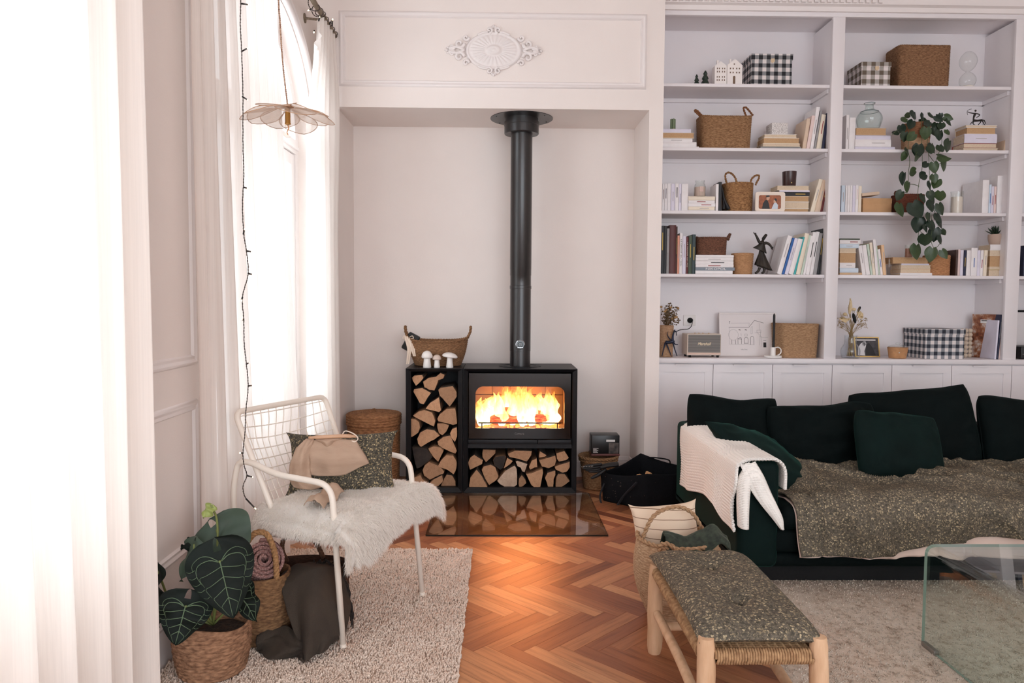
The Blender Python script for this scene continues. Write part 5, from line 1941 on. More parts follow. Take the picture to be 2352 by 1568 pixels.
chair = thing('wire_armchair', 'white tubular armchair with a wire mesh back on the shag rug', 'armchair', (FLg + FRg) / 2 - fw * .3)
TUB = .0125
ZAR = .655
for s in (0, 1):
 o = -.0
 mb = MB()
 pts = fillet([ch(s, 0, .026), ch(s + (.02 if s == 0 else -.02), -.06, ZAR), ch(s, -.34, ZAR + .015), ch(s, -.46, ZAR + .05), ch(s, -.535, ZAR + .05), ch(s, -.565, ZAR - .05), ch(s, -.57, .026)], .07, 8)
 mb.tube(pts, TUB, 12)
 fr_o = ob('armrest_frame', mb, wmet, chair, True)
 for b in (0, -.57):
  mb = MB(); mb.lathe([(.011, .022), (.014, .024), (.014, .036), (.0125, .037)], V((ch(s, b, 0).x, ch(s, b, 0).y, 0)), 12); ob('foot', mb, wmet, fr_o, 40)
# back frame
TLc, TRc = atx(563, 941, ch(.05, -.62, .9).x), None
bl0, bl1 = ch(.05, -.34, .43), ch(.02, -.565, .905)
br0, br1 = ch(.95, -.34, .43), ch(1.035, -.575, .905)
mb = MB()
mb.tube(fillet([bl0 + fw * .10 + V((0, 0, -.02)), bl0, bl1, br1, br0, br0 + fw * .10 + V((0, 0, -.02))], .045, 8), TUB, 12)
ob('back_frame', mb, wmet, chair, True)


def backp(u, v):         # bowed wire surface inside the back frame
 p = bl0.lerp(br0, u).lerp(bl1.lerp(br1, u), v)
 k_ = smooth01((1.02 - v) / .3)
 dz = math.sin(PI * u) * (.055 + .02 * math.sin(PI * v)) * k_
 return p - fw * dz * .9 - V((0, 0, .045 * math.sin(PI * u) * v * k_))


mb = MB()
for i in range(1, 12):
 u = i / 12
 mb.tube([backp(u, j / 24) for j in range(24)] + [bl1.lerp(br1, u)], .0022, 6)
for j in range(0, 11):
 v = .03 + .93 * j / 10
 mb.tube([backp(i / 24, v) for i in range(25)], .0022, 6)
ob('wire_mesh', mb, wmet, chair, True)
mb = MB()
st = [ch(.04, -.40, .41), ch(.04, -.02, .425), ch(.96, -.02, .425), ch(.96, -.40, .41)]
mb.tube(fillet(st + [st[0]], .03, 6), TUB * .9, 10)
for i in range(1, 12): mb.tube([st[0].lerp(st[3], i / 12), st[1].lerp(st[2], i / 12)], .0022, 6)
for i in range(1, 8): mb.tube([st[0].lerp(st[1], i / 8), st[3].lerp(st[2], i / 8)], .0022, 6)
ob('seat_frame', mb, wmet, chair, True)

# sheepskin over the seat: a soft pelt, then its wool
def pelt(u, v):
 # u: back (0) to front and down (1); v: left to right across the seat
 a = lerp(-.06, 1.12, v)
 L = lerp(-.44, .22, u)
 side = (2 * v - 1)
 edge = .06 * N3(v * 4.2, 2.0) + .05 * N3(v * 9, 5.0)
 drop_l = .20 * math.exp(-((v - .17) / .17) ** 2) + .02 + .055 * math.exp(-((v - .95) / .12) ** 2)
 fr0 = -.01
 if L < fr0:
  b, z = L, .515
 else:
  d = (L - fr0) / (.22 - fr0)
  rr = .065
  ang = min(PI / 2, d * 1.9)
  b = fr0 + rr * math.sin(ang)
  z = .515 - rr * (1 - math.cos(ang)) - max(0, d - PI / 2 / 1.9) * (drop_l + .05 + edge * .5) * 2.2
 z += .024 * N3(a * 3.2, b * 5, 1) + .008 * N3(a * 11, b * 14, 3) + .012
 over = max(0.0, abs(side) - .80) / .20
 z -= over ** 1.5 * (.085 if side < 0 else .085) * (1 if L < .02 else .6)
 z -= .03 * smooth01((.1 - u) / .1)
 b -= .03 * smooth01((.1 - u) / .1)
 a = .5 + (a - .5) * (1 - .10 * smooth01((.25 - u) / .25))
 return ch(a, b, z)


wool = NT('sheepskin wool'); _d = wool.n('ShaderNodeBsdfDiffuse'); _t = wool.n('ShaderNodeBsdfTranslucent'); _m = wool.n('ShaderNodeMixShader'); _m.inputs[0].default_value = .35
_d.inputs[0].default_value = _t.inputs[0].default_value = (.96, .92, .87, 1); wool.l(_d, 0, _m, 1); wool.l(_t, 0, _m, 2); wool.l(_m, 0, wool.out, 'Surface')
wool.p.inputs['Base Color'].default_value = (*srgb(253, 246, 238), 1); wool.p.inputs['Roughness'].default_value = .9
wool.p.inputs['Sheen Weight'].default_value = .7; wool.p.inputs['Specular IOR Level'].default_value = .1; wool = wool.mat
skin = thing('sheepskin', 'fluffy white sheepskin draped over the seat of the wire armchair', 'sheepskin', (FLg + FRg) / 2 - fw * .2 + V((0, 0, .42)))
mb = MB(); mb.surf(pelt, 50, 60)
ob('pelt', mb, wool, skin, True, solid=.035)
rs_ = random.Random(8)
vs_, fs_ = [], []
for i in range(85000):
 u, v = rs_.random(), rs_.random()
 if rs_.random() < .25: u = 1 - abs(rs_.gauss(0, .06)) % 1
 elif rs_.random() < .2: v = (abs(rs_.gauss(0, .03)) % 1) if rs_.random() < .5 else 1 - abs(rs_.gauss(0, .03)) % 1
 p = pelt(u, v)
 e = .012
 du, dv = pelt(min(1, u + e), v) - pelt(max(0, u - e), v), pelt(u, min(1, v + e)) - pelt(u, max(0, v - e))
 n_ = du.cross(dv)
 n_ = n_.normalized() if n_.length > 1e-9 else V((0, 0, 1))
 if n_.dot(V((0, 0, 1)) + fw * .5) < 0: n_ = -n_
 if v < .03: n_ = (n_ * .5 - ax).normalized()
 if v > .97: n_ = (n_ * .5 + ax).normalized()
 cl = V((N3(p.x * 22, p.y * 22, p.z * 22), N3(p.x * 22 + 7, p.y * 22, p.z * 22), N3(p.x * 22, p.y * 22 + 9, p.z * 22)))
 d = (n_ * .8 + cl * .42 + du.normalized() * .35 + V((0, 0, -.15)) + V((rs_.gauss(0, .2), rs_.gauss(0, .2), rs_.gauss(0, .2)))).normalized()
 l = .030 * rs_.uniform(.6, 1.2)
 s_ = d.orthogonal().normalized() * .0009
 if rs_.random() < .5: s_ = d.cross(s_)
 b = len(vs_)
 m1 = p + n_ * .006 + d * l * .55
 m2 = p + n_ * .006 + d * l + V((0, 0, -.010 * l / .030))
 vs_ += [p - s_, p + s_, m1 - s_ * .9, m1 + s_ * .9, m2]
 fs_ += [(b, b + 1, b + 3, b + 2), (b + 2, b + 3, b + 4)]
mb = MB(); mb.v, mb.f, mb.m = [tuple(p) for p in vs_], fs_, [0] * len(fs_)
ob('wool', mb, wool, skin, True, kind='stuff')

# floral cushion standing on the seat
Ck = [(664, 992), (897, 990), (912, 1108), (662, 1120)]
cm = at(786, 1064, 3.29)
e1 = V((math.cos(rad(8)), math.sin(rad(8)), 0))
n1_ = V((e1.y, -e1.x, 0)).normalized()
upv = (V((0, 0, 1)) - n1_ * .36).normalized(); th_ = e1.cross(upv)
Mx = Matrix(((e1.x, -th_.x, upv.x, cm.x), (e1.y, -th_.y, upv.y, cm.y), (e1.z, -th_.z, upv.z, cm.z), (0, 0, 0, 1)))
mb = MB(); rp_ = cushion(mb, .47, .275, .12, Mx, 34, .07, 12, .006, .45, .10)
ob('floral_cushion', mb, floral('floral cushion print', 125, ((56, 54, 48), (84, 79, 70)), ((188, 170, 132), (138, 122, 92))), None, True, 'dark floral cushion propped on the sheepskin of the armchair', 'cushion')

# linen garment with its wooden hanger lying over the cushion
linen = M('washed beige linen', (196, 168, 146), .9, c2=(178, 150, 128), vs=6, bump=.0016, bs=260, stretch=(.4, .4, 3))
lin = thing('linen_garment', 'beige linen garment on a wooden hanger thrown over the floral cushion', 'garment', ch(.3, -.2, .47))
yG = cm.y - .10


def onc(px, py, d=0.0):
 """a point d in front of the cushion's leaning face under a photograph pixel"""
 nf = (n1_ + V((0, 0, .42))).normalized()
 q0 = cm + nf * (.075 + d)
 r_ = ray(px, py); t = (q0 - CAM).dot(nf) / r_.dot(nf)
 return CAM + r_ * t


def sheet(rowsL, nu=24, nv=24, wob=.006, dep=.03, seed=0, freq=2.5):
 """a cloth through rows of photograph pixels lying on the cushion face"""
 R_ = [spline([onc(x, y, .01) for x, y in r], 6) for r in rowsL]

 def f(u, v):
  k = v * (len(R_) - 1); i = min(int(k), len(R_) - 2); fr = k - i

  def pick(r): 
   q = u * (len(r) - 1); j = min(int(q), len(r) - 2); return r[j].lerp(r[j + 1], q - j)
  p = pick(R_[i]).lerp(pick(R_[i + 1]), fr)
  nf = (n1_ + V((0, 0, .42))).normalized()
  return p + nf * (dep * math.sin(PI * u) ** .5 * math.sin(PI * min(1, v * .9 + .1)) + wob * math.sin(u * freq * 2 * PI + v * 2 + seed) * v + wob * N3(u * 4 + seed, v * 4))
 return f


mb = MB(); mb.surf(sheet([[(702, 1012), (760, 1010), (816, 1010)], [(705, 1030), (770, 1034), (828, 1028)], [(712, 1060), (775, 1066), (842, 1050)], [(711, 1090), (780, 1092), (848, 1063)]], 40, 30, .011, .035, 1.0, 2.1), 40, 30)
ob('front_panel', mb, linen, lin, True, solid=.003)
mb = MB(); mb.surf(sheet([[(703, 1008), (716, 1008), (722, 1010)], [(680, 1030), (700, 1034), (716, 1030)], [(666, 1066), (690, 1072), (712, 1068)], [(664, 1100), (690, 1108), (716, 1104)], [(674, 1118), (705, 1124), (748, 1118)]], 30, 40, .010, .035, 2.0, 1.6), 30, 40)
ob('side_panel', mb, linen, lin, True, solid=.003)
mb = MB(); mb.surf(sheet([[(720, 1011), (750, 1010), (790, 1008)], [(738, 1018), (752, 1021), (768, 1016)], [(752, 1034), (757, 1036), (761, 1034)]], 20, 16, .004, .055, 3.0, 1), 20, 16)
ob('collar', mb, linen, lin, True, solid=.003)


def tail(u, v):
 p = ch(lerp(.02, .42, v), -.20 + .10 * u - .08 * v, .555 + .03 * math.sin(PI * u) + .012 * math.sin(v * 9) + .01 * N3(u * 4, v * 6))
 return p


mb = MB(); mb.surf(tail, 20, 40)
ob('trailing_hem', mb, linen, lin, True, solid=.003)
han = M('beech hanger wood', (214, 172, 140), .5, c2=(196, 152, 120), vs=10, stretch=(.5, 4, 4))
mb = MB()
hp_ = spline([onc(709, 1005, .035), onc(745, 1003, .045), onc(790, 1001, .045), onc(818, 1002, .035)], 6)
mb.tube(hp_, [.006] * 3 + [.0085] * (len(hp_) - 6) + [.006] * 3, 10)
ob('hanger', mb, han, lin, True)
mb = MB(); mb.tube(spline([onc(786, 999, .04), onc(792, 990, .05), onc(804, 992, .05), onc(818, 1000, .05), onc(822, 1008, .05), onc(815, 1014, .05), onc(808, 1012, .05)], 6), .0026, 6)
ob('drawstring', mb, M('cream cotton cord', (232, 216, 200), .8), lin, True)
mb = MB(); p = ch(.40, -.125, .535); mb.ball(p, .004, 0, 8, 5, (1, 1, .5)); ob('button', mb, black, lin, True)

# ------------------------------------------------------------------ anthurium in a rope basket
pb = atz(488, 1555, 0.0)
pb = V((at(488, 1500, 2.66).x, 2.66, .026))
pl_ = thing('anthurium', 'dark heart-leaved plant with pale veins in a rope basket', 'potted plant', pb)
Rb = 86 / 1700 * 2.66
hb_ = at(488, 1436, 2.62).z - pb.z
mb = MB(); basket(mb, pb, .027, (Rb * .86, Rb * .86), (Rb * 1.0, Rb * 1.0), hb_, 13, 2, 110, .0048, 26, .5, .013, lambda an: .006 * math.sin(3 * an) + .012 * math.cos(an + 2.6), .008)
ob('pot', mb, straw('coiled water hyacinth', (176, 134, 104), (112, 80, 60), 45, (1, 1, 3)), pl_, True)
soil = M('dark potting soil', (30, 22, 18), .95, c2=(62, 44, 32), vs=70, bump=.01, bs=60)
mb = MB(); mb.surf(lambda u, v: V((pb.x + math.cos(u * 2 * PI) * v * Rb * .94, pb.y + math.sin(u * 2 * PI) * v * Rb * .94, .027 + hb_ - .045 + .014 * N3(u * 9, v * 5))), 40, 12, wrap=True)
ob('soil', mb, soil, pl_, True)
leafD = M('velvety dark green leaf', (9, 17, 13), .65, c2=(17, 27, 21), vs=9, sheen=.06, spec=.22)
leafB = M('grey green leaf underside', (52, 68, 56), .6, c2=(66, 84, 68), vs=8)
vein = M('pale leaf vein', (92, 112, 84), .6)
stemM = M('olive leaf stalk', (120, 128, 72), .55)


def heart(s, t):
 """outline half width of a heart leaf at t from the sinus lobes (t<0) to the tip (t=1)"""
 return s


def heart_leaf(label, base_px, tip_px, Yb, Yt, width, mat_, curl=.10, veins=True, roll=0.0, parent=pl_, vparent=True, lobes=.22, nx=None):
 B, T = at(*base_px, Yb), at(*tip_px, Yt)
 ln = (T - B).length; d = (T - B).normalized()
 view = (CAM - (B + T) / 2).normalized()
 w_ = d.cross(view).normalized()
 if roll:
  w_ = Matrix.Rotation(roll, 4, d) @ w_
 n_ = w_.cross(d)
 W = width

 def hw(t):               # half-width along the midrib, t in [-lobes, 1]
  x = (t + lobes) / (1 + lobes)
  return W * .5 * (math.sin(PI * min(1, x ** .62)) ** .72) * (1.06 - .20 * x) if 0 < x < 1 else 0

 def P(sx, t):            # sx in -1..1
  h = hw(t)
  gap = .0
  if t < 0: gap = h * .10 * (-t / lobes)
  s = sx * h
  if t < 0 and abs(s) < gap: s = math.copysign(gap, sx if sx else 1)
  fold = curl * (abs(s) / (W * .5)) ** 2 * W * .5
  wav = .010 * N3(s * 18, t * 4 + ln, 2) + .012 * (abs(sx) ** 3) * math.sin(t * 9 + sx)
  drp = -curl * .9 * ln * max(0, t) ** 2.2
  return B + d * (t * ln) + w_ * s + n_ * (wav + fold * -1 + drp * .35)
 mb = MB()
 NT_, NS = 34, 16
 vs_ = []
 for i in range(NT_ + 1):
  t = lerp(-lobes, 1, i / NT_)
  for j in range(NS + 1):
   vs_.append(P(2 * j / NS - 1, t))
 fs_ = []
 for i in range(NT_):
  for j in range(NS):
   t = lerp(-lobes, 1, (i + .5) / NT_)
   if t < -lobes * .4 and j in (NS // 2 - 1, NS // 2): continue
   fs_.append((i * (NS + 1) + j, i * (NS + 1) + j + 1, (i + 1) * (NS + 1) + j + 1, (i + 1) * (NS + 1) + j))
 mb.add(vs_, fs_)
 lf = ob('leaf', mb, mat_, parent, True, label=label)
 if veins:
  mv = MB()
  off = n_ * .0018

  def ln_(pts, r):
   pts = [(q.x, q.z) for q in spline([(s, 0, t) for s, t in pts], 3)]
   mv.tube([P(s, t) + off for s, t in pts], [r * (1 - .6 * i / max(1, len(pts) - 1)) for i in range(len(pts))], 5)
  ln_([(0, t / 20) for t in range(20)], .0024)
  for s in (-1, 1):
   ln_([(s * .05, .01), (s * .3, -.06), (s * .62, -.03), (s * .74, .12), (s * .72, .30)], .0019)
   ln_([(s * .04, .0), (s * .28, -.12), (s * .55, -.16), (s * .78, -.08), (s * .80, .06)], .0016)
   for t0, t1, so in ((.10, .22, .70), (.28, .42, .70), (.46, .62, .66), (.64, .80, .6)):
    ln_([(0, t0), (s * .25, lerp(t0, t1, .35)), (s * .5, lerp(t0, t1, .65)), (s * so, t1 - .02), (s * so * .98, t1 + .14)], .0015)
   for t in (.0, .12, .24, .36, .5):
    ln_([(s * .73, t + .03), (s * .88, t + .05), (s * .97, t + .02)], .0011)
  ob('veins', mv, vein, lf, True)
 return lf, B, n_


crown = pb + V((0, .01, hb_ - .02))


def stalk(to, via, r=.0045, parent=pl_):
 mb = MB(); mb.tube(spline([crown, via, to], 8), [r] * 17, 7)
 ob('stalk', mb, stemM, parent, True)


l1 = heart_leaf('largest dark leaf with pale veins', (505, 1288), (536, 1420), 2.52, 2.46, .225, leafD, .10, lobes=.42)
l2 = heart_leaf('lower left dark leaf with pale veins', (426, 1392), (402, 1482), 2.47, 2.43, .180, leafD, .10, lobes=.46)
l3 = heart_leaf('grey green leaf seen from behind', (498, 1215), (560, 1290), 2.70, 2.66, .235, leafB, .14, False, lobes=.30)
l4 = heart_leaf('small dark leaf at the right of the basket rim', (548, 1352), (589, 1428), 2.60, 2.58, .11, leafD, .08, True, roll=.5, lobes=.2)
l5 = heart_leaf('narrow green leaf seen on edge at the left', (446, 1250), (412, 1335), 2.62, 2.60, .12, leafB, .2, False, roll=1.0, lobes=.2)
l6 = heart_leaf('young pale leaf at the top', (486, 1160), (466, 1190), 2.66, 2.64, .05, M('young yellow green leaf', (150, 160, 92), .5), .3, False, roll=.5, lobes=.1)
l7 = heart_leaf('dark leaf tucked at the wall', (362, 1310), (356, 1400), 2.58, 2.58, .08, leafD, .1, False, roll=1.1, lobes=.2)
l8 = heart_leaf('curled dark leaf at the left', (445, 1240), (415, 1262), 2.66, 2.62, .06, leafD, .3, False, roll=.8, lobes=.2)
l9 = heart_leaf('dark leaf low at the wall', (349, 1415), (366, 1440), 2.56, 2.54, .06, leafD, .2, False, roll=.3, lobes=.2)
for (l, via) in ((l1, (500, 1350, 2.60)), (l2, (450, 1400, 2.56)), (l3, (505, 1330, 2.72)), (l4, (530, 1390, 2.66)), (l5, (450, 1330, 2.66)), (l6, (500, 1220, 2.68)), (l7, (400, 1390, 2.70)), (l8, (455, 1320, 2.70)), (l9, (380, 1400, 2.66))):
 stalk(l[1], at(*via), .0042)

# ------------------------------------------------------------------ handled basket with the pink blanket, dark basket with the brown throw
kc = V((at(628, 1380, 2.93).x, 2.93, 0))
kb = thing('handled_basket', 'brown seagrass basket with arched handles behind the plant', 'basket', V((kc.x, kc.y, .026)))
mb = MB()
r0k, r1k = .10, .085
hk = at(640, 1332, 2.85).z - .026
kpt = basket(mb, kc - V((.085, 0, 0)), .027, (.155, .11), (.148, .115), hk, 13, 2.6, 110, .0045, 24, .6, .011, lambda an: .0, .012)
ob('body', mb, straw('golden seagrass', (148, 112, 78), (96, 68, 48), 50, (1, 1, 3)), kb, True)
for (a, b, c_, d_, Y_) in (((560, 1262), (583, 1226), (620, 1238), (636, 1330), 2.86), ((565, 1275), (590, 1236), (618, 1240), (634, 1300), 3.0)):
 if Y_ > 2.9: continue
 mb = MB(); mb.rope(spline([at(545, 1330, Y_), at(*a, Y_), at(*b, Y_), at(606, 1223, Y_), at(*c_, Y_), at(632, 1275, Y_), at(*d_, Y_)], 6), .0115, pitch=.05, strands=3)
 ob('handle', mb, straw('braided handle', (186, 142, 98), (134, 98, 66), 60, (1, 1, 2)), kb, True)
pinkk = NT('dusty pink knit')
pco = pinkk.coords((1, 1, 1)); pvo = pinkk.n('ShaderNodeTexVoronoi'); pvo.inputs['Scale'].default_value = 120; pinkk.l(pco[0], 0, pvo, 'Vector')
pcr = pinkk.ramp((pvo, 0), [(.1, srgb(206, 166, 158)), (.6, srgb(158, 116, 110))]); pinkk.col(pcr); pinkk.p.inputs['Roughness'].default_value = .95
inv = pinkk.math('MULTIPLY', (pvo, 0), -1.0); pinkk.bump(inv, .006); pinkk = pinkk.mat
pk = thing('pink_blanket', 'dusty pink knitted blanket rolled up inside the handled basket', 'blanket', at(600, 1330, 2.93))
A1, A2 = at(596, 1292, 2.84), at(570, 1350, 3.05)
A1 = at(604, 1262, 2.95) ; 
mb = MB()
ctr = at(598, 1300, 2.95); axd = V((.35, -.55, .55)).normalized(); s1 = axd.orthogonal().normalized(); s2 = axd.cross(s1)


def roll_(u, v):
 a = u * 2 * PI * 4.2; r = .010 + .070 * u
 return ctr + s1 * math.cos(a) * r + s2 * math.sin(a) * r + axd * lerp(-.16, .075, v) + axd * .006 * math.sin(a)


mb.surf(roll_, 120, 16)
ob('roll', mb, pinkk, pk, True, solid=.012)

dk = V((at(700, 1400, 3.05).x, 3.07, 0))
db = thing('dark_basket', 'dark brown lined basket under the brown throw beside the chair leg', 'basket', V((dk.x, dk.y, .026)))
darkst = straw('dark brown weave', (84, 56, 44), (50, 34, 28), 60)
mb = MB(); dpt = basket(mb, dk, .027, (.155, .12), (.185, .15), .225, 14, 2.4, 110, .004, 26, .6, .010, lambda an: .0)
ob('body', mb, darkst, db, True)
mb = MB(); mb.rope(spline([at(660, 1290, 3.18), at(648, 1262, 3.18), at(655, 1234, 3.18), at(690, 1228, 3.18), at(722, 1242, 3.17), at(744, 1282, 3.15)], 7), .010, pitch=.04, strands=3)
ob('handle', mb, straw('dark braided handle', (120, 86, 66), (78, 54, 42), 60, (1, 1, 2)), db, True)
brown = M('brown woven wool', (72, 62, 52), .95, c2=(56, 47, 40), vs=8, bump=.0025, bs=420, stretch=(1, 1, .4))
bt = thing('brown_throw', 'dark brown woven throw with fringe spilling over the dark basket', 'throw', at(690, 1500, 2.8))
RW = [[(640, 1326, 2.92), (672, 1300, 3.0), (715, 1292, 3.02), (760, 1290, 3.06), (785, 1300, 3.08)],
      [(650, 1360, 2.86), (690, 1320, 2.88), (735, 1302, 2.90), (775, 1310, 2.98), (800, 1345, 3.02)],
      [(664, 1410, 2.80), (690, 1390, 2.78), (735, 1380, 2.78), (775, 1390, 2.86), (804, 1400, 2.96)],
      [(684, 1470, 2.76), (700, 1455, 2.73), (735, 1450, 2.72), (765, 1455, 2.78), (790, 1460, 2.86)],
      [(690, 1512, 2.74), (705, 1512, 2.70), (725, 1506, 2.70), (748, 1490, 2.74), (765, 1478, 2.80)]]
RS = [spline([at(*q) for q in r], 8) for r in RW]


def bthrow(u, v):
 k_ = v * (len(RS) - 1); i = min(int(k_), len(RS) - 2); f = smooth01(k_ - i) * .4 + (k_ - i) * .6
 q = u * (len(RS[0]) - 1); j = min(int(q), len(RS[0]) - 2)
 p_ = RS[i][j].lerp(RS[i][j + 1], q - j).lerp(RS[i + 1][j].lerp(RS[i + 1][j + 1], q - j), f)
 return p_ + V((0, -.014 * math.sin(u * 15 + v * 4) * (.3 + v), .006 * N3(u * 7, v * 7)))


mb = MB(); mb.surf(bthrow, 60, 50)
ob('cloth', mb, brown, bt, True, solid=.006)
LB = [[(600, 1440, 2.86), (640, 1440, 2.84), (680, 1452, 2.80), (705, 1470, 2.76)], [(590, 1475, 2.80), (640, 1480, 2.76), (690, 1490, 2.73), (712, 1500, 2.71)], [(585, 1502, 2.78), (630, 1508, 2.74), (680, 1512, 2.72), (700, 1516, 2.71)]]
RS2 = [spline([at(*q) for q in r], 8) for r in LB]


def low(u, v):
 k_ = v * 2; i = min(int(k_), 1); f = k_ - i
 q = u * (len(RS2[0]) - 1); j = min(int(q), len(RS2[0]) - 2)
 p_ = RS2[i][j].lerp(RS2[i][j + 1], q - j).lerp(RS2[i + 1][j].lerp(RS2[i + 1][j + 1], q - j), f)
 return p_ + V((0, -.02 * math.sin(u * 10 + v * 5), .012 * N3(u * 5, v * 5)))


mb = MB(); mb.surf(low, 50, 20)
ob('lower_fold', mb, brown, bt, True, solid=.008)
mb = MB()
for i in range(46):
 t = i / 45
 if t < .55: a = at(lerp(722, 786, t / .55), 1292 + 4 * math.sin(i), 3.02); dv = V((rb_.uniform(-.01, .02), -.03, rb_.uniform(-.02, .015)))
 else: a = at(lerp(790, 806, (t - .55) / .45), lerp(1310, 1400, (t - .55) / .45), 3.0); dv = V((.012, -.01, -.075))
 mb.tube(spline([a, a + dv * .5 + V((rb_.uniform(-.01, .01), 0, .012)), a + dv + V((rb_.uniform(-.012, .012), 0, 0))], 4), .0024, 5)
ob('fringe', mb, M('dark brown wool', (40, 32, 29), .95), bt, True, kind='stuff')
# ------------------------------------------------------------------ everything on the bookcase
def Z1(x, y): return 1510 + x / 4.3558, y / 4.3558
def Z2(x, y): return 1920 + x / 4.3565, y / 4.3565
def Z3(x, y): return 1510 + x / 4.9, 340 + y / 4.9
def Z4(x, y): return 1910 + x / 4.9, 340 + y / 4.9
def Z5(x, y): return 1500 + x / 4.9, 640 + y / 4.9
def Z6(x, y): return 1900 + x / 4.9, 640 + y / 4.9


ZROW = ZTOP + [ZCT]
YBKF = 5.385         # where the books' faces stand
page = M('paper page block', (226, 208, 184), .9, c2=(204, 184, 158), vs=120, stretch=(1, 1, 8))
pageT = M('tanned paper page block', (204, 168, 128), .9, c2=(182, 146, 108), vs=120, stretch=(1, 1, 8))
BC = dict(white=(236, 232, 232), lilac=(220, 216, 230), cream=(234, 222, 202), tan=(206, 172, 134), grey=(150, 148, 148), black=(24, 24, 28), navy=(34, 38, 66), maroon=(88, 40, 38), brown=(70, 46, 38),
          salmon=(226, 158, 132), red=(150, 44, 42), darkred=(104, 34, 36), green=(58, 72, 52), teal=(40, 60, 62), blue=(34, 96, 168), turq=(56, 168, 168), paleblue=(206, 220, 232), palegreen=(196, 212, 196),
          pink=(232, 208, 202), beige=(218, 194, 170), slate=(126, 136, 146), faint=(182, 176, 176), gold=(196, 164, 76), orange=(228, 190, 150))


def bcol(k): return M('book cover ' + k, BC[k], .5, var=.03, vs=20)


ORD = ['first', 'second', 'third', 'fourth', 'fifth', 'sixth', 'seventh', 'eighth', 'ninth', 'tenth', 'eleventh', 'twelfth', 'thirteenth']


def mk(name, mb, mat_, parent=None, loc=None, rot=None, smooth=30):
 me = mesh_of(name, mb, mat_, smooth)
 o = bpy.data.objects.new(name, me); COL.objects.link(o)
 if parent: o.parent = parent
 if loc is not None: o.location = loc
 if rot is not None: o.rotation_euler = rot
 return o


rbk = random.Random(21)


def book_mesh(t, d, h, col, tanned=False, title=None, tcol='grey', o_loc=(0, 0, 0), rot=(0, 0, 0), label='', group='', strip=True, flat=False):
 """a book in its own frame: spine towards -y, thickness along x from -t to 0, standing on z = 0"""
 c = min(.0022, t * .12)
 mb = MB()
 mb.box(-t, -t + c, 0, d, 0, h); mb.box(-c, 0, 0, d, 0, h)
 k = 4
 pr = [(-t + c * .2, .002), (-t + t * .15, -.001), (-t * .5, -.0022), (-t * .15, -.001), (-c * .2, .002), (-c, .004), (-t + c, .004)]
 mb.prism([(x, y) for x, y in pr], lambda u, v, dd: V((u, v, dd)), 0, h)
 o = mk('book', mb, bcol(col), None, o_loc, rot)
 tag(o, label, 'book', group)
 mb = MB(); mb.box(-t + c, -c, .003, d - .004, .003, h - .003)
 mk('pages', mb, pageT if tanned else page, o, smooth=False)
 if title:
  tt = text('title', title, (0, 0, 0), t * (.95 if flat else .62), M('title ink ' + tcol, BC.get(tcol, (40, 40, 40)), .6), None, width=h * (.52 if flat else .66))
  tt.matrix_world = Matrix.Identity(4)
  tt.data.transform(Matrix.Translation((-t / 2, -.0026, h * .52)) @ Matrix.Rotation(-PI / 2 if flat else PI / 2, 4, 'Y') @ Matrix.Rotation(PI / 2, 4, 'X'))
  tt.parent = o
 elif strip and t > .007 and rbk.random() < .6:
  mb = MB()
  q = rbk.random(); a, b = h * (.30 + .2 * q), h * (.62 + .25 * q)
  w = min(.0026, t * .11)
  mb.box(-t / 2 - w, -t / 2 + w, -.0030, -.002, a, b)
  mk('title', mb, M('title ink ' + tcol, BC.get(tcol, (40, 40, 40)), .6), o, smooth=False)
 return o


def ups(fz, row, ybot, items, where, group, side='left', Y=YBKF, d=.15):
 """upright books: (x0, x1, top shift, ytop, colour, look[, title, title colour, depth]) in zoom pixels"""
 n = len(items)
 for i, it in enumerate(items):
  x0, x1, dx_, yt, col, look = it[:6]
  title = it[6] if len(it) > 6 else None
  tcol = it[7] if len(it) > 7 else ('faint' if sum(BC[col]) > 300 else 'gold')
  dd = it[8] if len(it) > 8 else d
  yj = Y + rbk.uniform(0, .012)
  a, b = at(*fz(x0, ybot), yj), at(*fz(x1, ybot), yj)
  tp = at(*fz(x1 + dx_, yt), yj)
  zs = ZROW[row]
  rise = tp.z - zs; sh = at(*fz(x1 + dx_, ybot), yj).x - b.x
  ang = math.atan2(sh, rise)
  th = (b.x - a.x) * math.cos(ang) - .0008
  h = math.hypot(rise, sh)
  px = b.x if ang >= 0 else a.x + th / max(.2, math.cos(ang)) * 0 + (b.x - a.x)
  loc = (b.x, yj, zs + .0005)
  if ang < 0:      # leaning to the left pivots on the lower left corner
   loc = (a.x + th * math.cos(ang), yj, zs + .0005 + th * math.sin(-ang))
  lab = '%s, %s %s' % (look, ORD[i], where)
  book_mesh(th, dd, h, col, False, title, tcol, loc, (0, ang, 0), lab, group)


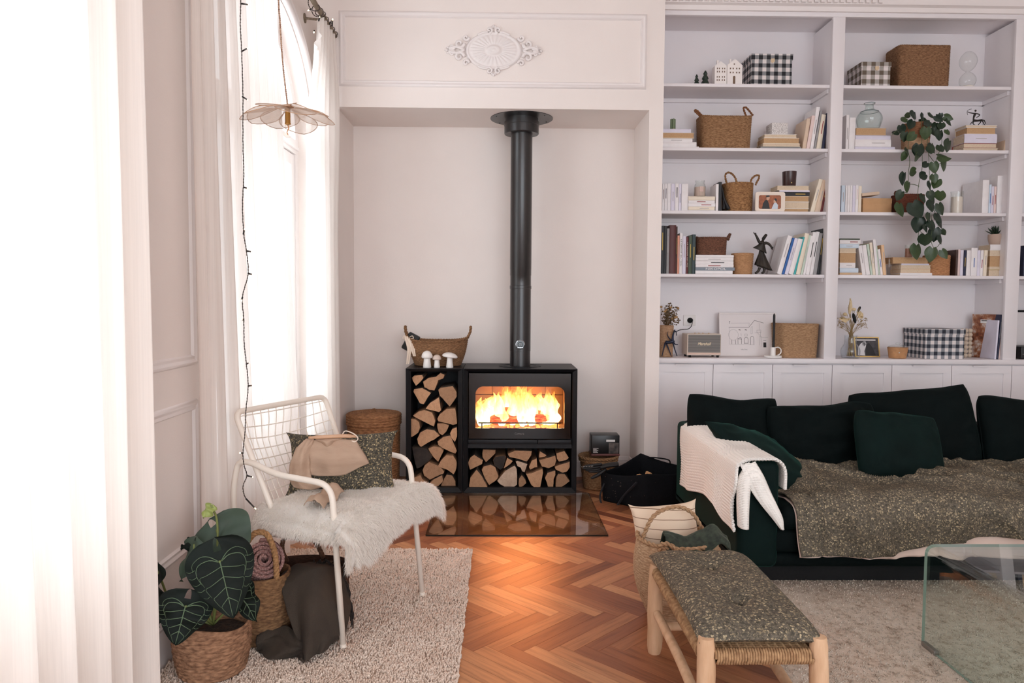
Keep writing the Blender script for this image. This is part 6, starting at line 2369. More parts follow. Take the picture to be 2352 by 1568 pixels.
def stack(fz, row, items, where, group, Y=YBKF, d=.14, zbase=None):
 """books lying flat, listed from the top: (x0, x1, ytop, ybottom, colour, look, pages out?, title...)"""
 n = len(items)
 zs = ZROW[row]
 hts = []
 for it in items:
  hts.append(at(*fz(it[0], it[2]), Y).z - at(*fz(it[0], it[3]), Y).z)
 tot = sum(hts)
 want = at(*fz(items[0][0], items[0][2]), Y).z - zs
 z = zs
 for i in range(n - 1, -1, -1):
  it = items[i]
  x0, x1, y0, y1, col, look, out = it[:7]
  yj = Y + rbk.uniform(0, .01)
  t = hts[i] * want / tot
  a, b = at(*fz(x0, y1), yj), at(*fz(x1, y1), yj)
  lab = '%s, %s' % (look, where % ORD[i])
  w = b.x - a.x
  title = it[7] if len(it) > 7 else None
  tcol = it[8] if len(it) > 8 else 'faint'
  rz = rbk.uniform(-.02, .02)
  if out:
   o = book_mesh(t - .0006, d, w, col, out == 2, None, tcol, (a.x, yj + d, z + t), (0, PI / 2, 0), lab, group, False)
   # turn the spine to the back: page block towards the room
   o.rotation_euler = Euler((PI, PI / 2, 0), 'YXZ') if False else (Matrix.Rotation(PI, 3, 'Z') @ Matrix.Rotation(PI / 2, 3, 'Y')).to_euler()
   o.location = (b.x, yj + d, z + .0003)
  else:
   o = book_mesh(t - .0006, d, w, col, False, title, tcol, (a.x, yj, z + .0003), (0, PI / 2, 0), lab, group, flat=True)
  z += t
 return z


def ztop_of(fz, x, y, Y=YBKF): return at(*fz(x, y), Y).z


G1, G2 = 'books in the left shelf bay', 'books in the right shelf bay'
# --- left bay, second shelf from the top
zA1 = stack(Z1, 1, [(22, 335, 1285, 1322, 'lilac', 'slim lilac white book', 0), (22, 368, 1322, 1372, 'cream', 'thick tan-paged book', 2), (22, 350, 1372, 1405, 'white', 'white book', 0), (22, 390, 1405, 1447, 'white', 'wider white book', 0), (22, 415, 1447, 1470, 'white', 'widest thin white book', 0)],
      '%s from top of the stack under the green candles', G1)
zA2 = stack(Z1, 1, [(1070, 1395, 1337, 1371, 'white', 'white book', 1), (1062, 1420, 1372, 1422, 'cream', 'thick tan-paged book', 2), (1055, 1430, 1422, 1450, 'cream', 'cream book', 1), (1032, 1437, 1450, 1463, 'grey', 'thin grey book', 0), (1026, 1445, 1463, 1478, 'white', 'thin white book', 0)],
      '%s from top of the stack under the small patterned box', G1)
ups(Z1, 1, 1478, [(1448, 1484, 40, 1190, 'beige', 'pictured beige book'), (1486, 1520, 52, 1160, 'pink', 'pinkish beige book'), (1523, 1558, 57, 1075, 'white', 'tall white book'), (1561, 1582, 57, 1108, 'grey', 'thin grey book'), (1585, 1636, 48, 1150, 'cream', 'red-marked cream book', None, 'red'), (1640, 1668, 42, 1135, 'navy', 'navy blue book'), (1671, 1702, 30, 1140, 'brown', 'dark patterned book')],
 'from left in the leaning row beside the patterned box', G1, d=.20)
# --- left bay, third shelf
ups(Z3, 2, 696, [(52, 77, 0, 405, 'white', 'thin white paperback', None, 'maroon'), (79, 107, 0, 402, 'white', 'white paperback', None, 'navy'), (109, 147, 0, 400, 'white', 'white paperback', None, 'blue'), (149, 194, 0, 402, 'lilac', 'wider white paperback'), (196, 236, 0, 400, 'white', 'white paperback', None, 'black'), (238, 267, 0, 403, 'lilac', 'thin white paperback', None, 'slate'), (269, 343, 0, 405, 'white', 'thickest white paperback', None, 'red')],
 'from left in the row left of the candle jar', G1, d=.12)
zJ = stack(Z3, 2, [(348, 648, 541, 582, 'cream', 'cream paperback', 0), (350, 646, 582, 612, 'white', 'white paperback with a red label', 0, None, 'red'), (346, 650, 612, 648, 'white', 'white paperback', 0, None, 'red'), (348, 645, 648, 682, 'cream', 'cream paperback', 0), (346, 648, 682, 700, 'white', 'thin white paperback', 0)],
      '%s from top of the stack under the candle jar', G1, d=.12)
ups(Z3, 2, 700, [(653, 684, 0, 405, 'white', 'white book with a red dot', None, 'red'), (687, 719, 0, 381, 'black', 'black book')], 'of the pair left of the round handled basket', G1)
zK = stack(Z3, 2, [(1348, 1708, 420, 470, 'cream', 'cream-paged book', 1), (1372, 1712, 470, 489, 'lilac', 'thin lilac book', 0), (1410, 1712, 489, 530, 'black', 'black book with gold lettering', 0, None, 'gold'), (1400, 1706, 530, 591, 'cream', 'thick tan-paged book', 2), (1400, 1708, 591, 666, 'white', 'thick white-paged book', 1), (1400, 1702, 666, 706, 'cream', 'tan-paged book', 2)],
      '%s from top of the stack under the brown candle', G1)
ups(Z3, 2, 712, [(1716, 1764, 92, 358, 'cream', 'thick cream book'), (1768, 1828, 82, 368, 'beige', 'beige book'), (1831, 1856, 62, 372, 'darkred', 'dark red book'), (1860, 1886, 28, 380, 'pink', 'pale pink book')],
 'of the leaning row right of the brown candle', G1, d=.17)
# --- left bay, fourth shelf
ups(Z3, 3, 1408, [(32, 70, 0, 875, 'black', 'black comic album'), (72, 97, 0, 876, 'black', 'black comic album'), (99, 127, 0, 905, 'grey', 'grey album'), (129, 203, 0, 866, 'maroon', 'wide maroon album'), (204, 218, 0, 882, 'brown', 'thin brown album'), (219, 243, 0, 985, 'salmon', 'salmon orange book'), (245, 276, 0, 957, 'white', 'white book with black title', 'LE DROIT DU SOL', 'black'), (278, 316, 0, 990, 'lilac', 'lilac white book'), (318, 344, 0, 1000, 'darkred', 'dark red book', 'LE MONDE EST PAS', 'cream'), (346, 384, 0, 985, 'green', 'dark green book', None, 'gold'), (386, 424, 0, 972, 'teal', 'dark teal book')],
 'from left in the dark row, fourth shelf', G1, d=.20)
zN = stack(Z3, 3, [(432, 858, 1200, 1228, 'white', 'white album', 0), (430, 855, 1228, 1265, 'white', 'white album', 0), (428, 855, 1265, 1301, 'white', 'white album with black mark', 0, None, 'black'), (430, 856, 1301, 1336, 'white', 'white album', 0, None, 'red'), (427, 868, 1336, 1371, 'slate', 'slate album with big white title', 0, 'NIKOPOL', 'white'), (427, 845, 1371, 1412, 'white', 'thick white album', 0)],
      '%s from top of the stack under the dark basket', G1, d=.20)
ups(Z3, 3, 1416, [(1342, 1395, 112, 995, 'white', 'white book with printed cover'), (1398, 1425, 110, 1015, 'blue', 'bright blue book'), (1428, 1470, 106, 1020, 'lilac', 'lilac book'), (1473, 1527, 100, 1028, 'white', 'thick white book'), (1530, 1552, 96, 1003, 'turq', 'turquoise book'), (1556, 1606, 90, 965, 'cream', 'cream magazine'), (1609, 1634, 84, 985, 'palegreen', 'pale green book'), (1637, 1664, 78, 990, 'white', 'white book with purple foot', None, 'maroon'), (1667, 1708, 72, 950, 'white', 'white book', None, 'black'), (1711, 1748, 66, 945, 'white', 'white book', None, 'black'), (1752, 1790, 58, 960, 'grey', 'pale grey book'), (1794, 1822, 50, 908, 'black', 'tall black board book')],
 'from left in the leaning row beside the dancer', G1, d=.20)
# --- right bay, second shelf
ups(Z2, 1, 1487, [(95, 124, 0, 1150, 'white', 'plain white book'), (127, 189, 0, 1176, 'white', 'white book with faint title')], 'of the pair left of the green glass vase', G2)
zV = stack(Z2, 1, [(202, 505, 1279, 1345, 'beige', 'tan-paged paperback', 2), (196, 545, 1345, 1384, 'lilac', 'lilac grey book', 0), (192, 550, 1384, 1451, 'white', 'thick white book', 0), (190, 590, 1451, 1488, 'lilac', 'wide white book', 0)],
      '%s from top of the stack under the green vase', G2)
zC_ = stack(Z2, 1, [(1300, 1615, 1246, 1270, 'white', 'thin white book', 1), (1310, 1600, 1270, 1329, 'cream', 'tan-paged book', 2), (1285, 1610, 1329, 1413, 'lilac', 'thick lilac white book', 0), (1280, 1610, 1413, 1456, 'red', 'pale-paged book with a red cover', 1), (1275, 1625, 1456, 1491, 'cream', 'cream-paged book', 1)],
      '%s from top of the stack under the archer', G2)
ups(Z2, 1, 1492, [(1672, 1704, 50, 1180, 'beige', 'beige book with printed cover'), (1708, 1752, 22, 1172, 'brown', 'brown and navy book')], 'of the leaning pair right of the archer', G2, d=.22)
# --- right bay, third shelf
ups(Z4, 2, 713, [(106, 146, 0, 420, 'paleblue', 'pale blue book'), (150, 172, 0, 420, 'white', 'thin white book', None, 'black'), (174, 202, 0, 421, 'white', 'white book', None, 'black'), (204, 228, 0, 420, 'white', 'thin white book', None, 'black'), (230, 262, 0, 421, 'lilac', 'white book', None, 'red'), (264, 296, 0, 416, 'white', 'white book', None, 'pink'), (298, 331, 0, 427, 'cream', 'cream book', None, 'red')],
 'from left in the row beside the kraft box', G2, d=.13)
ups(lambda x, y: Z4(1690 + (x - 1690) * .915, y), 2, 722, [(1690, 1768, 0, 360, 'white', 'thick white tan-sided book', None, 'grey', .24), (1771, 1800, 0, 411, 'paleblue', 'pale blue book', None, 'blue'), (1802, 1832, 0, 431, 'lilac', 'thin white book', None, 'red'), (1834, 1862, 0, 433, 'pink', 'pale pink book', None, 'red'), (1868, 1939, 0, 311, 'white', 'tallest white book', None, 'pink'), (1942, 1978, 0, 371, 'cream', 'cream book with script title', None, 'black'), (1981, 2006, 0, 388, 'beige', 'beige book')],
 'from left in the row right of the glass candle', G2, d=.15)
# --- right bay, fourth shelf
stack(Z4, 3, [(95, 318, 1016, 1030, 'green', 'thin dark green book', 0), (92, 326, 1030, 1077, 'white', 'white book with a red dot', 0, None, 'red'), (92, 305, 1077, 1123, 'paleblue', 'pale blue book', 0), (92, 280, 1123, 1176, 'cream', 'cream-paged book', 1), (92, 276, 1176, 1287, 'tan', 'thick tan-paged book', 2), (92, 266, 1287, 1346, 'white', 'white book', 0), (92, 300, 1346, 1398, 'paleblue', 'white blue book', 0), (90, 340, 1398, 1427, 'tan', 'tan book', 0)],
      '%s from top of the stack at left, fourth shelf', G2)
ups(Z4, 3, 1427, [(346, 389, -55, 1100, 'white', 'thick white book'), (392, 437, -56, 1096, 'white', 'white book', None, 'red'), (440, 465, -55, 1080, 'palegreen', 'pale green book'), (467, 497, -52, 1066, 'cream', 'cream book'), (499, 530, -46, 1032, 'white', 'tall white book', None, 'black'), (533, 548, -44, 1100, 'palegreen', 'thin pale green book'), (551, 580, -42, 1140, 'white', 'white book with blue mark', None, 'blue'), (584, 618, -38, 1092, 'orange', 'pale orange book')],
 'from left in the row tilted against the left stack', G2, d=.15)
zCa = stack(Z4, 3, [(690, 1090, 1226, 1297, 'tan', 'thick tan-paged book', 2), (786, 1096, 1297, 1314, 'lilac', 'thin lilac book', 0), (780, 1118, 1314, 1354, 'cream', 'cream-paged book', 1), (776, 1118, 1354, 1401, 'orange', 'pale-paged orange book', 1), (770, 1130, 1401, 1431, 'white', 'white book', 0)],
      '%s from top of the stack under the amber candle', G2)
ups(Z4, 3, 1436, [(1390, 1412, 0, 1145, 'brown', 'thin brown book'), (1415, 1440, 0, 1141, 'pink', 'pale pink book'), (1442, 1476, 0, 1148, 'lilac', 'lilac book'), (1479, 1506, 4, 1150, 'navy', 'navy and white book'), (1511, 1558, 2, 1152, 'white', 'white book'), (1562, 1632, 0, 1123, 'white', 'thickest white book', None, 'blue'), (1636, 1666, 0, 1150, 'lilac', 'lilac white book', None, 'navy'), (1669, 1700, 2, 1150, 'white', 'white book', None, 'red'), (1703, 1742, 6, 1150, 'cream', 'cream book with cover text')],
 'from left in the row left of the succulent', G2, d=.14)
zSu = stack(Z4, 3, [(1785, 1975, 1083, 1148, 'white', 'white book', 0), (1780, 1975, 1148, 1211, 'cream', 'cream-paged book with dark spine', 1), (1778, 1972, 1211, 1331, 'tan', 'very thick tan-paged book', 2), (1775, 1970, 1331, 1363, 'cream', 'thin cream-paged book', 1), (1768, 1966, 1363, 1436, 'gold', 'pale-paged book with yellow cover', 1)],
      '%s from top of the stack under the succulent', G2)


# --- gingham boxes
def gingham(name, dark, k, off=0.0):
 out = []
 for axes in (('X', 'Z'), ('Y', 'Z'), ('X', 'Y')):
  t = NT(name + ' ' + axes[0] + axes[1])
  co = t.coords(); sp = t.n('ShaderNodeSeparateXYZ'); t.l(co[0], 0, sp, 0)
  s = []
  for a_ in axes:
   s.append(t.math('GREATER_THAN', t.math('FRACT', t.math('MULTIPLY_ADD', (sp, a_), k, off + 20)), .5))
  tot = t.math('MULTIPLY', t.math('ADD', s[0], s[1]), .5)
  t.col(t.ramp(tot, [(0, srgb(226, 218, 216)), (.5, srgb(tuple((x + 226) / 2 for x in dark))), (1, srgb(dark))], 'CONSTANT'))
  t.mat.node_tree.nodes['Color Ramp'].color_ramp.elements[1].position = .4
  t.mat.node_tree.nodes['Color Ramp'].color_ramp.elements[2].position = .9
  t.p.inputs['Roughness'].default_value = .9
  out.append(t.mat)
 return out


def gbox(label, x0, x1, z0, z1, y, d, lid, mats, tagc=None, group='gingham storage boxes'):
 cx_ = (x0 + x1) / 2
 b = thing('gingham_box', label, 'box', (cx_, y + d / 2, z0), group)

 def six(mb, a, c_, ya, yb, za, zb):
  mb.add([(a, ya, za), (c_, ya, za), (c_, ya, zb), (a, ya, zb)], [(0, 1, 2, 3)], 0)
  mb.add([(a, yb, za), (c_, yb, za), (c_, yb, zb), (a, yb, zb)], [(3, 2, 1, 0)], 0)
  mb.add([(a, ya, za), (a, yb, za), (a, yb, zb), (a, ya, zb)], [(3, 2, 1, 0)], 1)
  mb.add([(c_, ya, za), (c_, yb, za), (c_, yb, zb), (c_, ya, zb)], [(0, 1, 2, 3)], 1)
  mb.add([(a, ya, zb), (c_, ya, zb), (c_, yb, zb), (a, yb, zb)], [(0, 1, 2, 3)], 2)
  mb.add([(a, ya, za), (c_, ya, za), (c_, yb, za), (a, yb, za)], [(3, 2, 1, 0)], 2)
 e = .005
 mb = MB(); six(mb, x0 + e, x1 - e, y + e, y + d - e, z0 + .001, z1 - lid * .6); ob('box_body', mb, mats, b, False)
 mb = MB(); six(mb, x0, x1, y, y + d, z1 - lid, z1); ob('lid', mb, mats, b, False)
 if tagc:
  mb = MB(); tx, tz = tagc
  mb.prism([(tx - .013, tz + .012), (tx + .013, tz + .014), (tx + .015, tz - .008), (tx, tz - .018), (tx - .013, tz - .010)], lambda u, v, dd: V((u, y - .002 - dd, v)), 0, .0015)
  ob('pull_tag', mb, M('tan leather tag', (214, 190, 158), .7), b, False)
 return b


YG = 5.37
a, b_ = at(*Z1(940, 838), YG), at(*Z1(1340, 838), YG); zt_ = at(*Z1(1000, 536), YG).z; tg = at(*Z1(1153, 605), YG)
gbox('black and white gingham box beside the white houses on the top shelf', a.x - .004, b_.x + .008, ZROW[0], zt_, YG, .24, .042, gingham('black gingham', (38, 38, 42), 17.7, .2), (tg.x, tg.z))
a, b_ = at(*Z2(250, 848), YG), at(*Z2(545, 848), YG); zt_ = at(*Z2(300, 618), YG).z; tg = at(*Z2(410, 682), YG)
gbox('small brown and white gingham box beside the large basket on the top shelf', a.x, b_.x + .004, ZROW[0], zt_, YG, .22, .034, gingham('brown gingham', (104, 92, 80), 16.2, .1), (tg.x, tg.z))
YG2 = 5.335
a, b_ = at(*Z6(1100, 895), YG2), at(*Z6(1548, 895), YG2); zt_ = at(*Z6(1200, 566), YG2).z
gbox('largest gingham box, black and white, standing on the worktop', a.x, b_.x, ZCT, zt_, YG2, .30, .040, gingham('dark blue gingham', (46, 50, 60), 18.8, .0))


# --- baskets on the shelves
def sbasket(name, label, fz, x0, x1, y0, y1, row, Y, depth, mat_, rows, e=5.0, flare=.0, amp=.0035, st=30, handles=(), z0=None, topf=None, rope=.006, rim=True, hm=None, contents=None):
 a, b = at(*fz(x0, y1), Y), at(*fz(x1, y1), Y)
 zb = ZROW[row] if z0 is None else z0
 zt__ = at(*fz((x0 + x1) / 2, y0), Y).z
 c = V(((a.x + b.x) / 2, Y + depth / 2, 0)); rx = (b.x - a.x) / 2 - amp
 t = thing(name, label, 'basket', V((c.x, c.y, zb)))
 mb = MB(); pf = basket(mb, c, zb + .001, (rx * (1 - flare), depth / 2 * (1 - flare)), (rx, depth / 2), zt__ - zb, rows, e, 120, amp, st, .7, .009, topf)
 ob('body', mb, mat_, t, True)
 if rim:
  mb = MB(); mb.rope([pf(2 * PI * i / 80, 1.0, -.003, .003) for i in range(81)], rope, n=5); ob('rim', mb, mat_, t, True)
 for h in handles:
  mb = MB(); mb.rope(spline([at(*fz(*q[:2]), q[2] if len(q) > 2 else Y + depth / 2) for q in h], 7), rope * 1.25, n=6); ob('handle', mb, hm or mat_, t, True)
 return t, pf, c


sbasket('storage_basket', 'rectangular seagrass basket with two rope ears on the left bay shelf', Z1, 440, 966, 1150, 1474, 1, 5.38, .22, seagrass, 20, 5, .06, .0035, 34,
  [[(470, 1200), (440, 1175), (405, 1140), (372, 1108), (395, 1105), (440, 1150), (480, 1185)], [(890, 1170), (872, 1120), (862, 1080), (885, 1075), (920, 1110), (955, 1155)]], topf=lambda an: -.006 + .006 * math.cos(2 * an), hm=straw('brown rope ear', (158, 106, 72), (112, 74, 50)))
sbasket('storage_basket', 'large square brown basket on the top shelf, right bay', Z2, 632, 1165, 455, 852, 0, 5.37, .24, straw('coarse brown weave', (160, 122, 90), (96, 66, 46), 60), 24, 7, .03, .004, 44, topf=lambda an: .004 * math.cos(2 * an))
sbasket('storage_basket', 'round woven basket with two tall rope handles beside the photo frame', Z3, 775, 1122, 392, 706, 2, 5.37, .22, straw('golden brown weave', (182, 138, 94), (106, 72, 46), 60), 22, 2.2, .05, .0032, 30,
  [[(790, 420, 5.46), (770, 360, 5.46), (765, 300, 5.46), (800, 275, 5.46), (845, 295, 5.46), (880, 345, 5.46), (895, 410, 5.46)], [(1045, 410, 5.50), (1060, 350, 5.50), (1100, 312, 5.50), (1140, 306, 5.50), (1142, 340, 5.50), (1120, 380, 5.50), (1105, 415, 5.50)]])
sbasket('storage_basket', 'small dark woven basket on top of the white album stack', Z3, 442, 806, 1012, 1198, 3, 5.40, .17, straw('dark brown rush', (132, 92, 72), (80, 54, 44), 70), 14, 3.5, .04, .003, 30,
  [[(775, 1040), (790, 1000), (812, 968), (822, 966), (815, 990), (795, 1040)], [(448, 1030, 5.53), (440, 1008, 5.55), (450, 1000, 5.55), (462, 1030, 5.53)]], z0=zN)
t_, pf_, c_ = sbasket('straw_pot', 'straw flower pot with dry moss between albums and dancer', Z3, 866, 1116, 1186, 1412, 3, 5.38, .155, straw('tan straw', (196, 152, 112), (152, 112, 78), 60, (1, 1, 5)), 18, 2, .12, .0016, 10, rim=False)
mb = MB(); mb.surf(lambda u, v: V((c_.x + math.cos(u * 2 * PI) * v * .066, c_.y + math.sin(u * 2 * PI) * v * .066, at(*Z3(990, 1190), 5.38).z - .006 + .010 * N3(u * 20, v * 6) + .004)), 40, 10, wrap=True)
ob('moss', mb, M('dry moss', (96, 84, 56), .95, c2=(62, 54, 38), vs=80, bump=.006, bs=80), t_, True)
sbasket('storage_basket', 'wide leaning seagrass basket on the worktop beside the framed print', Z5, 1425, 1900, 520, 892, 4, 5.345, .25, straw('pale brown weave', (190, 154, 118), (140, 106, 78), 60), 24, 4, .07, .0035, 40, topf=lambda an: .004 * math.cos(an + 2.4))
t_, pf_, c_ = sbasket('rattan_pot', 'tan coiled pot with dry twigs between the trailing plant and books', Z4, 1108, 1386, 1208, 1436, 3, 5.37, .165, straw('tan coil', (198, 146, 104), (150, 104, 70), 60, (1, 1, 5)), 10, 2.3, .02, .0026, 8, rim=False)
mb = MB()
for i in range(14):
 p = c_ + V((rbk.uniform(-.03, .06), rbk.uniform(-.04, .04), at(*Z4(1250, 1215), 5.37).z - .01)); mb.tube(spline([p, p + V((rbk.uniform(-.02, .02), 0, .02)), p + V((rbk.uniform(-.03, .03), rbk.uniform(-.02, .02), rbk.uniform(.03, .05)))], 4), .0014, 5)
ob('twigs', mb, M('dry twig', (150, 118, 96), .9), t_, True, kind='stuff')
sbasket('storage_basket', 'small red-brown basket half hidden by the trailing plant', Z4, 752, 1086, 528, 718, 2, 5.40, .16, straw('red brown rush', (126, 72, 54), (84, 46, 36), 70), 13, 3, .05, .003, 30, [[(765, 565), (735, 545), (712, 510), (722, 490), (745, 500), (765, 540)]])

# --- top shelf ornaments
fir = M('dark green glazed fir', (34, 50, 40), .4)
for (xc, yt, w, lab) in ((392, 742, 60, 'smaller dark green ceramic fir tree at the left of the top shelf'), (478, 704, 88, 'larger dark green ceramic fir tree beside the white houses')):
 Y = 5.40; p = at(*Z1(xc, 830), Y); H = at(*Z1(xc, yt), Y).z - ZROW[0]; R_ = w / 2 / 4.3558 / 1700 * Y
 pr = [(R_ * .3, 0), (R_ * .3, .04 * H), (R_ * 1.0, .07 * H), (R_ * .92, .16 * H), (R_ * .55, .38 * H), (R_ * .50, .42 * H), (R_ * .74, .45 * H), (R_ * .68, .52 * H), (R_ * .36, .70 * H), (R_ * .34, .73 * H), (R_ * .48, .76 * H), (R_ * .42, .82 * H), (R_ * .14, .97 * H), (0, H)]
 mb = MB(); mb.lathe(pr, (p.x, Y, ZROW[0]), 24, wob=lambda an, z: 1 + .06 * math.cos(8 * an)); ob('fir_tree', mb, fir, None, True, lab, 'figurine', 'ceramic fir trees')
porc = M('matt white porcelain', (240, 234, 230), .6)
hole = M('dark window opening', (120, 98, 82), .9)
for (x0, x1, ye, yp, nw, dr, rnd_, ch_, lab) in ((572, 692, 655, 612, [(596, 685), (596, 716), (596, 768), (596, 800)], None, False, (612, 592), 'white porcelain house with four rows of windows'), (696, 848, 650, 588, [(728, 685), (728, 725)], (768, 755, 825), True, (738, 578), 'white porcelain house with arched door and round gable window')):
 Y = 5.385; A_ = at(*Z1(x0, 832), Y); B_ = at(*Z1(x1, 832), Y); ze, zp = at(*Z1(x0, ye), Y).z, at(*Z1(x0, yp), Y).z
 h_ = thing('porcelain_house', lab + ' on the top shelf', 'figurine', ((A_.x + B_.x) / 2, Y + .035, ZROW[0]), 'white porcelain houses')
 mb = MB(); xm = (A_.x + B_.x) / 2
 mb.prism([(A_.x, ZROW[0] + .001), (B_.x, ZROW[0] + .001), (B_.x, ze), (xm, zp), (A_.x, ze)], lambda u, v, d: V((u, Y + d, v)), 0, .07)
 ob('house_body', mb, porc, h_, False)
 mb = MB(); cx_ = at(*Z1(ch_[0], ch_[1]), Y); mb.rbox(cx_.x - .006, cx_.x + .008, Y + .02, Y + .035, ze, cx_.z, .001); ob('chimney', mb, porc, h_)
 W = (B_.x - A_.x)
 for (xx, yy) in nw:
  z = at(*Z1(xx, yy), Y).z
  for f in ((.17, .34, .60, .78) if not dr else (.17, .35, .58, .76)):
   mb = MB(); mb.box(A_.x + W * f, A_.x + W * (f + .075), Y - .0006, Y + .002, z - .0058, z + .0058); ob('window', mb, hole, h_, False)
 if dr:
  p = at(*Z1(dr[0], dr[1] + 15), Y); mb = MB(); r = .0088
  mb.prism([(p.x - r, ZROW[0] + .003), (p.x + r, ZROW[0] + .003)] + [(p.x + r * math.cos(q), p.z + r * math.sin(q)) for q in [PI * i / 8 for i in range(9)]], lambda u, v, d: V((u, Y - .0006 + d, v)), 0, .002); ob('door', mb, hole, h_, False)
 if rnd_:
  p = at(*Z1(769, 641), Y); mb = MB(); mb.prism([(p.x + .0048 * math.cos(q), p.z + .0048 * math.sin(q)) for q in [2 * PI * i / 16 for i in range(16)]], lambda u, v, d: V((u, Y - .0006 + d, v)), 0, .002); ob('window', mb, hole, h_, False)
cg = clear_glass('clear blown glass', (.97, .98, .97), .95)
p = at(*Z2(1315, 850), 5.42); Hh = at(*Z2(1320, 512), 5.42).z - ZROW[0]; rr_g = 80 / 4.3565 / 1700 * 5.42
hg_ = thing('hourglass', 'clear glass hourglass without a frame on the top shelf', 'hourglass', (p.x, 5.42, ZROW[0]))
pr = []
for i in range(33):
 t = i / 32; s = abs(math.sin(PI * t * 2 - 0)) if False else (math.sin(PI * min(1, t / .46)) ** .55 if t < .46 else math.sin(PI * min(1, (t - .46) / .54)) ** .55 if t > .46 else 0)
 pr.append((max(.004, rr_g * (.95 if t < .46 else 1.0) * s), .001 + t * Hh))
pr[0] = (rr_g * .6, .001); pr[-1] = (0.0, Hh)
mb = MB(); mb.lathe(pr, (p.x, 5.42, ZROW[0]), 32); ob('glass_body', mb, cg, hg_, True)
mb = MB(); mb.lathe([(rr_g * .58, .004), (rr_g * .78, .02), (rr_g * .5, .03), (0, .036)], (p.x, 5.42, ZROW[0]), 24); ob('sand', mb, M('white sand', (236, 230, 222), .9), hg_, True)

# --- second shelf
sage = M('sage green wax', (112, 128, 98), .55)
p = at(*Z1(155, 1283), 5.43); cn = thing('candle', 'sage green candle of three joined pillars on a small wooden disc', 'candle', (p.x, 5.43, zA1))
mb = MB(); mb.lathe([(.020, 0), (.021, .002), (.021, .005), (0, .005)], (p.x, 5.43, zA1 + .0005), 24); ob('wooden_disc', mb, M('pale wood disc', (220, 186, 156), .6), cn, 40)
hz_ = at(*Z1(155, 1190), 5.43).z - zA1
for dx_, dy_ in ((-.011, .004), (.001, -.008), (.012, .005)):
 mb = MB(); mb.lathe([(.0085, .0055), (.0085, hz_ - .001), (.007, hz_), (0, hz_)], (p.x + dx_, 5.43 + dy_, zA1), 16); mb.tube([(p.x + dx_, 5.43 + dy_, zA1 + hz_), (p.x + dx_, 5.43 + dy_, zA1 + hz_ + .006)], .0008, 5); ob('pillar', mb, sage, cn, 40)
paper = NT('grey sprig paper'); pc2 = paper.coords(); pv = paper.n('ShaderNodeTexVoronoi', feature='DISTANCE_TO_EDGE'); pv.inputs['Scale'].default_value = 90; paper.l(pc2[0], 0, pv, 'Vector')
paper.col(paper.ramp((pv, 0), [(.03, srgb(176, 170, 168)), (.10, srgb(226, 221, 218))])); paper.p.inputs['Roughness'].default_value = .8
a, b_ = at(*Z1(1143, 1336), 5.41), at(*Z1(1305, 1336), 5.41); zq = at(*Z1(1200, 1226), 5.41).z
pbx = thing('patterned_box', 'small grey-patterned paper box on a book stack', 'box', ((a.x + b_.x) / 2, 5.47, zA2))
mb = MB(); mb.rbox(a.x + .001, b_.x - .001, 5.411, 5.53, zA2 + .0005, zq - .012, .002); ob('box_body', mb, paper.mat, pbx)
mb = MB(); mb.rbox(a.x, b_.x, 5.41, 5.531, zq - .016, zq, .002); ob('lid', mb, paper.mat, pbx)
gvs = clear_glass('pale green glass', (.945, .975, .965), 1.0)
p = at(*Z2(330, 1278), 5.43); gv = thing('demijohn_vase', 'round pale green glass bottle vase on a stack of books', 'vase', (p.x, 5.43, zV))
S = 5.43 / 1700 / 4.3565; Zv = lambda y: at(*Z2(330, y), 5.43).z
pr = [(78 * S, zV + .001), (98 * S, zV + .006), (120 * S, Zv(1215)), (122 * S, Zv(1190)), (112 * S, Zv(1155)), (85 * S, Zv(1120)), (55 * S, Zv(1105)), (43 * S, Zv(1090)), (38 * S, Zv(1065)), (40 * S, Zv(1052)), (52 * S, Zv(1042)), (50 * S, Zv(1034))]
pr = [(q.x, q.z) for q in spline([(r, 0, z) for r, z in pr], 4)]
mb = MB(); mb.lathe(pr + [(r - .003, z) for r, z in pr[::-1]], (p.x, 5.43, 0), 40); ob('glass_body', mb, gvs, gv, True)
mb = MB()
for q in (pr[-1], pr[20]): mb.tube([(p.x + q[0] * math.cos(a_), 5.43 + q[0] * math.sin(a_), q[1]) for a_ in [2 * PI * i / 32 for i in range(32)]], .0016, 6, True)
ob('rim', mb, M('teal glass rim', (72, 112, 112), .1), gv, True)
bronze = M('dark bronze', (46, 40, 38), .45, .4, var=.2, vs=30)
# archer centaur
p0 = lambda x, y: at(*Z2(x, y), 5.44)
ar = thing('archer_figurine', 'small dark centaur archer figurine on top of a book stack', 'figurine', V((p0(1400, 1250).x, 5.44, zC_)))
mb = MB()
body = spline([p0(1378, 1205), p0(1410, 1207), p0(1450, 1203), p0(1468, 1200)], 5)
mb.tube(body, [.0075, .009, .009, .0085, .008, .0075, .007, .007, .0072, .0075, .008, .0085, .008, .007, .006, .005], 8)
for q, dy in (([(1385, 1208), (1360, 1222), (1345, 1238), (1338, 1250)], 0), ([(1388, 1210), (1378, 1230), (1392, 1246), (1405, 1250)], .012), ([(1460, 1205), (1470, 1225), (1480, 1245), (1490, 1250)], 0), ([(1462, 1203), (1450, 1225), (1432, 1245), (1428, 1250)], .012), ([(1468, 1200), (1485, 1205), (1494, 1222), (1500, 1240)], .006)):
 pts = spline([p0(*z) + V((0, dy - .004, 0)) for z in q], 4); pts[-1].z = max(pts[-1].z, zC_ + .001); mb.tube(pts, [.0042 - .0024 * i / len(pts) for i in range(len(pts))], 7)
tor = spline([p0(1378, 1208), p0(1378, 1180), p0(1388, 1150), p0(1395, 1130)], 4)
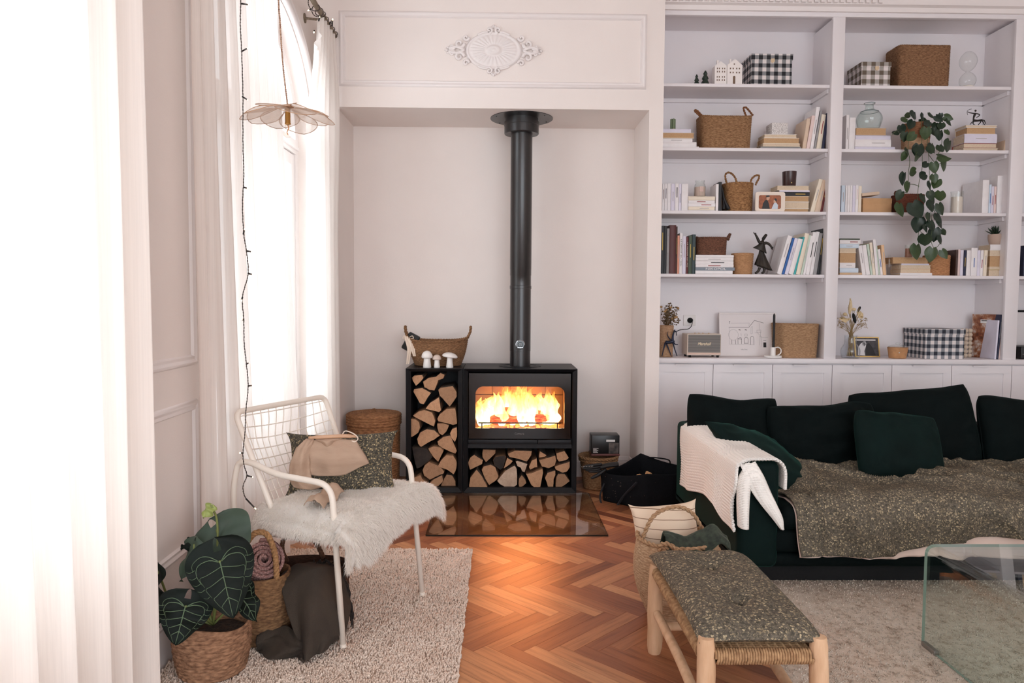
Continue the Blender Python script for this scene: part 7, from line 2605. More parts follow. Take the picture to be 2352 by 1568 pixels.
mb.tube(tor, [.007, .0065, .006, .0058, .006, .0065, .0075, .008, .0085, .0085, .008, .006, .004], 8)
mb.ball(p0(1397, 1107), .0075, 0, 12, 8, (.9, 1, 1.1))
for q in ([(1392, 1136), (1365, 1132), (1335, 1126), (1318, 1118)], [(1400, 1136), (1425, 1140), (1438, 1150), (1425, 1165), (1405, 1175)]):
 pts = spline([p0(*z) for z in q], 4); mb.tube(pts, [.0045 - .002 * i / len(pts) for i in range(len(pts))], 7)
ob('centaur', mb, bronze, ar, True)
mb = MB(); mb.tube(spline([p0(1358, 1090), p0(1330, 1098), p0(1314, 1112), p0(1314, 1132), p0(1320, 1150)], 5), .0016, 6); ob('bow', mb, bronze, ar, True)

# --- third shelf
p = at(*Z3(476, 540), 5.43); cj = thing('candle_jar', 'clear glass jar with a blush candle on white paperbacks', 'candle', (p.x, 5.43, zJ))
S3 = 5.43 / 1700 / 4.9; zz = lambda y: at(*Z3(476, y), 5.43).z
pr = [(58 * S3, zJ + .0008), (64 * S3, zJ + .004), (65 * S3, zz(440)), (58 * S3, zz(412)), (49 * S3, zz(402)), (50 * S3, zz(385)), (53 * S3, zz(378)), (53 * S3, zz(368)), (48 * S3, zz(366))]
mb = MB(); mb.lathe(pr + [(r - .0025, z + (.003 if i == len(pr) - 1 else 0)) for i, (r, z) in enumerate(pr[::-1])], (p.x, 5.43, 0), 32); ob('jar', mb, cg, cj, True)
mb = MB(); mb.lathe([(58 * S3, zJ + .004), (60 * S3, zz(500)), (60 * S3, zz(442)), (0, zz(442))], (p.x, 5.43, 0), 28); ob('wax', mb, M('blush wax', (222, 196, 184), .6), cj, 40)
mb = MB(); mb.box(p.x - .013, p.x + .013, 5.43 - 65.8 * S3 - .0004, 5.43 - 65 * S3 + .001, zz(500), zz(440)); ob('paper_tag', mb, M('blush paper label', (212, 186, 176), .7), cj, False)
sp = lambda x, y: at(*Z3(x, y), 5.41)
mb = MB()
pts = spline([sp(800, 690), sp(778, 640), sp(752, 580), sp(738, 520), sp(732, 470), sp(722, 430)], 5)
mb.tube(pts, [.020, .021, .021, .020, .019, .018, .017, .016, .016, .015, .015, .014, .013, .012, .012, .011, .011, .010, .010, .009, .009, .008, .007, .006, .005, .003], 10, flat=.7)
mb.tube(spline([sp(745, 690), sp(748, 640), sp(738, 560)], 5), [.012, .012, .011, .010, .010, .009, .008, .007, .006, .006, .005], 8)
mb.lathe([(.026, 0), (.026, .006), (.018, .010), (0, .010)], (sp(770, 700).x, 5.41, ZROW[2] + .0005), 20)
ob('abstract_figure', mb, M('black carved wood', (24, 22, 24), .6), None, True, 'slanting black carved figure between the black book and round basket', 'figurine')
# photo frame with rounded corners
Yf = 5.352


def rrect(x0, x1, z0, z1, r, k=6):
 out = []
 for (cx_, cz_, a0) in ((x1 - r, z0 + r, -90), (x1 - r, z1 - r, 0), (x0 + r, z1 - r, 90), (x0 + r, z0 + r, 180)):
  out += [(cx_ + r * math.cos(rad(a0 + 90 * i / k)), cz_ + r * math.sin(rad(a0 + 90 * i / k))) for i in range(k + 1)]
 return out


fq = lambda x, y: (at(*Z3(x, y), Yf).x, at(*Z3(x, y), Yf).z)
x0, z1 = fq(1108, 492); x1, z0 = fq(1434, 706); z0 = ZROW[2] + .001
fm_ = thing('photo_frame', 'cream rounded photo frame with a wedding picture on the third shelf', 'picture frame', ((x0 + x1) / 2, Yf, ZROW[2]))
o_ = rrect(x0, x1, z0, z1, .016); ix0, iz1 = fq(1142, 528); ix1, iz0 = fq(1390, 686); i_ = rrect(ix0, ix1, iz0, iz1, .014)
k = len(o_); mb = MB()
mb.add([(x, Yf, z) for x, z in o_] + [(x, Yf, z) for x, z in i_] + [(x, Yf + .006, z) for x, z in i_] + [(x, Yf + .012, z) for x, z in o_], [(q * k + j, q * k + (j + 1) % k, (q + 1) * k + (j + 1) % k, (q + 1) * k + j) for q in range(3) for j in range(k)] + [tuple(3 * k + j for j in range(k))])
ob('frame', mb, M('cream lacquer', (232, 218, 204), .45), fm_, 30)
mb = MB(); mb.prism(i_, lambda u, v, d: V((u, Yf + .004 + d, v)), 0, .002); ph = ob('photograph', mb, M('autumn photograph', (176, 104, 66), .5, c2=(130, 74, 50), vs=45), fm_, False)


def flatshape(name, pts, mat_, par, y, fz=Z3, Yp=None):
 mb = MB(); P_ = [at(*fz(a_, b_), Yp or Yf) for a_, b_ in pts]; mb.prism([(q.x, q.z) for q in P_], lambda u, v, d: V((u, y + d, v)), 0, .0006); return ob(name, mb, mat_, par, False)


flatshape('suit', [(1178, 684), (1190, 620), (1215, 585), (1240, 580), (1255, 620), (1268, 684)], M('print dark grey', (44, 46, 48), .6), ph, Yf + .0032)
flatshape('dress', [(1285, 684), (1305, 640), (1318, 612), (1335, 608), (1360, 640), (1355, 684)], M('print pale blue white', (206, 216, 226), .6), ph, Yf + .0032)
flatshape('face', [(1228, 575), (1232, 545), (1255, 540), (1268, 555), (1258, 580), (1240, 588)], M('print skin tone', (206, 166, 140), .6), ph, Yf + .0030)
flatshape('face', [(1308, 610), (1312, 582), (1330, 575), (1338, 595), (1328, 618)], M('print skin tone', (206, 166, 140), .6), ph, Yf + .0030)
flatshape('hair', [(1222, 548), (1228, 532), (1262, 530), (1266, 545), (1240, 552)], M('print dark grey', (44, 46, 48), .6), ph, Yf + .0028)
flatshape('hair', [(1318, 578), (1326, 562), (1346, 570), (1344, 605), (1336, 600)], M('print dark grey', (44, 46, 48), .6), ph, Yf + .0028)
p = at(*Z3(1482, 420), 5.42); S3 = 5.42 / 1700 / 4.9; ht_ = at(*Z3(1482, 268), 5.42).z - zK
cb = thing('brown_candle', 'dark brown candle tumbler with a gold label on a book stack', 'candle', (p.x, 5.42, zK))
mb = MB(); mb.lathe([(66 * S3, .0008), (70 * S3, .004), (77 * S3, ht_), (73 * S3, ht_), (70 * S3, ht_ - .012), (0, ht_ - .012)], (p.x, 5.42, zK), 32); ob('tumbler', mb, M('dark brown glass', (58, 36, 34), .3), cb, 40)
g_ = at(*Z3(1510, 380), 5.42 - 70 * S3); mb = MB(); mb.box(g_.x - .003, g_.x + .003, 5.42 - 71 * S3, 5.42 - 62 * S3, g_.z - .009, g_.z + .010); ob('paper_tag', mb, M('gold foil label', (224, 196, 130), .3, .6), cb, False)

# --- fourth shelf: dancer
dn = lambda x, y: at(*Z3(x, y), 5.42)
dz = M('dark patinated bronze', (58, 50, 42), .5, .35, c2=(36, 32, 30), vs=18)
dr_ = thing('dancer_figurine', 'dark bronze whirling dancer with raised arm on the fourth shelf', 'figurine', (dn(1185, 1410).x, 5.42, ZROW[3]))
mb = MB()
axis = [dn(1200, 1350), dn(1172, 1160), dn(1168, 1100)]
RS_ = [(dn(1195, 1345), .062), (dn(1190, 1320), .056), (dn(1184, 1260), .040), (dn(1174, 1190), .022), (dn(1170, 1150), .015), (dn(1170, 1120), .017), (dn(1172, 1085), .022), (dn(1178, 1060), .020), (dn(1184, 1045), .010), (dn(1186, 1030), .007)]
cs = spline([q for q, r in RS_], 4); rs2 = []
for i in range(len(cs)):
 k_ = min(i // 4, len(RS_) - 2); f = (i - 4 * k_) / 4; rs2.append(lerp(RS_[k_][1], RS_[k_ + 1][1], f))
n_ = 40; vs_ = []
for q, r in zip(cs, rs2):
 for j in range(n_):
  a_ = 2 * PI * j / n_; w_ = 1 + (.10 * math.cos(9 * a_) * min(1, r / .05))
  vs_.append(q + V((math.cos(a_) * r * w_ * 1.0, math.sin(a_) * r * w_ * .7, (-.35 * r * math.cos(a_) if r > .03 else -.1 * r * math.cos(a_)))))
mb.add(vs_, [(i * n_ + j, i * n_ + (j + 1) % n_, (i + 1) * n_ + (j + 1) % n_, (i + 1) * n_ + j) for i in range(len(cs) - 1) for j in range(n_)] + [tuple(range(n_))[::-1]])
ob('robe', mb, dz, dr_, True)
mb = MB()
for q, rr3 in (([(1165, 1075), (1140, 1045), (1122, 1005), (1105, 975), (1098, 962)], .011), ([(1195, 1075), (1225, 1068), (1255, 1080), (1278, 1105), (1290, 1135)], .012)):
 pts = spline([dn(*z) for z in q], 5); mb.tube(pts, [rr3 * (1.1 - .65 * i / len(pts)) for i in range(len(pts))], 9)
for h_ in ([(1098, 965), (1086, 956), (1084, 942)], [(1098, 965), (1108, 958), (1112, 968)], [(1290, 1130), (1300, 1122), (1296, 1108)], [(1290, 1130), (1292, 1140), (1286, 1142)]):
 mb.tube(spline([dn(*z) for z in h_], 4), [.004] * 5 + [.003, .003, .002, .001], 6)
ob('arms', mb, dz, dr_, True)
mb = MB(); hd = dn(1192, 1020); up_ = (dn(1228, 970) - hd).normalized()
mb.ball(hd, .0125, 0, 14, 10, (.9, 1, 1.15)); mb.tube([hd + up_ * .004, hd + up_ * .018, hd + up_ * .036, hd + up_ * .040], [.0125, .0115, .0098, .006], 14)
ob('head', mb, dz, dr_, True)
mb = MB()
for q in ([(1062, 1120), (1100, 1135), (1150, 1140), (1215, 1185)], [(1062, 1120), (1105, 1100), (1150, 1080), (1180, 1075)]):
 pass
mb.surf(lambda u, v: dn(lerp(lerp(1066, 1218, u), lerp(1150, 1195, u), v), lerp(lerp(1122, 1188, u), 1075, v)) + V((0, -.016 - .012 * math.sin(PI * u), 0)), 14, 8)
ob('jacket', mb, dz, dr_, True, solid=.004)
for q in ([(1150, 1345), (1140, 1375), (1118, 1400), (1098, 1404)], [(1205, 1345), (1202, 1375), (1192, 1398), (1172, 1404)]):
 pts = spline([dn(*z) for z in q], 5); pts = [V((a_.x, a_.y, max(a_.z, ZROW[3] + .008))) for a_ in pts]
 mb = MB(); mb.tube(pts, [.011 - .004 * i / len(pts) for i in range(len(pts))], 9); ob('foot', mb, dz, dr_, True)

# --- right bay third shelf: kraft box, tilted paperback, glass candle
a, b_ = at(*Z4(350, 716), 5.40), at(*Z4(678, 716), 5.40); zq = at(*Z4(500, 563), 5.40).z
kraft = M('kraft cardboard', (196, 154, 112), .8, var=.05, vs=20)
kb_ = thing('kraft_box', 'tan kraft cardboard box beside the white row of books', 'box', ((a.x + b_.x) / 2, 5.47, ZROW[2]))
mb = MB(); mb.rbox(a.x + .0015, b_.x - .0015, 5.4015, 5.54, ZROW[2] + .001, zq - .02, .002); ob('box_body', mb, kraft, kb_)
mb = MB(); zm = at(*Z4(500, 622), 5.40).z; mb.rbox(a.x, b_.x, 5.40, 5.542, zm, zq, .002); ob('lid', mb, kraft, kb_)
pa, pb_ = at(*Z4(345, 556), 5.41), at(*Z4(552, 494), 5.41)
book_mesh(.022, .13, (at(*Z4(530, 500), 5.41) - at(*Z4(336, 470), 5.41)).length, 'beige', True, None, 'grey', (0, 0, 0), (0, 0, 0), 'tan-paged paperback lying tilted on the kraft box', G2, False)
tb = bpy.context.scene.collection.objects[-1]
tb = [o for o in COL.objects if o.get('label') == 'tan-paged paperback lying tilted on the kraft box'][0]
tb.rotation_euler = (0, rad(90 - 6), rad(0)); tb.location = (a.x + .002, 5.42, zq + .016)
p = at(*Z4(1405, 720), 5.42); S4 = 5.42 / 1700 / 4.9; hh_ = at(*Z4(1405, 490), 5.42).z - ZROW[2]; hw_ = at(*Z4(1405, 552), 5.42).z - ZROW[2]
gc = thing('glass_candle', 'white candle in a clear glass cylinder on the third shelf', 'candle', (p.x, 5.42, ZROW[2]))
mb = MB(); mb.lathe([(62 * S4, .001), (66 * S4, .004), (66 * S4, hh_), (62 * S4, hh_), (60 * S4, .006), (0, .006)], (p.x, 5.42, ZROW[2]), 32); ob('jar', mb, cg, gc, 50)
mb = MB(); mb.lathe([(59 * S4, .0065), (59 * S4, hw_), (0, hw_ - .002)], (p.x, 5.42, ZROW[2]), 28); ob('wax', mb, M('white wax', (236, 222, 212), .5), gc, 50)
# fourth shelf right: glass tube, amber candle, succulent
p = at(*Z4(646, 1428), 5.42); ht4 = at(*Z4(646, 1207), 5.42).z - ZROW[3]
mb = MB(); r4 = 21 * S4; mb.lathe([(r4 * .9, .001), (r4, .003), (r4, ht4 * .8), (r4 * .8, ht4 * .93), (r4 * .45, ht4), (0, ht4)], (p.x, 5.42, ZROW[3]), 20)
ob('glass_tube', mb, cg, None, True, 'small clear glass tube standing between tilted books and a stack', 'bottle')
p = at(*Z4(866, 1220), 5.43); ht4 = at(*Z4(866, 1090), 5.43).z - zCa
ac = thing('amber_candle', 'amber candle in a clear glass on the middle book stack', 'candle', (p.x, 5.43, zCa))
mb = MB(); r4 = 41 * S4; mb.lathe([(r4 * .95, .001), (r4, .003), (r4, ht4), (r4 * .93, ht4), (r4 * .92, .004), (0, .004)], (p.x, 5.43, zCa), 28); ob('jar', mb, cg, ac, 50)
mb = MB(); mb.lathe([(r4 * .9, .0045), (r4 * .9, ht4 * .72), (0, ht4 * .71)], (p.x, 5.43, zCa), 24); ob('wax', mb, M('amber brown wax', (172, 112, 88), .5), ac, 50)
p = at(*Z4(1848, 1083), 5.44); sc_ = thing('succulent', 'dark green succulent in a ribbed pale clay pot on books', 'potted plant', (p.x, 5.44, zSu))
zp_ = at(*Z4(1848, 972), 5.44).z - zSu; r0_, r1_ = 60 * S4, 82 * S4
mb = MB(); mb.lathe([(r0_, .001), (r0_ * 1.1, .004), (r1_ * .97, zp_ * .55), (r1_, zp_ * .7), (r1_ * .99, zp_), (r1_ * .92, zp_), (r1_ * .9, zp_ - .008), (0, zp_ - .008)], (p.x, 5.44, zSu), 36, wob=lambda an, z: 1 + .008 * math.sin(z * 900)); ob('pot', mb, M('pale clay', (190, 166, 150), .7), sc_, 50)
sgm = M('dark succulent green', (40, 60, 36), .5, c2=(26, 42, 26), vs=20)
mb_proto = None
for i in range(26):
 an = i * 2.399; ring = i / 26
 L = .075 - .025 * ring + rbk.uniform(-.008, .008); el = lerp(.25, 1.35, ring)
 o0 = V((p.x, 5.44, zSu + zp_ - .004)); dv = V((math.cos(an) * math.cos(el), math.sin(an) * math.cos(el) * .8, math.sin(el)))
 pts = [o0 + dv * L * t + V((0, 0, .014 * t * t)) for t in (0, .25, .5, .75, .92, 1)]
 mb = MB(); mb.tube(pts, [.004, .0075, .008, .0062, .003, .0006], 8, flat=.55); ob('leaf', mb, sgm, sc_, True)

# --- trailing plant
po = at(*Z2(830, 1490), 5.40); S2 = 5.40 / 1700 / 4.3565
tp_ = thing('trailing_plant', 'trailing heart-leaved plant in a two-tone basket pot hanging over three shelves', 'potted plant', (po.x, 5.45, ZROW[1]))
zpt = at(*Z2(830, 1232), 5.40).z; zmid_ = at(*Z2(830, 1385), 5.40).z
mb = MB(); rp2 = 135 * S2
basket(mb, (po.x, 5.45), ZROW[1] + .001, (rp2 * .9, rp2 * .9), (rp2 * .95, rp2 * .95), zmid_ - ZROW[1], 7, 2, 100, .0018, 20, .6, .008); ob('pot_base', mb, straw('pale pot weave', (196, 160, 128), (160, 124, 94), 50), tp_, True)
mb = MB(); basket(mb, (po.x, 5.45), zmid_ - .002, (rp2 * .955, rp2 * .955), (rp2 * 1.0, rp2 * 1.0), zpt - zmid_, 8, 2, 100, .0022, 20, .6, .008); ob('pot_top', mb, straw('brown pot weave', (150, 104, 74), (108, 72, 52), 50), tp_, True)
mb = MB(); mb.lathe([(rp2 * .9, 0), (0, .006)], (po.x, 5.45, zpt - .02), 24); ob('soil', mb, soil, tp_, True)
lg = [M('trailing leaf dark', (42, 60, 38), .42, c2=(28, 46, 30), vs=14, spec=.5), M('trailing leaf mid', (62, 82, 44), .42, c2=(44, 64, 36), vs=14, spec=.5), M('trailing leaf deep', (30, 50, 36), .38, c2=(22, 40, 30), vs=14, spec=.5)]


def leaf_mesh(mat_, seed):
 mb = MB()

 def f(u, v):
  t = v; s = 2 * u - 1
  w = .44 * (math.sin(PI * min(1, (t * .96 + .04) ** .62)) ** .8)
  lobe = -.10 * (1 - t) ** 6 * (1 - (1 - abs(s)) ** 2) 
  return V((s * w, .10 * abs(s) ** 1.5 * w * 2 - .18 * t * t + .03 * N3(s * 2 + seed, t * 3), -(t + lobe * 1.5)))
 mb.surf(f, 8, 10)
 return mesh_of('leaf', mb, mat_, True)


lms = [leaf_mesh(m_, i) for i, m_ in enumerate(lg * 2)]
LV2 = [(780, 1120, 100, 20), (700, 1185, 75, 60), (650, 1255, 85, -10), (620, 1320, 70, 70), (770, 1210, 90, 30), (870, 1140, 80, 10), (935, 1130, 70, -30), (1050, 1135, 50, 0), (1000, 1160, 80, -40), (1120, 1190, 70, -20), (1085, 1165, 80, -70), (695, 1325, 90, 10), (790, 1340, 95, 50), (905, 1280, 110, 5), (985, 1280, 85, -15), (1040, 1310, 95, 10), (1105, 1300, 60, -10), (1135, 1410, 120, 25), (830, 1450, 125, 5), (955, 1440, 100, 0), (1035, 1455, 85, -5), (710, 1490, 75, 15), (850, 1190, 80, -50), (940, 1220, 80, 60), (1060, 1230, 80, 20), (820, 1290, 70, -20), (1000, 1230, 60, 30), (740, 1150, 60, 80)]
LV4 = [(845, 60, 95, 40), (985, -20, 125, 10), (1110, -25, 95, 0), (985, 85, 110, 60), (1200, 95, 130, -75), (1075, 165, 80, 45), (1150, 165, 110, -10), (1280, 155, 130, 30), (945, 255, 110, 70), (815, 285, 125, 10), (1060, 295, 110, 65), (1200, 355, 110, 25), (1105, 390, 110, 15), (865, 390, 110, 15), (790, 490, 105, 30), (1225, 490, 125, 15), (1110, 490, 100, -10), (1030, 530, 110, 20), (765, 630, 145, 0), (915, 620, 180, -20), (1115, 600, 120, 5), (1205, 630, 120, -20), (1095, 735, 90, 10), (1215, 780, 125, 5), (990, 790, 155, 10), (1115, 820, 120, 0), (1165, 905, 140, 5), (1240, 915, 75, -15), (1050, 975, 155, 15), (1220, 990, 90, 5), (955, 1095, 150, 5), (1135, 1130, 145, 10), (1240, 1150, 100, -30), (1180, 740, 100, -20), (1060, 870, 90, 15), (1150, 300, 90, -15), (1140, 560, 90, 20)]
for src, fz, lst in ((2, Z2, LV2), (4, Z4, LV4)):
 for i, (x, y, s, ang) in enumerate(lst):
  Y = (5.33 if src == 2 and y < 1330 else 5.275) + rbk.uniform(-.03, .03)
  if src == 2 and y < 1300: Y = 5.36 + rbk.uniform(-.06, .06)
  p = at(*fz(x, y), Y)
  o = bpy.data.objects.new('leaf', lms[rbk.randrange(6)]); COL.objects.link(o); o.parent = tp_
  sz = s / (4.3565 if src == 2 else 4.9) / 1700 * Y * 1.12
  R_ = Matrix.Rotation(rad(ang), 3, 'Y') @ Matrix.Rotation(rbk.uniform(-.5, .15), 3, 'X') @ Matrix.Rotation(rbk.uniform(-.6, .6), 3, 'Z')
  o.matrix_basis = wm(tp_).inverted() @ (Matrix.Translation(p) @ R_.to_4x4() @ Matrix.Scale(sz, 4))
vinem = M('green vine', (84, 96, 62), .6)
for q in ([(2, 740, 1290), (2, 725, 1400), (2, 722, 1500), (4, 880, 150), (4, 862, 300), (4, 865, 460), (4, 800, 520)], [(2, 858, 1190), (2, 860, 1440), (4, 1020, 120), (4, 1015, 260), (4, 975, 450), (4, 970, 760), (4, 985, 830), (4, 975, 1000), (4, 980, 1090)], [(2, 920, 1260), (2, 915, 1450), (4, 1090, 60), (4, 1100, 250), (4, 1105, 480), (4, 1120, 740), (4, 1130, 900), (4, 1120, 1040), (4, 1150, 1130)], [(2, 1020, 1250), (2, 1060, 1420), (4, 1180, 130), (4, 1130, 330), (4, 1112, 600), (4, 1180, 760), (4, 1200, 900)], [(4, 1090, 70), (4, 1180, 180), (4, 1250, 160)], [(4, 1000, 940), (4, 1040, 970), (4, 1045, 985)], [(4, 1150, 1120), (4, 1190, 1110), (4, 1222, 1060), (4, 1220, 1000)], [(4, 870, 405), (4, 930, 410), (4, 985, 430)], [(2, 630, 1290), (2, 600, 1310), (2, 560, 1350)]):
 pts = [at(*(Z2 if k_ == 2 else Z4)(x, y), 5.30 if i else 5.36) for i, (k_, x, y) in enumerate(q)]
 mb = MB(); mb.tube(spline(pts, 6), .0021, 6); ob('vine', mb, vinem, tp_, True)

# --- worktop, left bay
YW = 5.40
pd_ = lambda x, y, Y=5.42: at(*Z5(x, y), Y)
S5 = 5.42 / 1700 / 4.9
p = pd_(150, 862); dp = thing('dried_bouquet', 'dried brown flowers in a pale woven pot at the left end of worktop', 'potted plant', (p.x, 5.44, ZCT))
mb = MB(); hpot = pd_(150, 530).z - ZCT; basket(mb, (p.x, 5.44), ZCT + .001, (74 * S5, 70 * S5), (82 * S5, 78 * S5), hpot, 14, 2, 90, .0025, 22, .6, .008); ob('pot', mb, straw('pale pot weave', (196, 160, 128), (160, 124, 94), 50), dp, True)
dry = M('dried brown leaf', (118, 92, 62), .9, c2=(84, 66, 44), vs=30)
dry2 = M('dried straw bloom', (190, 152, 104), .9, c2=(150, 116, 78), vs=30)
o0 = V((p.x, 5.44, ZCT + hpot - .03))
mb = MB(); ends = []
for i in range(34):
 tx, ty = rbk.uniform(80, 300), rbk.uniform(300, 500)
 if i < 7: tx, ty = rbk.uniform(125, 215), rbk.uniform(245, 330)
 e = pd_(tx, ty, 5.44 + rbk.uniform(-.06, .05)); ends.append(e)
 mb.tube(spline([o0, o0.lerp(e, .5) + V((0, 0, .02)), e], 5), .0010, 5)
ob('stems', mb, dry, dp, True, kind='stuff')
mb = MB()
for e in ends:
 for j in range(7):
  q = o0.lerp(e, .55 + .07 * j) + V((rbk.uniform(-.01, .01), rbk.uniform(-.01, .01), rbk.uniform(-.006, .012)))
  mb.ball(q, rbk.uniform(.004, .008), 0, 5, 4, (1, .5, .7))
ob('dry_leaves', mb, dry, dp, True, kind='stuff')
for i in range(8):
 e = ends[7 + i]; mb = MB(); mb.ball(e, .011, 0, 8, 6, (1, 1, .8)); ob('bloom', mb, dry2, dp, True)
# blue goat figurine
gb_ = lambda x, y, Y=5.36: at(*Z5(x, y), Y)
gt = thing('goat_figurine', 'dark blue metal goat figurine with curved horn before the dried flowers', 'figurine', (gb_(180, 880).x, 5.36, ZCT))
bm2 = M('dark blue patina', (44, 52, 78), .45, .4, c2=(30, 32, 44), vs=30)
mb = MB()
pts = spline([gb_(140, 712), gb_(175, 715), gb_(220, 705), gb_(232, 690)], 5); mb.tube(pts, [.010, .0115, .012, .012, .0115, .011, .0115, .012, .0125, .013, .013, .0125, .012, .011, .010, .008], 9)
pts = spline([gb_(222, 705), gb_(222, 660), gb_(228, 620), gb_(238, 595)], 4); mb.tube(pts, [.011, .010, .0092, .0085, .008, .0075, .007, .0068, .0065, .0062, .006, .006, .006], 8)
mb.tube(spline([gb_(232, 588), gb_(248, 590), gb_(262, 602)], 4), [.0065, .007, .0068, .006, .0055, .005, .0046, .004, .003], 8)
for q, dy in (([(140, 715), (122, 780), (100, 872)], 0), ([(150, 715), (180, 790), (212, 875)], .014), ([(222, 712), (240, 780), (270, 870)], 0), ([(226, 708), (245, 735), (278, 740)], -.006)):
 pts = spline([gb_(*z) + V((0, dy, 0)) for z in q], 5); pts = [V((a_.x, a_.y, max(a_.z, ZCT + .002))) for a_ in pts]; mb.tube(pts, [.0062 - .0036 * i / len(pts) for i in range(len(pts))], 8)
ob('goat_body', mb, bm2, gt, True)
mb = MB(); pts = spline([gb_(205, 690), gb_(175, 660), gb_(160, 620), gb_(172, 588)], 5); mb.tube(pts, [.008, .0085, .009, .009, .0085, .008, .0078, .0075, .007, .0065, .006, .0052, .0045, .0036, .0025, .001], 8, flat=.5); ob('horn', mb, bm2, gt, True)
mb = MB(); mb.tube(spline([gb_(240, 592), gb_(240, 578), gb_(250, 570)], 4), .0022, 6); ob('ear', mb, bm2, gt, True)
# wall socket and cable
p = at(*Z5(408, 468), YBK); so = thing('wall_socket', 'white wall socket with a black plug above the radio speaker', 'socket', (p.x, YBK, p.z))
mb = MB(); mb.rbox(p.x - .047, p.x + .047, YBK - .009, YBK - .0005, p.z - .042, p.z + .042, .003); ob('plate', mb, M('white socket plastic', (232, 228, 226), .35), so)
mb = MB(); mb.lathe([(.024, 0), (.024, .004), (.021, .004), (.020, .001), (0, .001)], (0, 0, 0), 28, M=TR((p.x + .002, YBK - .008, p.z), 90, 0, 0)); ob('ring', mb, M('white socket plastic', (232, 228, 226), .35), so, 40)
pc = thing('power_cord', 'black power cord with round plug running down to the speaker', 'cord', (p.x, YBK - .02, p.z - .05))
mb = MB(); mb.lathe([(.018, 0), (.018, .022), (.014, .028), (0, .028)], (0, 0, 0), 20, M=TR((p.x + .003, YBK - .010, p.z + .001), 90, 0, 0)); ob('plug', mb, black, pc, 40)
mb = MB(); cx_ = lambda x, y: at(*Z5(x, y), 5.61); mb.tube(spline([(p.x + .01, YBK - .035, p.z - .002), cx_(442, 490), cx_(430, 535), cx_(395, 565), cx_(340, 570), cx_(290, 580), cx_(262, 600), at(*Z5(265, 640), 5.60)], 7), .0028, 7); ob('cable', mb, black, pc, True)
# speaker
Ysp = 5.37
a, b_ = at(*Z5(388, 862), Ysp), at(*Z5(764, 862), Ysp); z1_, z0_ = at(*Z5(500, 620), Ysp).z, at(*Z5(500, 860), Ysp).z
z0_ = max(z0_, ZCT + .008)
spk = thing('radio_speaker', 'cream retro speaker with grey cloth grille on the worktop', 'speaker', ((a.x + b_.x) / 2, Ysp + .08, ZCT))
mb = MB(); mb.rbox(a.x - .004, b_.x, Ysp, Ysp + .16, z0_, z1_, .006, 3); ob('cabinet', mb, M('cream vinyl', (226, 212, 198), .55, bump=.0004, bs=500), spk, 40)
gr_ = NT('grey woven grille'); gco = gr_.coords(); gw = gr_.n('ShaderNodeTexWave', bands_direction='Z'); gw.inputs['Scale'].default_value = 38; gr_.l(gco[0], 0, gw, 0); gr_.col(gr_.ramp((gw, 1), [(.3, srgb(96, 94, 92)), (.7, srgb(146, 142, 138))])); gr_.p.inputs['Roughness'].default_value = .9
mb = MB(); mb.rbox(a.x + .003, b_.x - .006, Ysp - .003, Ysp + .004, z0_ + .020, z1_ - .006, .001); gri = ob('grille', mb, gr_.mat, spk)
mb = MB(); mb.rbox(a.x + .003, b_.x - .006, Ysp - .0028, Ysp + .003, z0_ + .006, z0_ + .0185, .001); ob('lower_band', mb, M('blush trim', (214, 184, 168), .5), spk)
p = at(*Z5(572, 733), Ysp); text('lettering', 'Marshall', (p.x, Ysp - .0036, p.z), .030, M('gold script', (206, 182, 150), .35, .5), gri, shear=.35, width=.098)
mb = MB()
for x in (475, 520, 565, 632): q = at(*Z5(x, 618), Ysp + .07); mb.lathe([(.005, 0), (.005, .005), (0, .005)], (q.x, Ysp + .08, z1_), 12)
ob('controls', mb, brass, spk, 40, kind='stuff')
for x in (a.x + .02, b_.x - .02):
 for y in (Ysp + .015, Ysp + .145):
  mb = MB(); mb.lathe([(.009, 0), (.010, z0_ - ZCT)], (x, y, ZCT), 12); ob('foot', mb, black, spk)
# framed print leaning on the back
YP = 5.54
a, b_ = at(*Z5(752, 858), YP), at(*Z5(1395, 858), YP); zt2 = at(*Z5(1000, 380), YP).z
prn = thing('framed_print', 'white framed line drawing of a house leaning behind the candlestick', 'picture', ((a.x + b_.x) / 2, YP, ZCT))
w_ = b_.x - a.x; h_ = zt2 - ZCT
prn.rotation_euler = (rad(-7), 0, 0)
xa = a.x; bx_ = lambda x: lerp(0, w_, (x - 752) / 643); bz_ = lambda y: lerp(0, h_, (860 - y) / 480)
Mp = wm(prn) @ Matrix.Translation((-w_ / 2, 0, 0))
mb = MB(); f_ = .009
for q in ((0, w_, 0, f_), (0, w_, h_ - f_, h_), (0, f_, f_, h_ - f_), (w_ - f_, w_, f_, h_ - f_)): mb.box(q[0], q[1], 0, .016, q[2] + .001, q[3], M=Mp)
ob('frame', mb, M('white picture frame', (234, 228, 226), .45), prn, False)
mb = MB(); mb.box(f_, w_ - f_, .004, .008, f_, h_ - f_, M=Mp); ptr = ob('paper', mb, M('white drawing paper', (230, 224, 224), .6), prn, False)
ink = M('black drawing ink', (34, 32, 34), .7); inkg = M('grey drawing ink', (150, 146, 148), .7)


def lines(name, segs, w, mat_, par):
 mb = MB()
 for q in segs:
  for (x0_, y0_), (x1_, y1_) in zip(q, q[1:]):
   A_, B_ = V((bx_(x0_), .0034, bz_(y0_))), V((bx_(x1_), .0034, bz_(y1_))); d_ = (B_ - A_)
   if d_.length < 1e-6: continue
   n__ = V((-d_.z, 0, d_.x)).normalized() * w
   mb.add([Mp @ q_ for q_ in (A_ - n__, B_ - n__, B_ + n__, A_ + n__)], [(0, 1, 2, 3)])
 return ob(name, mb, mat_, par, False)


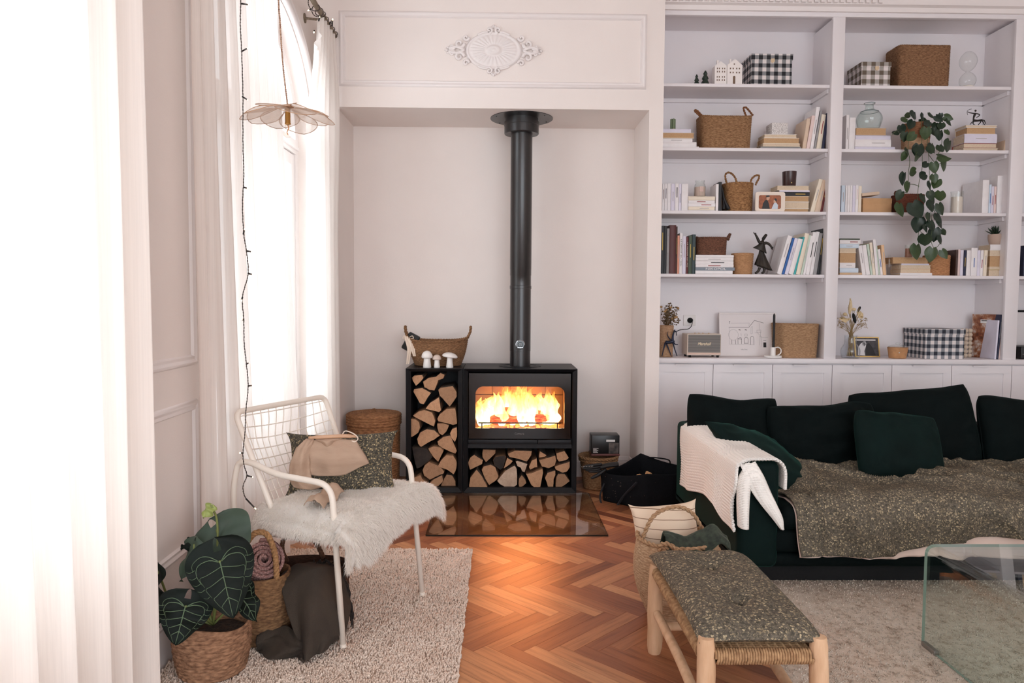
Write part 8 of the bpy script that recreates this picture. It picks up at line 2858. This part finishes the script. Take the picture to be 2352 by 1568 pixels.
archl = lambda x0_, x1_, yb, yt: [(x0_, yb), (x0_, yt + (x1_ - x0_) / 2)] + [((x0_ + x1_) / 2 - (x1_ - x0_) / 2 * math.cos(q), yt + (x1_ - x0_) / 2 * (1 - math.sin(q))) for q in [PI * i / 8 for i in range(1, 8)]] + [(x1_, yt + (x1_ - x0_) / 2), (x1_, yb)]
lines('drawing_bold', [[(858, 541), (1085, 541), (1150, 463), (1253, 492)], [(862, 476), (876, 476)], [(869, 476), (869, 503)], [(968, 568), (990, 574), (985, 566), (968, 568)], [(1038, 568), (1060, 574), (1056, 566), (1038, 568)], [(1246, 685), (1278, 685)], [(955, 665), (995, 655), (1002, 680)], [(890, 728), (890, 680)], [(932, 728), (932, 682)], archl(1032, 1075, 722, 652), archl(1103, 1138, 733, 640), [(1032, 718), (1075, 718)], [(960, 725), (960, 672), (1000, 672), (1000, 725)]], .0012, ink, ptr)
lines('drawing_fine', [[(862, 541), (862, 728)], [(882, 495), (1092, 492), (1085, 530)], [(862, 728), (1145, 735)], [(1200, 490), (1215, 600), (1205, 740)], [(1110, 540), (1125, 530), (1125, 610), (1108, 615), (1110, 540)], [(1175, 572), (1222, 570), (1222, 598), (1175, 598), (1175, 572)], [(990, 612), (998, 612), (998, 640)], [(1035, 616), (1068, 616), (1068, 636), (1035, 636), (1035, 616)], [(880 + 55 * math.cos(q) + 30, 625 + 60 * math.sin(q)) for q in [2 * PI * i / 20 for i in range(21)]], [(1200, 640), (1240, 655), (1300, 650)], [(1150, 600), (1180, 600), (1230, 650), (1220, 760)]], .0007, inkg, ptr)
mb = MB(); mb.box(bx_(1246), bx_(1278), .003, .0038, bz_(762), bz_(708), M=Mp); ob('drawing_door', mb, ink, ptr, False)
tt = text('caption', 'Villa Dain', (0, 0, 0), .013, inkg, None); tt.matrix_world = Matrix.Identity(4); tt.data.transform(wm(ptr).inverted() @ Mp @ Matrix.Translation((bx_(1028), .0032, bz_(787))) @ Matrix.Rotation(PI / 2, 4, 'X')); tt.parent = ptr
# chamberstick with twisted black candle
Yc = 5.36; p = at(*Z5(1352, 875), Yc); Sc = Yc / 1700 / 4.9
cs_ = thing('candlestick', 'white ceramic chamberstick with ring handle and tall black candle', 'candlestick', (p.x, Yc, ZCT))
mb = MB(); mb.lathe([(80 * Sc, .001), (94 * Sc, .004), (97 * Sc, .018), (92 * Sc, .018), (86 * Sc, .006), (28 * Sc, .006), (27 * Sc, at(*Z5(1352, 770), Yc).z - ZCT), (19 * Sc, at(*Z5(1352, 770), Yc).z - ZCT), (18 * Sc, .02), (0, .02)], (p.x - .002, Yc, ZCT), 36); ob('dish', mb, ceram, cs_, 50)
mb = MB(); mb.tube(spline([at(*Z5(1375, 775), Yc), at(*Z5(1410, 772), Yc), at(*Z5(1438, 795), Yc), at(*Z5(1438, 830), Yc), at(*Z5(1422, 850), Yc), at(*Z5(1400, 862), Yc)], 6), .0045, 9); ob('handle', mb, ceram, cs_, True)
zc1, zc2 = at(*Z5(1352, 768), Yc).z - .02, at(*Z5(1356, 388), Yc).z
mb = MB()
for q in range(3):
 pts = []
 for i in range(90):
  t = i / 89; an = t * 11 * 2 * PI + q * 2.094; r = .0042 * (1 if t < .95 else (1 - t) / .05 * .8 + .2); pts.append((p.x + math.cos(an) * r, Yc + math.sin(an) * r, lerp(zc1, zc2, t)))
 mb.tube(pts, [.0052] * 84 + [.0046, .004, .0032, .0024, .0016, .0008], 7)
ob('taper_candle', mb, M('black wax', (30, 29, 32), .45), cs_, True)

# --- worktop, right bay: vase with dried flowers
vq = lambda x, y, Y=5.40: at(*Z6(x, y), Y)
p = vq(258, 876); Sv = 5.40 / 1700 / 4.9
fvz = thing('flower_vase', 'clear glass bottle vase holding dried grasses and black bunny tails', 'vase', (p.x, 5.40, ZCT))
zv_ = lambda y: max(.001, vq(258, y).z - ZCT)
pr = [(70 * Sv, .001), (95 * Sv, .004), (105 * Sv, zv_(820)), (98 * Sv, zv_(780)), (76 * Sv, zv_(745)), (66 * Sv, zv_(715)), (66 * Sv, zv_(650)), (70 * Sv, zv_(638))]
pr = [(q.x, q.z) for q in spline([(r, 0, z) for r, z in pr], 4)]
mb = MB(); mb.lathe([(0, .001)] + pr + [(r - .003, z) for r, z in pr[::-1]], (p.x, 5.40, ZCT), 40); ob('glass_body', mb, clear_glass('blueish clear glass', (.97, .985, .995), .9), fvz, True)
db_ = thing('dried_flowers', 'bunch of dried cream flowers and grasses standing in the glass vase', 'dried flowers', (p.x, 5.40, ZCT + .02))
strw = M('dried straw stems', (178, 152, 108), .9, c2=(140, 116, 78), vs=40)
mb = MB(); o0 = V((p.x, 5.40, ZCT + .012))
tips = [(262, 220), (240, 300), (300, 340), (360, 310), (310, 400), (220, 390), (190, 430), (160, 400), (380, 390), (410, 440), (430, 490), (400, 530), (140, 470), (180, 480), (340, 430), (150, 380), (395, 470), (370, 500), (130, 520), (290, 470)]
nk = V((p.x, 5.40, ZCT + zv_(640)))
for i in range(44):
 tx, ty = tips[i % len(tips)]; e = vq(tx + rbk.uniform(-12, 12), ty + rbk.uniform(-5, 30), 5.40 + rbk.uniform(-.05, .04))
 b0 = o0 + V((rbk.uniform(-.02, .02), rbk.uniform(-.02, .02), 0)); n0 = nk + V((rbk.uniform(-.012, .012), rbk.uniform(-.012, .012), 0))
 mb.tube(spline([b0, b0.lerp(n0, .5), n0, n0.lerp(e, .5) + V((0, 0, .01)), e], 4), .0011, 5)
ob('stems', mb, strw, db_, True, kind='stuff')
crm = M('cream dried petal', (226, 206, 168), .85, c2=(204, 180, 138), vs=30)
mb = MB()
pts = spline([vq(262, 218), vq(262, 300), vq(250, 400)], 8); mb.tube(pts, [.002, .004, .006, .008, .009, .010, .011, .012, .013, .0135, .014, .014, .013, .012, .010, .008, .005], 8)
ob('plume', mb, crm, db_, True)
for (x, y, r) in ((300, 345, .016), (380, 400, .017), (200, 400, .016)):
 mb = MB(); mb.ball(vq(x, y, 5.39), r, 0, 12, 8, (1, .8, .8)); ob('bloom', mb, crm, db_, True)
for pts_ in ([(130, 450), (180, 430), (225, 450), (280, 440), (205, 496)], [(330, 370), (380, 365), (410, 420), (395, 450), (350, 440)]):
 mb = MB(); P_ = [vq(x, y, 5.375) for x, y in pts_]; c0 = sum(P_, V((0, 0, 0))) / len(P_); mb.add(P_ + [c0 + V((0, .014, 0))], [(i, (i + 1) % len(P_), len(P_)) for i in range(len(P_))]); ob('petal_flower', mb, crm, db_, False, solid=.0012)
for (x0_, y0_, x1_, y1_, r) in ((372, 312, 345, 372, .0085), (292, 388, 318, 500, .0115)):
 A_, B_ = vq(x0_, y0_, 5.37), vq(x1_, y1_, 5.37); mb = MB(); pts = [A_.lerp(B_, i / 8) for i in range(9)]; mb.tube(pts, [r * .35, r * .85, r, r * 1.05, r, r * .98, r * .9, r * .7, r * .3], 12); ob('bunny_tail', mb, M('black dyed grass', (24, 26, 28), .9, bump=.002, bs=200), db_, True)
mb = MB()
for i in range(36):
 q = vq(rbk.uniform(330, 435), rbk.uniform(430, 560), 5.39 + rbk.uniform(-.02, .02)); mb.tube(spline([q, q + V((.008, 0, .006)), q + V((.012, 0, -.004))], 3), .0016, 5)
 q = vq(rbk.uniform(125, 200), rbk.uniform(440, 560), 5.39 + rbk.uniform(-.02, .02)); mb.tube(spline([q, q + V((-.006, 0, .008)), q + V((-.012, 0, 0))], 3), .0016, 5)
ob('grass_sprays', mb, strw, db_, True, kind='stuff')
# gold frame
Yg = 5.50; a, b_ = at(*Z6(318, 862), Yg), at(*Z6(598, 862), Yg); zt2 = at(*Z6(450, 652), Yg).z
gf = thing('photo_frame', 'gold framed black and white photo behind the glass vase', 'picture frame', ((a.x + b_.x) / 2, Yg, ZCT)); gf.rotation_euler = (rad(-12), 0, 0)
w_, h_ = b_.x - a.x, zt2 - ZCT; Mp = wm(gf) @ Matrix.Translation((-w_ / 2, 0, 0)); f_ = .008
gold = M('pale gold metal', (218, 188, 120), .35, .7)
mb = MB()
for q in ((0, w_, 0, f_), (0, w_, h_ - f_, h_), (0, f_, f_, h_ - f_), (w_ - f_, w_, f_, h_ - f_)): mb.box(q[0], q[1], 0, .010, q[2] + .001, q[3], M=Mp)
ob('frame', mb, gold, gf, False)
mb = MB(); mb.box(f_, w_ - f_, .003, .006, f_, h_ - f_, M=Mp); ph2 = ob('photograph', mb, M('grey photograph', (74, 72, 76), .4, c2=(40, 40, 44), vs=40), gf, False)
gx = lambda x: lerp(0, w_, (x - 318) / 280); gz = lambda y: lerp(0, h_, (862 - y) / 210)
for nm, pts_, c_ in (('mat_edge', [(330, 690), (560, 690), (560, 678), (330, 678)], (226, 222, 220)), ('pale_figure', [(350, 840), (360, 760), (390, 720), (430, 700), (450, 740), (425, 800), (430, 845)], (214, 212, 214)), ('dark_figure', [(440, 845), (450, 740), (480, 710), (520, 760), (550, 845)], (26, 26, 30)), ('face', [(405, 735), (415, 700), (445, 695), (455, 725), (430, 750)], (170, 168, 170))):
 mb = MB(); mb.prism([(gx(x), gz(y)) for x, y in pts_], lambda u, v, d: Mp @ V((u, .0022 + d, v)), 0, .0006); ob(nm, mb, M('print ' + nm, c_, .5), ph2, False)
# wooden bowl with a glass knob dome
Yb_ = 5.40; p = at(*Z6(790, 878), Yb_); Sb = Yb_ / 1700 / 4.9
wb2 = thing('wooden_bowl', 'small cork-coloured wooden bowl with a clear glass lid', 'bowl', (p.x, Yb_, ZCT)); hb2 = at(*Z6(790, 770), Yb_).z - ZCT
mb = MB(); mb.lathe([(86 * Sb, .001), (90 * Sb, .003), (108 * Sb, hb2), (102 * Sb, hb2), (86 * Sb, .008), (0, .008)], (p.x, Yb_, ZCT), 40); ob('bowl_body', mb, M('cork brown wood', (190, 140, 96), .6, var=.12, vs=40), wb2, 50)
mb = MB(); mb.lathe([(100 * Sb, hb2 + .0005), (96 * Sb, hb2 + .008), (60 * Sb, hb2 + .016), (20 * Sb, hb2 + .018), (20 * Sb, hb2 + .022), (30 * Sb, hb2 + .028), (18 * Sb, hb2 + .034), (0, hb2 + .035)], (p.x, Yb_, ZCT), 32); ob('glass_lid', mb, cg, wb2, True)
mb = MB(); q = at(*Z6(812, 832), Yb_ - 96 * Sb); mb.ball(q, .0035, 0, 10, 6, (1.6, .4, 1)); ob('emblem', mb, M('silver badge', (226, 224, 222), .3, .6), wb2, True)
# bobble vase and magazines
bv_ = at(*Z6(1552, 880), 5.52); bob = thing('bobble_candle', 'beige bobble-shaped candle behind the large gingham box', 'candle', (bv_.x, 5.52, ZCT))
h6 = (at(*Z6(1550, 560), 5.52).z - ZCT) / 7; cl_ = M('beige wax', (206, 188, 168), .7)
for i in range(7):
 mb = MB(); zc_ = ZCT + h6 * (i + .5)
 for j in range(3): mb.ball((bv_.x - .012 + j * .031 - .018, 5.52, zc_), h6 * .54, 0, 14, 8)
 ob('bobble_row', mb, cl_, bob, True)
mag = NT('autumn magazine cover'); mco = mag.coords(); mn = mag.noise(mco, 34, 5, .7); mn2 = mag.noise(mco, 9, 2)
mag.col(mag.ramp(mag.math('MULTIPLY_ADD', mn2, .8, mag.math('MULTIPLY', mn, .55)), [(.42, srgb(52, 50, 34)), (.56, srgb(116, 62, 44)), (.66, srgb(160, 104, 70)), (.8, srgb(214, 204, 196))])); mag.p.inputs['Roughness'].default_value = .4
ym = 5.37; a = at(*Z6(1615, 905), 5.57); b_ = at(*Z6(1880, 905), 5.39); zt3 = at(*Z6(1760, 400), 5.46).z
mg = thing('magazine', 'magazine with an autumn tree cover facing out, beside the large gingham box', 'magazine', ((a.x + b_.x) / 2, 5.48, ZCT), 'magazines on the worktop')
e = (b_ - a); e.z = 0; L_ = e.length; e.normalize(); nrm = V((e.y, -e.x, 0))
Mm = Matrix(((e.x, -nrm.x, 0, a.x), (e.y, -nrm.y, 0, a.y), (0, 0, 1, ZCT), (0, 0, 0, 1)))
hm_ = zt3 - ZCT
mb = MB(); mb.rbox(0, L_, 0, .006, .001, hm_, .001, 1, M=Mm); mgc = ob('cover', mb, mag.mat, mg, False)
mb = MB(); mb.box(.004, L_ + .001, .0008, .0052, .003, hm_ - .003, M=Mm); ob('pages', mb, page, mg, False)
mb = MB(); mb.box(L_ * .36, L_ * .80, -.0006, .0002, hm_ * .80, hm_ * .88, M=Mm); pn = ob('masthead_panel', mb, M('white paper', (232, 230, 228), .7), mg, False)
mb = MB(); mb.box(L_ * .40, L_ * .76, -.0010, .0, hm_ * .845, hm_ * .862, M=Mm); ob('masthead', mb, ink, pn, False)
for i, (x0_, x1_, dx_, yt, c_, lab) in enumerate(((1880, 1900, 22, 470, 'lilac', 'slim lilac magazine standing right of the autumn cover'), (1906, 1924, 30, 405, 'navy', 'dark magazine standing between pale ones on the worktop'), (1926, 1950, 34, 410, 'pink', 'pale pink magazine leaning near the right divider'), (1962, 1984, 14, 408, 'beige', 'beige magazine against the right divider'))):
 Ym_ = 5.335; A_, B_ = at(*Z6(x0_, 905), Ym_), at(*Z6(x1_, 905), Ym_); T_ = at(*Z6(x1_ + dx_, yt), Ym_); rise = T_.z - ZCT; sh = at(*Z6(x1_ + dx_, 905), Ym_).x - B_.x
 o = book_mesh((B_.x - A_.x) * .95, .21, math.hypot(rise, sh), c_, False, None, 'grey', (B_.x, Ym_, ZCT + .0005), (0, math.atan2(sh, rise), 0), lab, 'magazines on the worktop')
 o.name = 'magazine'; o['category'] = 'magazine'
# --- third bay, a sliver at the right edge
p = at(2346, 800, 5.36)
mb = MB(); mb.rbox(p.x, p.x + .42, 5.36, 5.60, ZCT + .001, at(2346, 796, 5.36).z, .006); dk_ = ob('media_box', mb, M('black plastic', (20, 19, 20), .4), None, 30, 'black media box cut off by the right edge, on the worktop', 'electronics')
mb = MB(); mb.box(p.x + .01, p.x + .41, 5.3594, 5.361, ZCT + .035, ZCT + .037); ob('slot', mb, chrome, dk_, False)
zq = at(2346, 712, 5.50).z
wp = thing('white_print', 'white print with black upper rail cut off by the right edge', 'picture', (p.x + .2, 5.56, ZCT))
mb = MB(); mb.box(p.x - .02, p.x + .5, 5.615, 5.62, ZCT + .001, zq - .014); ob('sheet', mb, M('white drawing paper', (230, 224, 224), .6), wp, False)
mb = MB(); mb.rbox(p.x - .02, p.x + .5, 5.605, 5.622, zq - .016, zq, .002); ob('rail', mb, black, wp)
A_ = at(2349, 636, YBKF)
for i, (c_, h_, lab) in enumerate((('navy', .225, 'navy book with orange print at the right picture edge'), ('orange', .20, 'pale orange book right of the navy one at the picture edge'))):
 book_mesh(.03, .16, h_, c_, False, None, 'orange', (A_.x + .031 * (i + 1), YBKF, ZROW[3] + .0005), (0, 0, 0), lab, 'books in the third shelf bay')
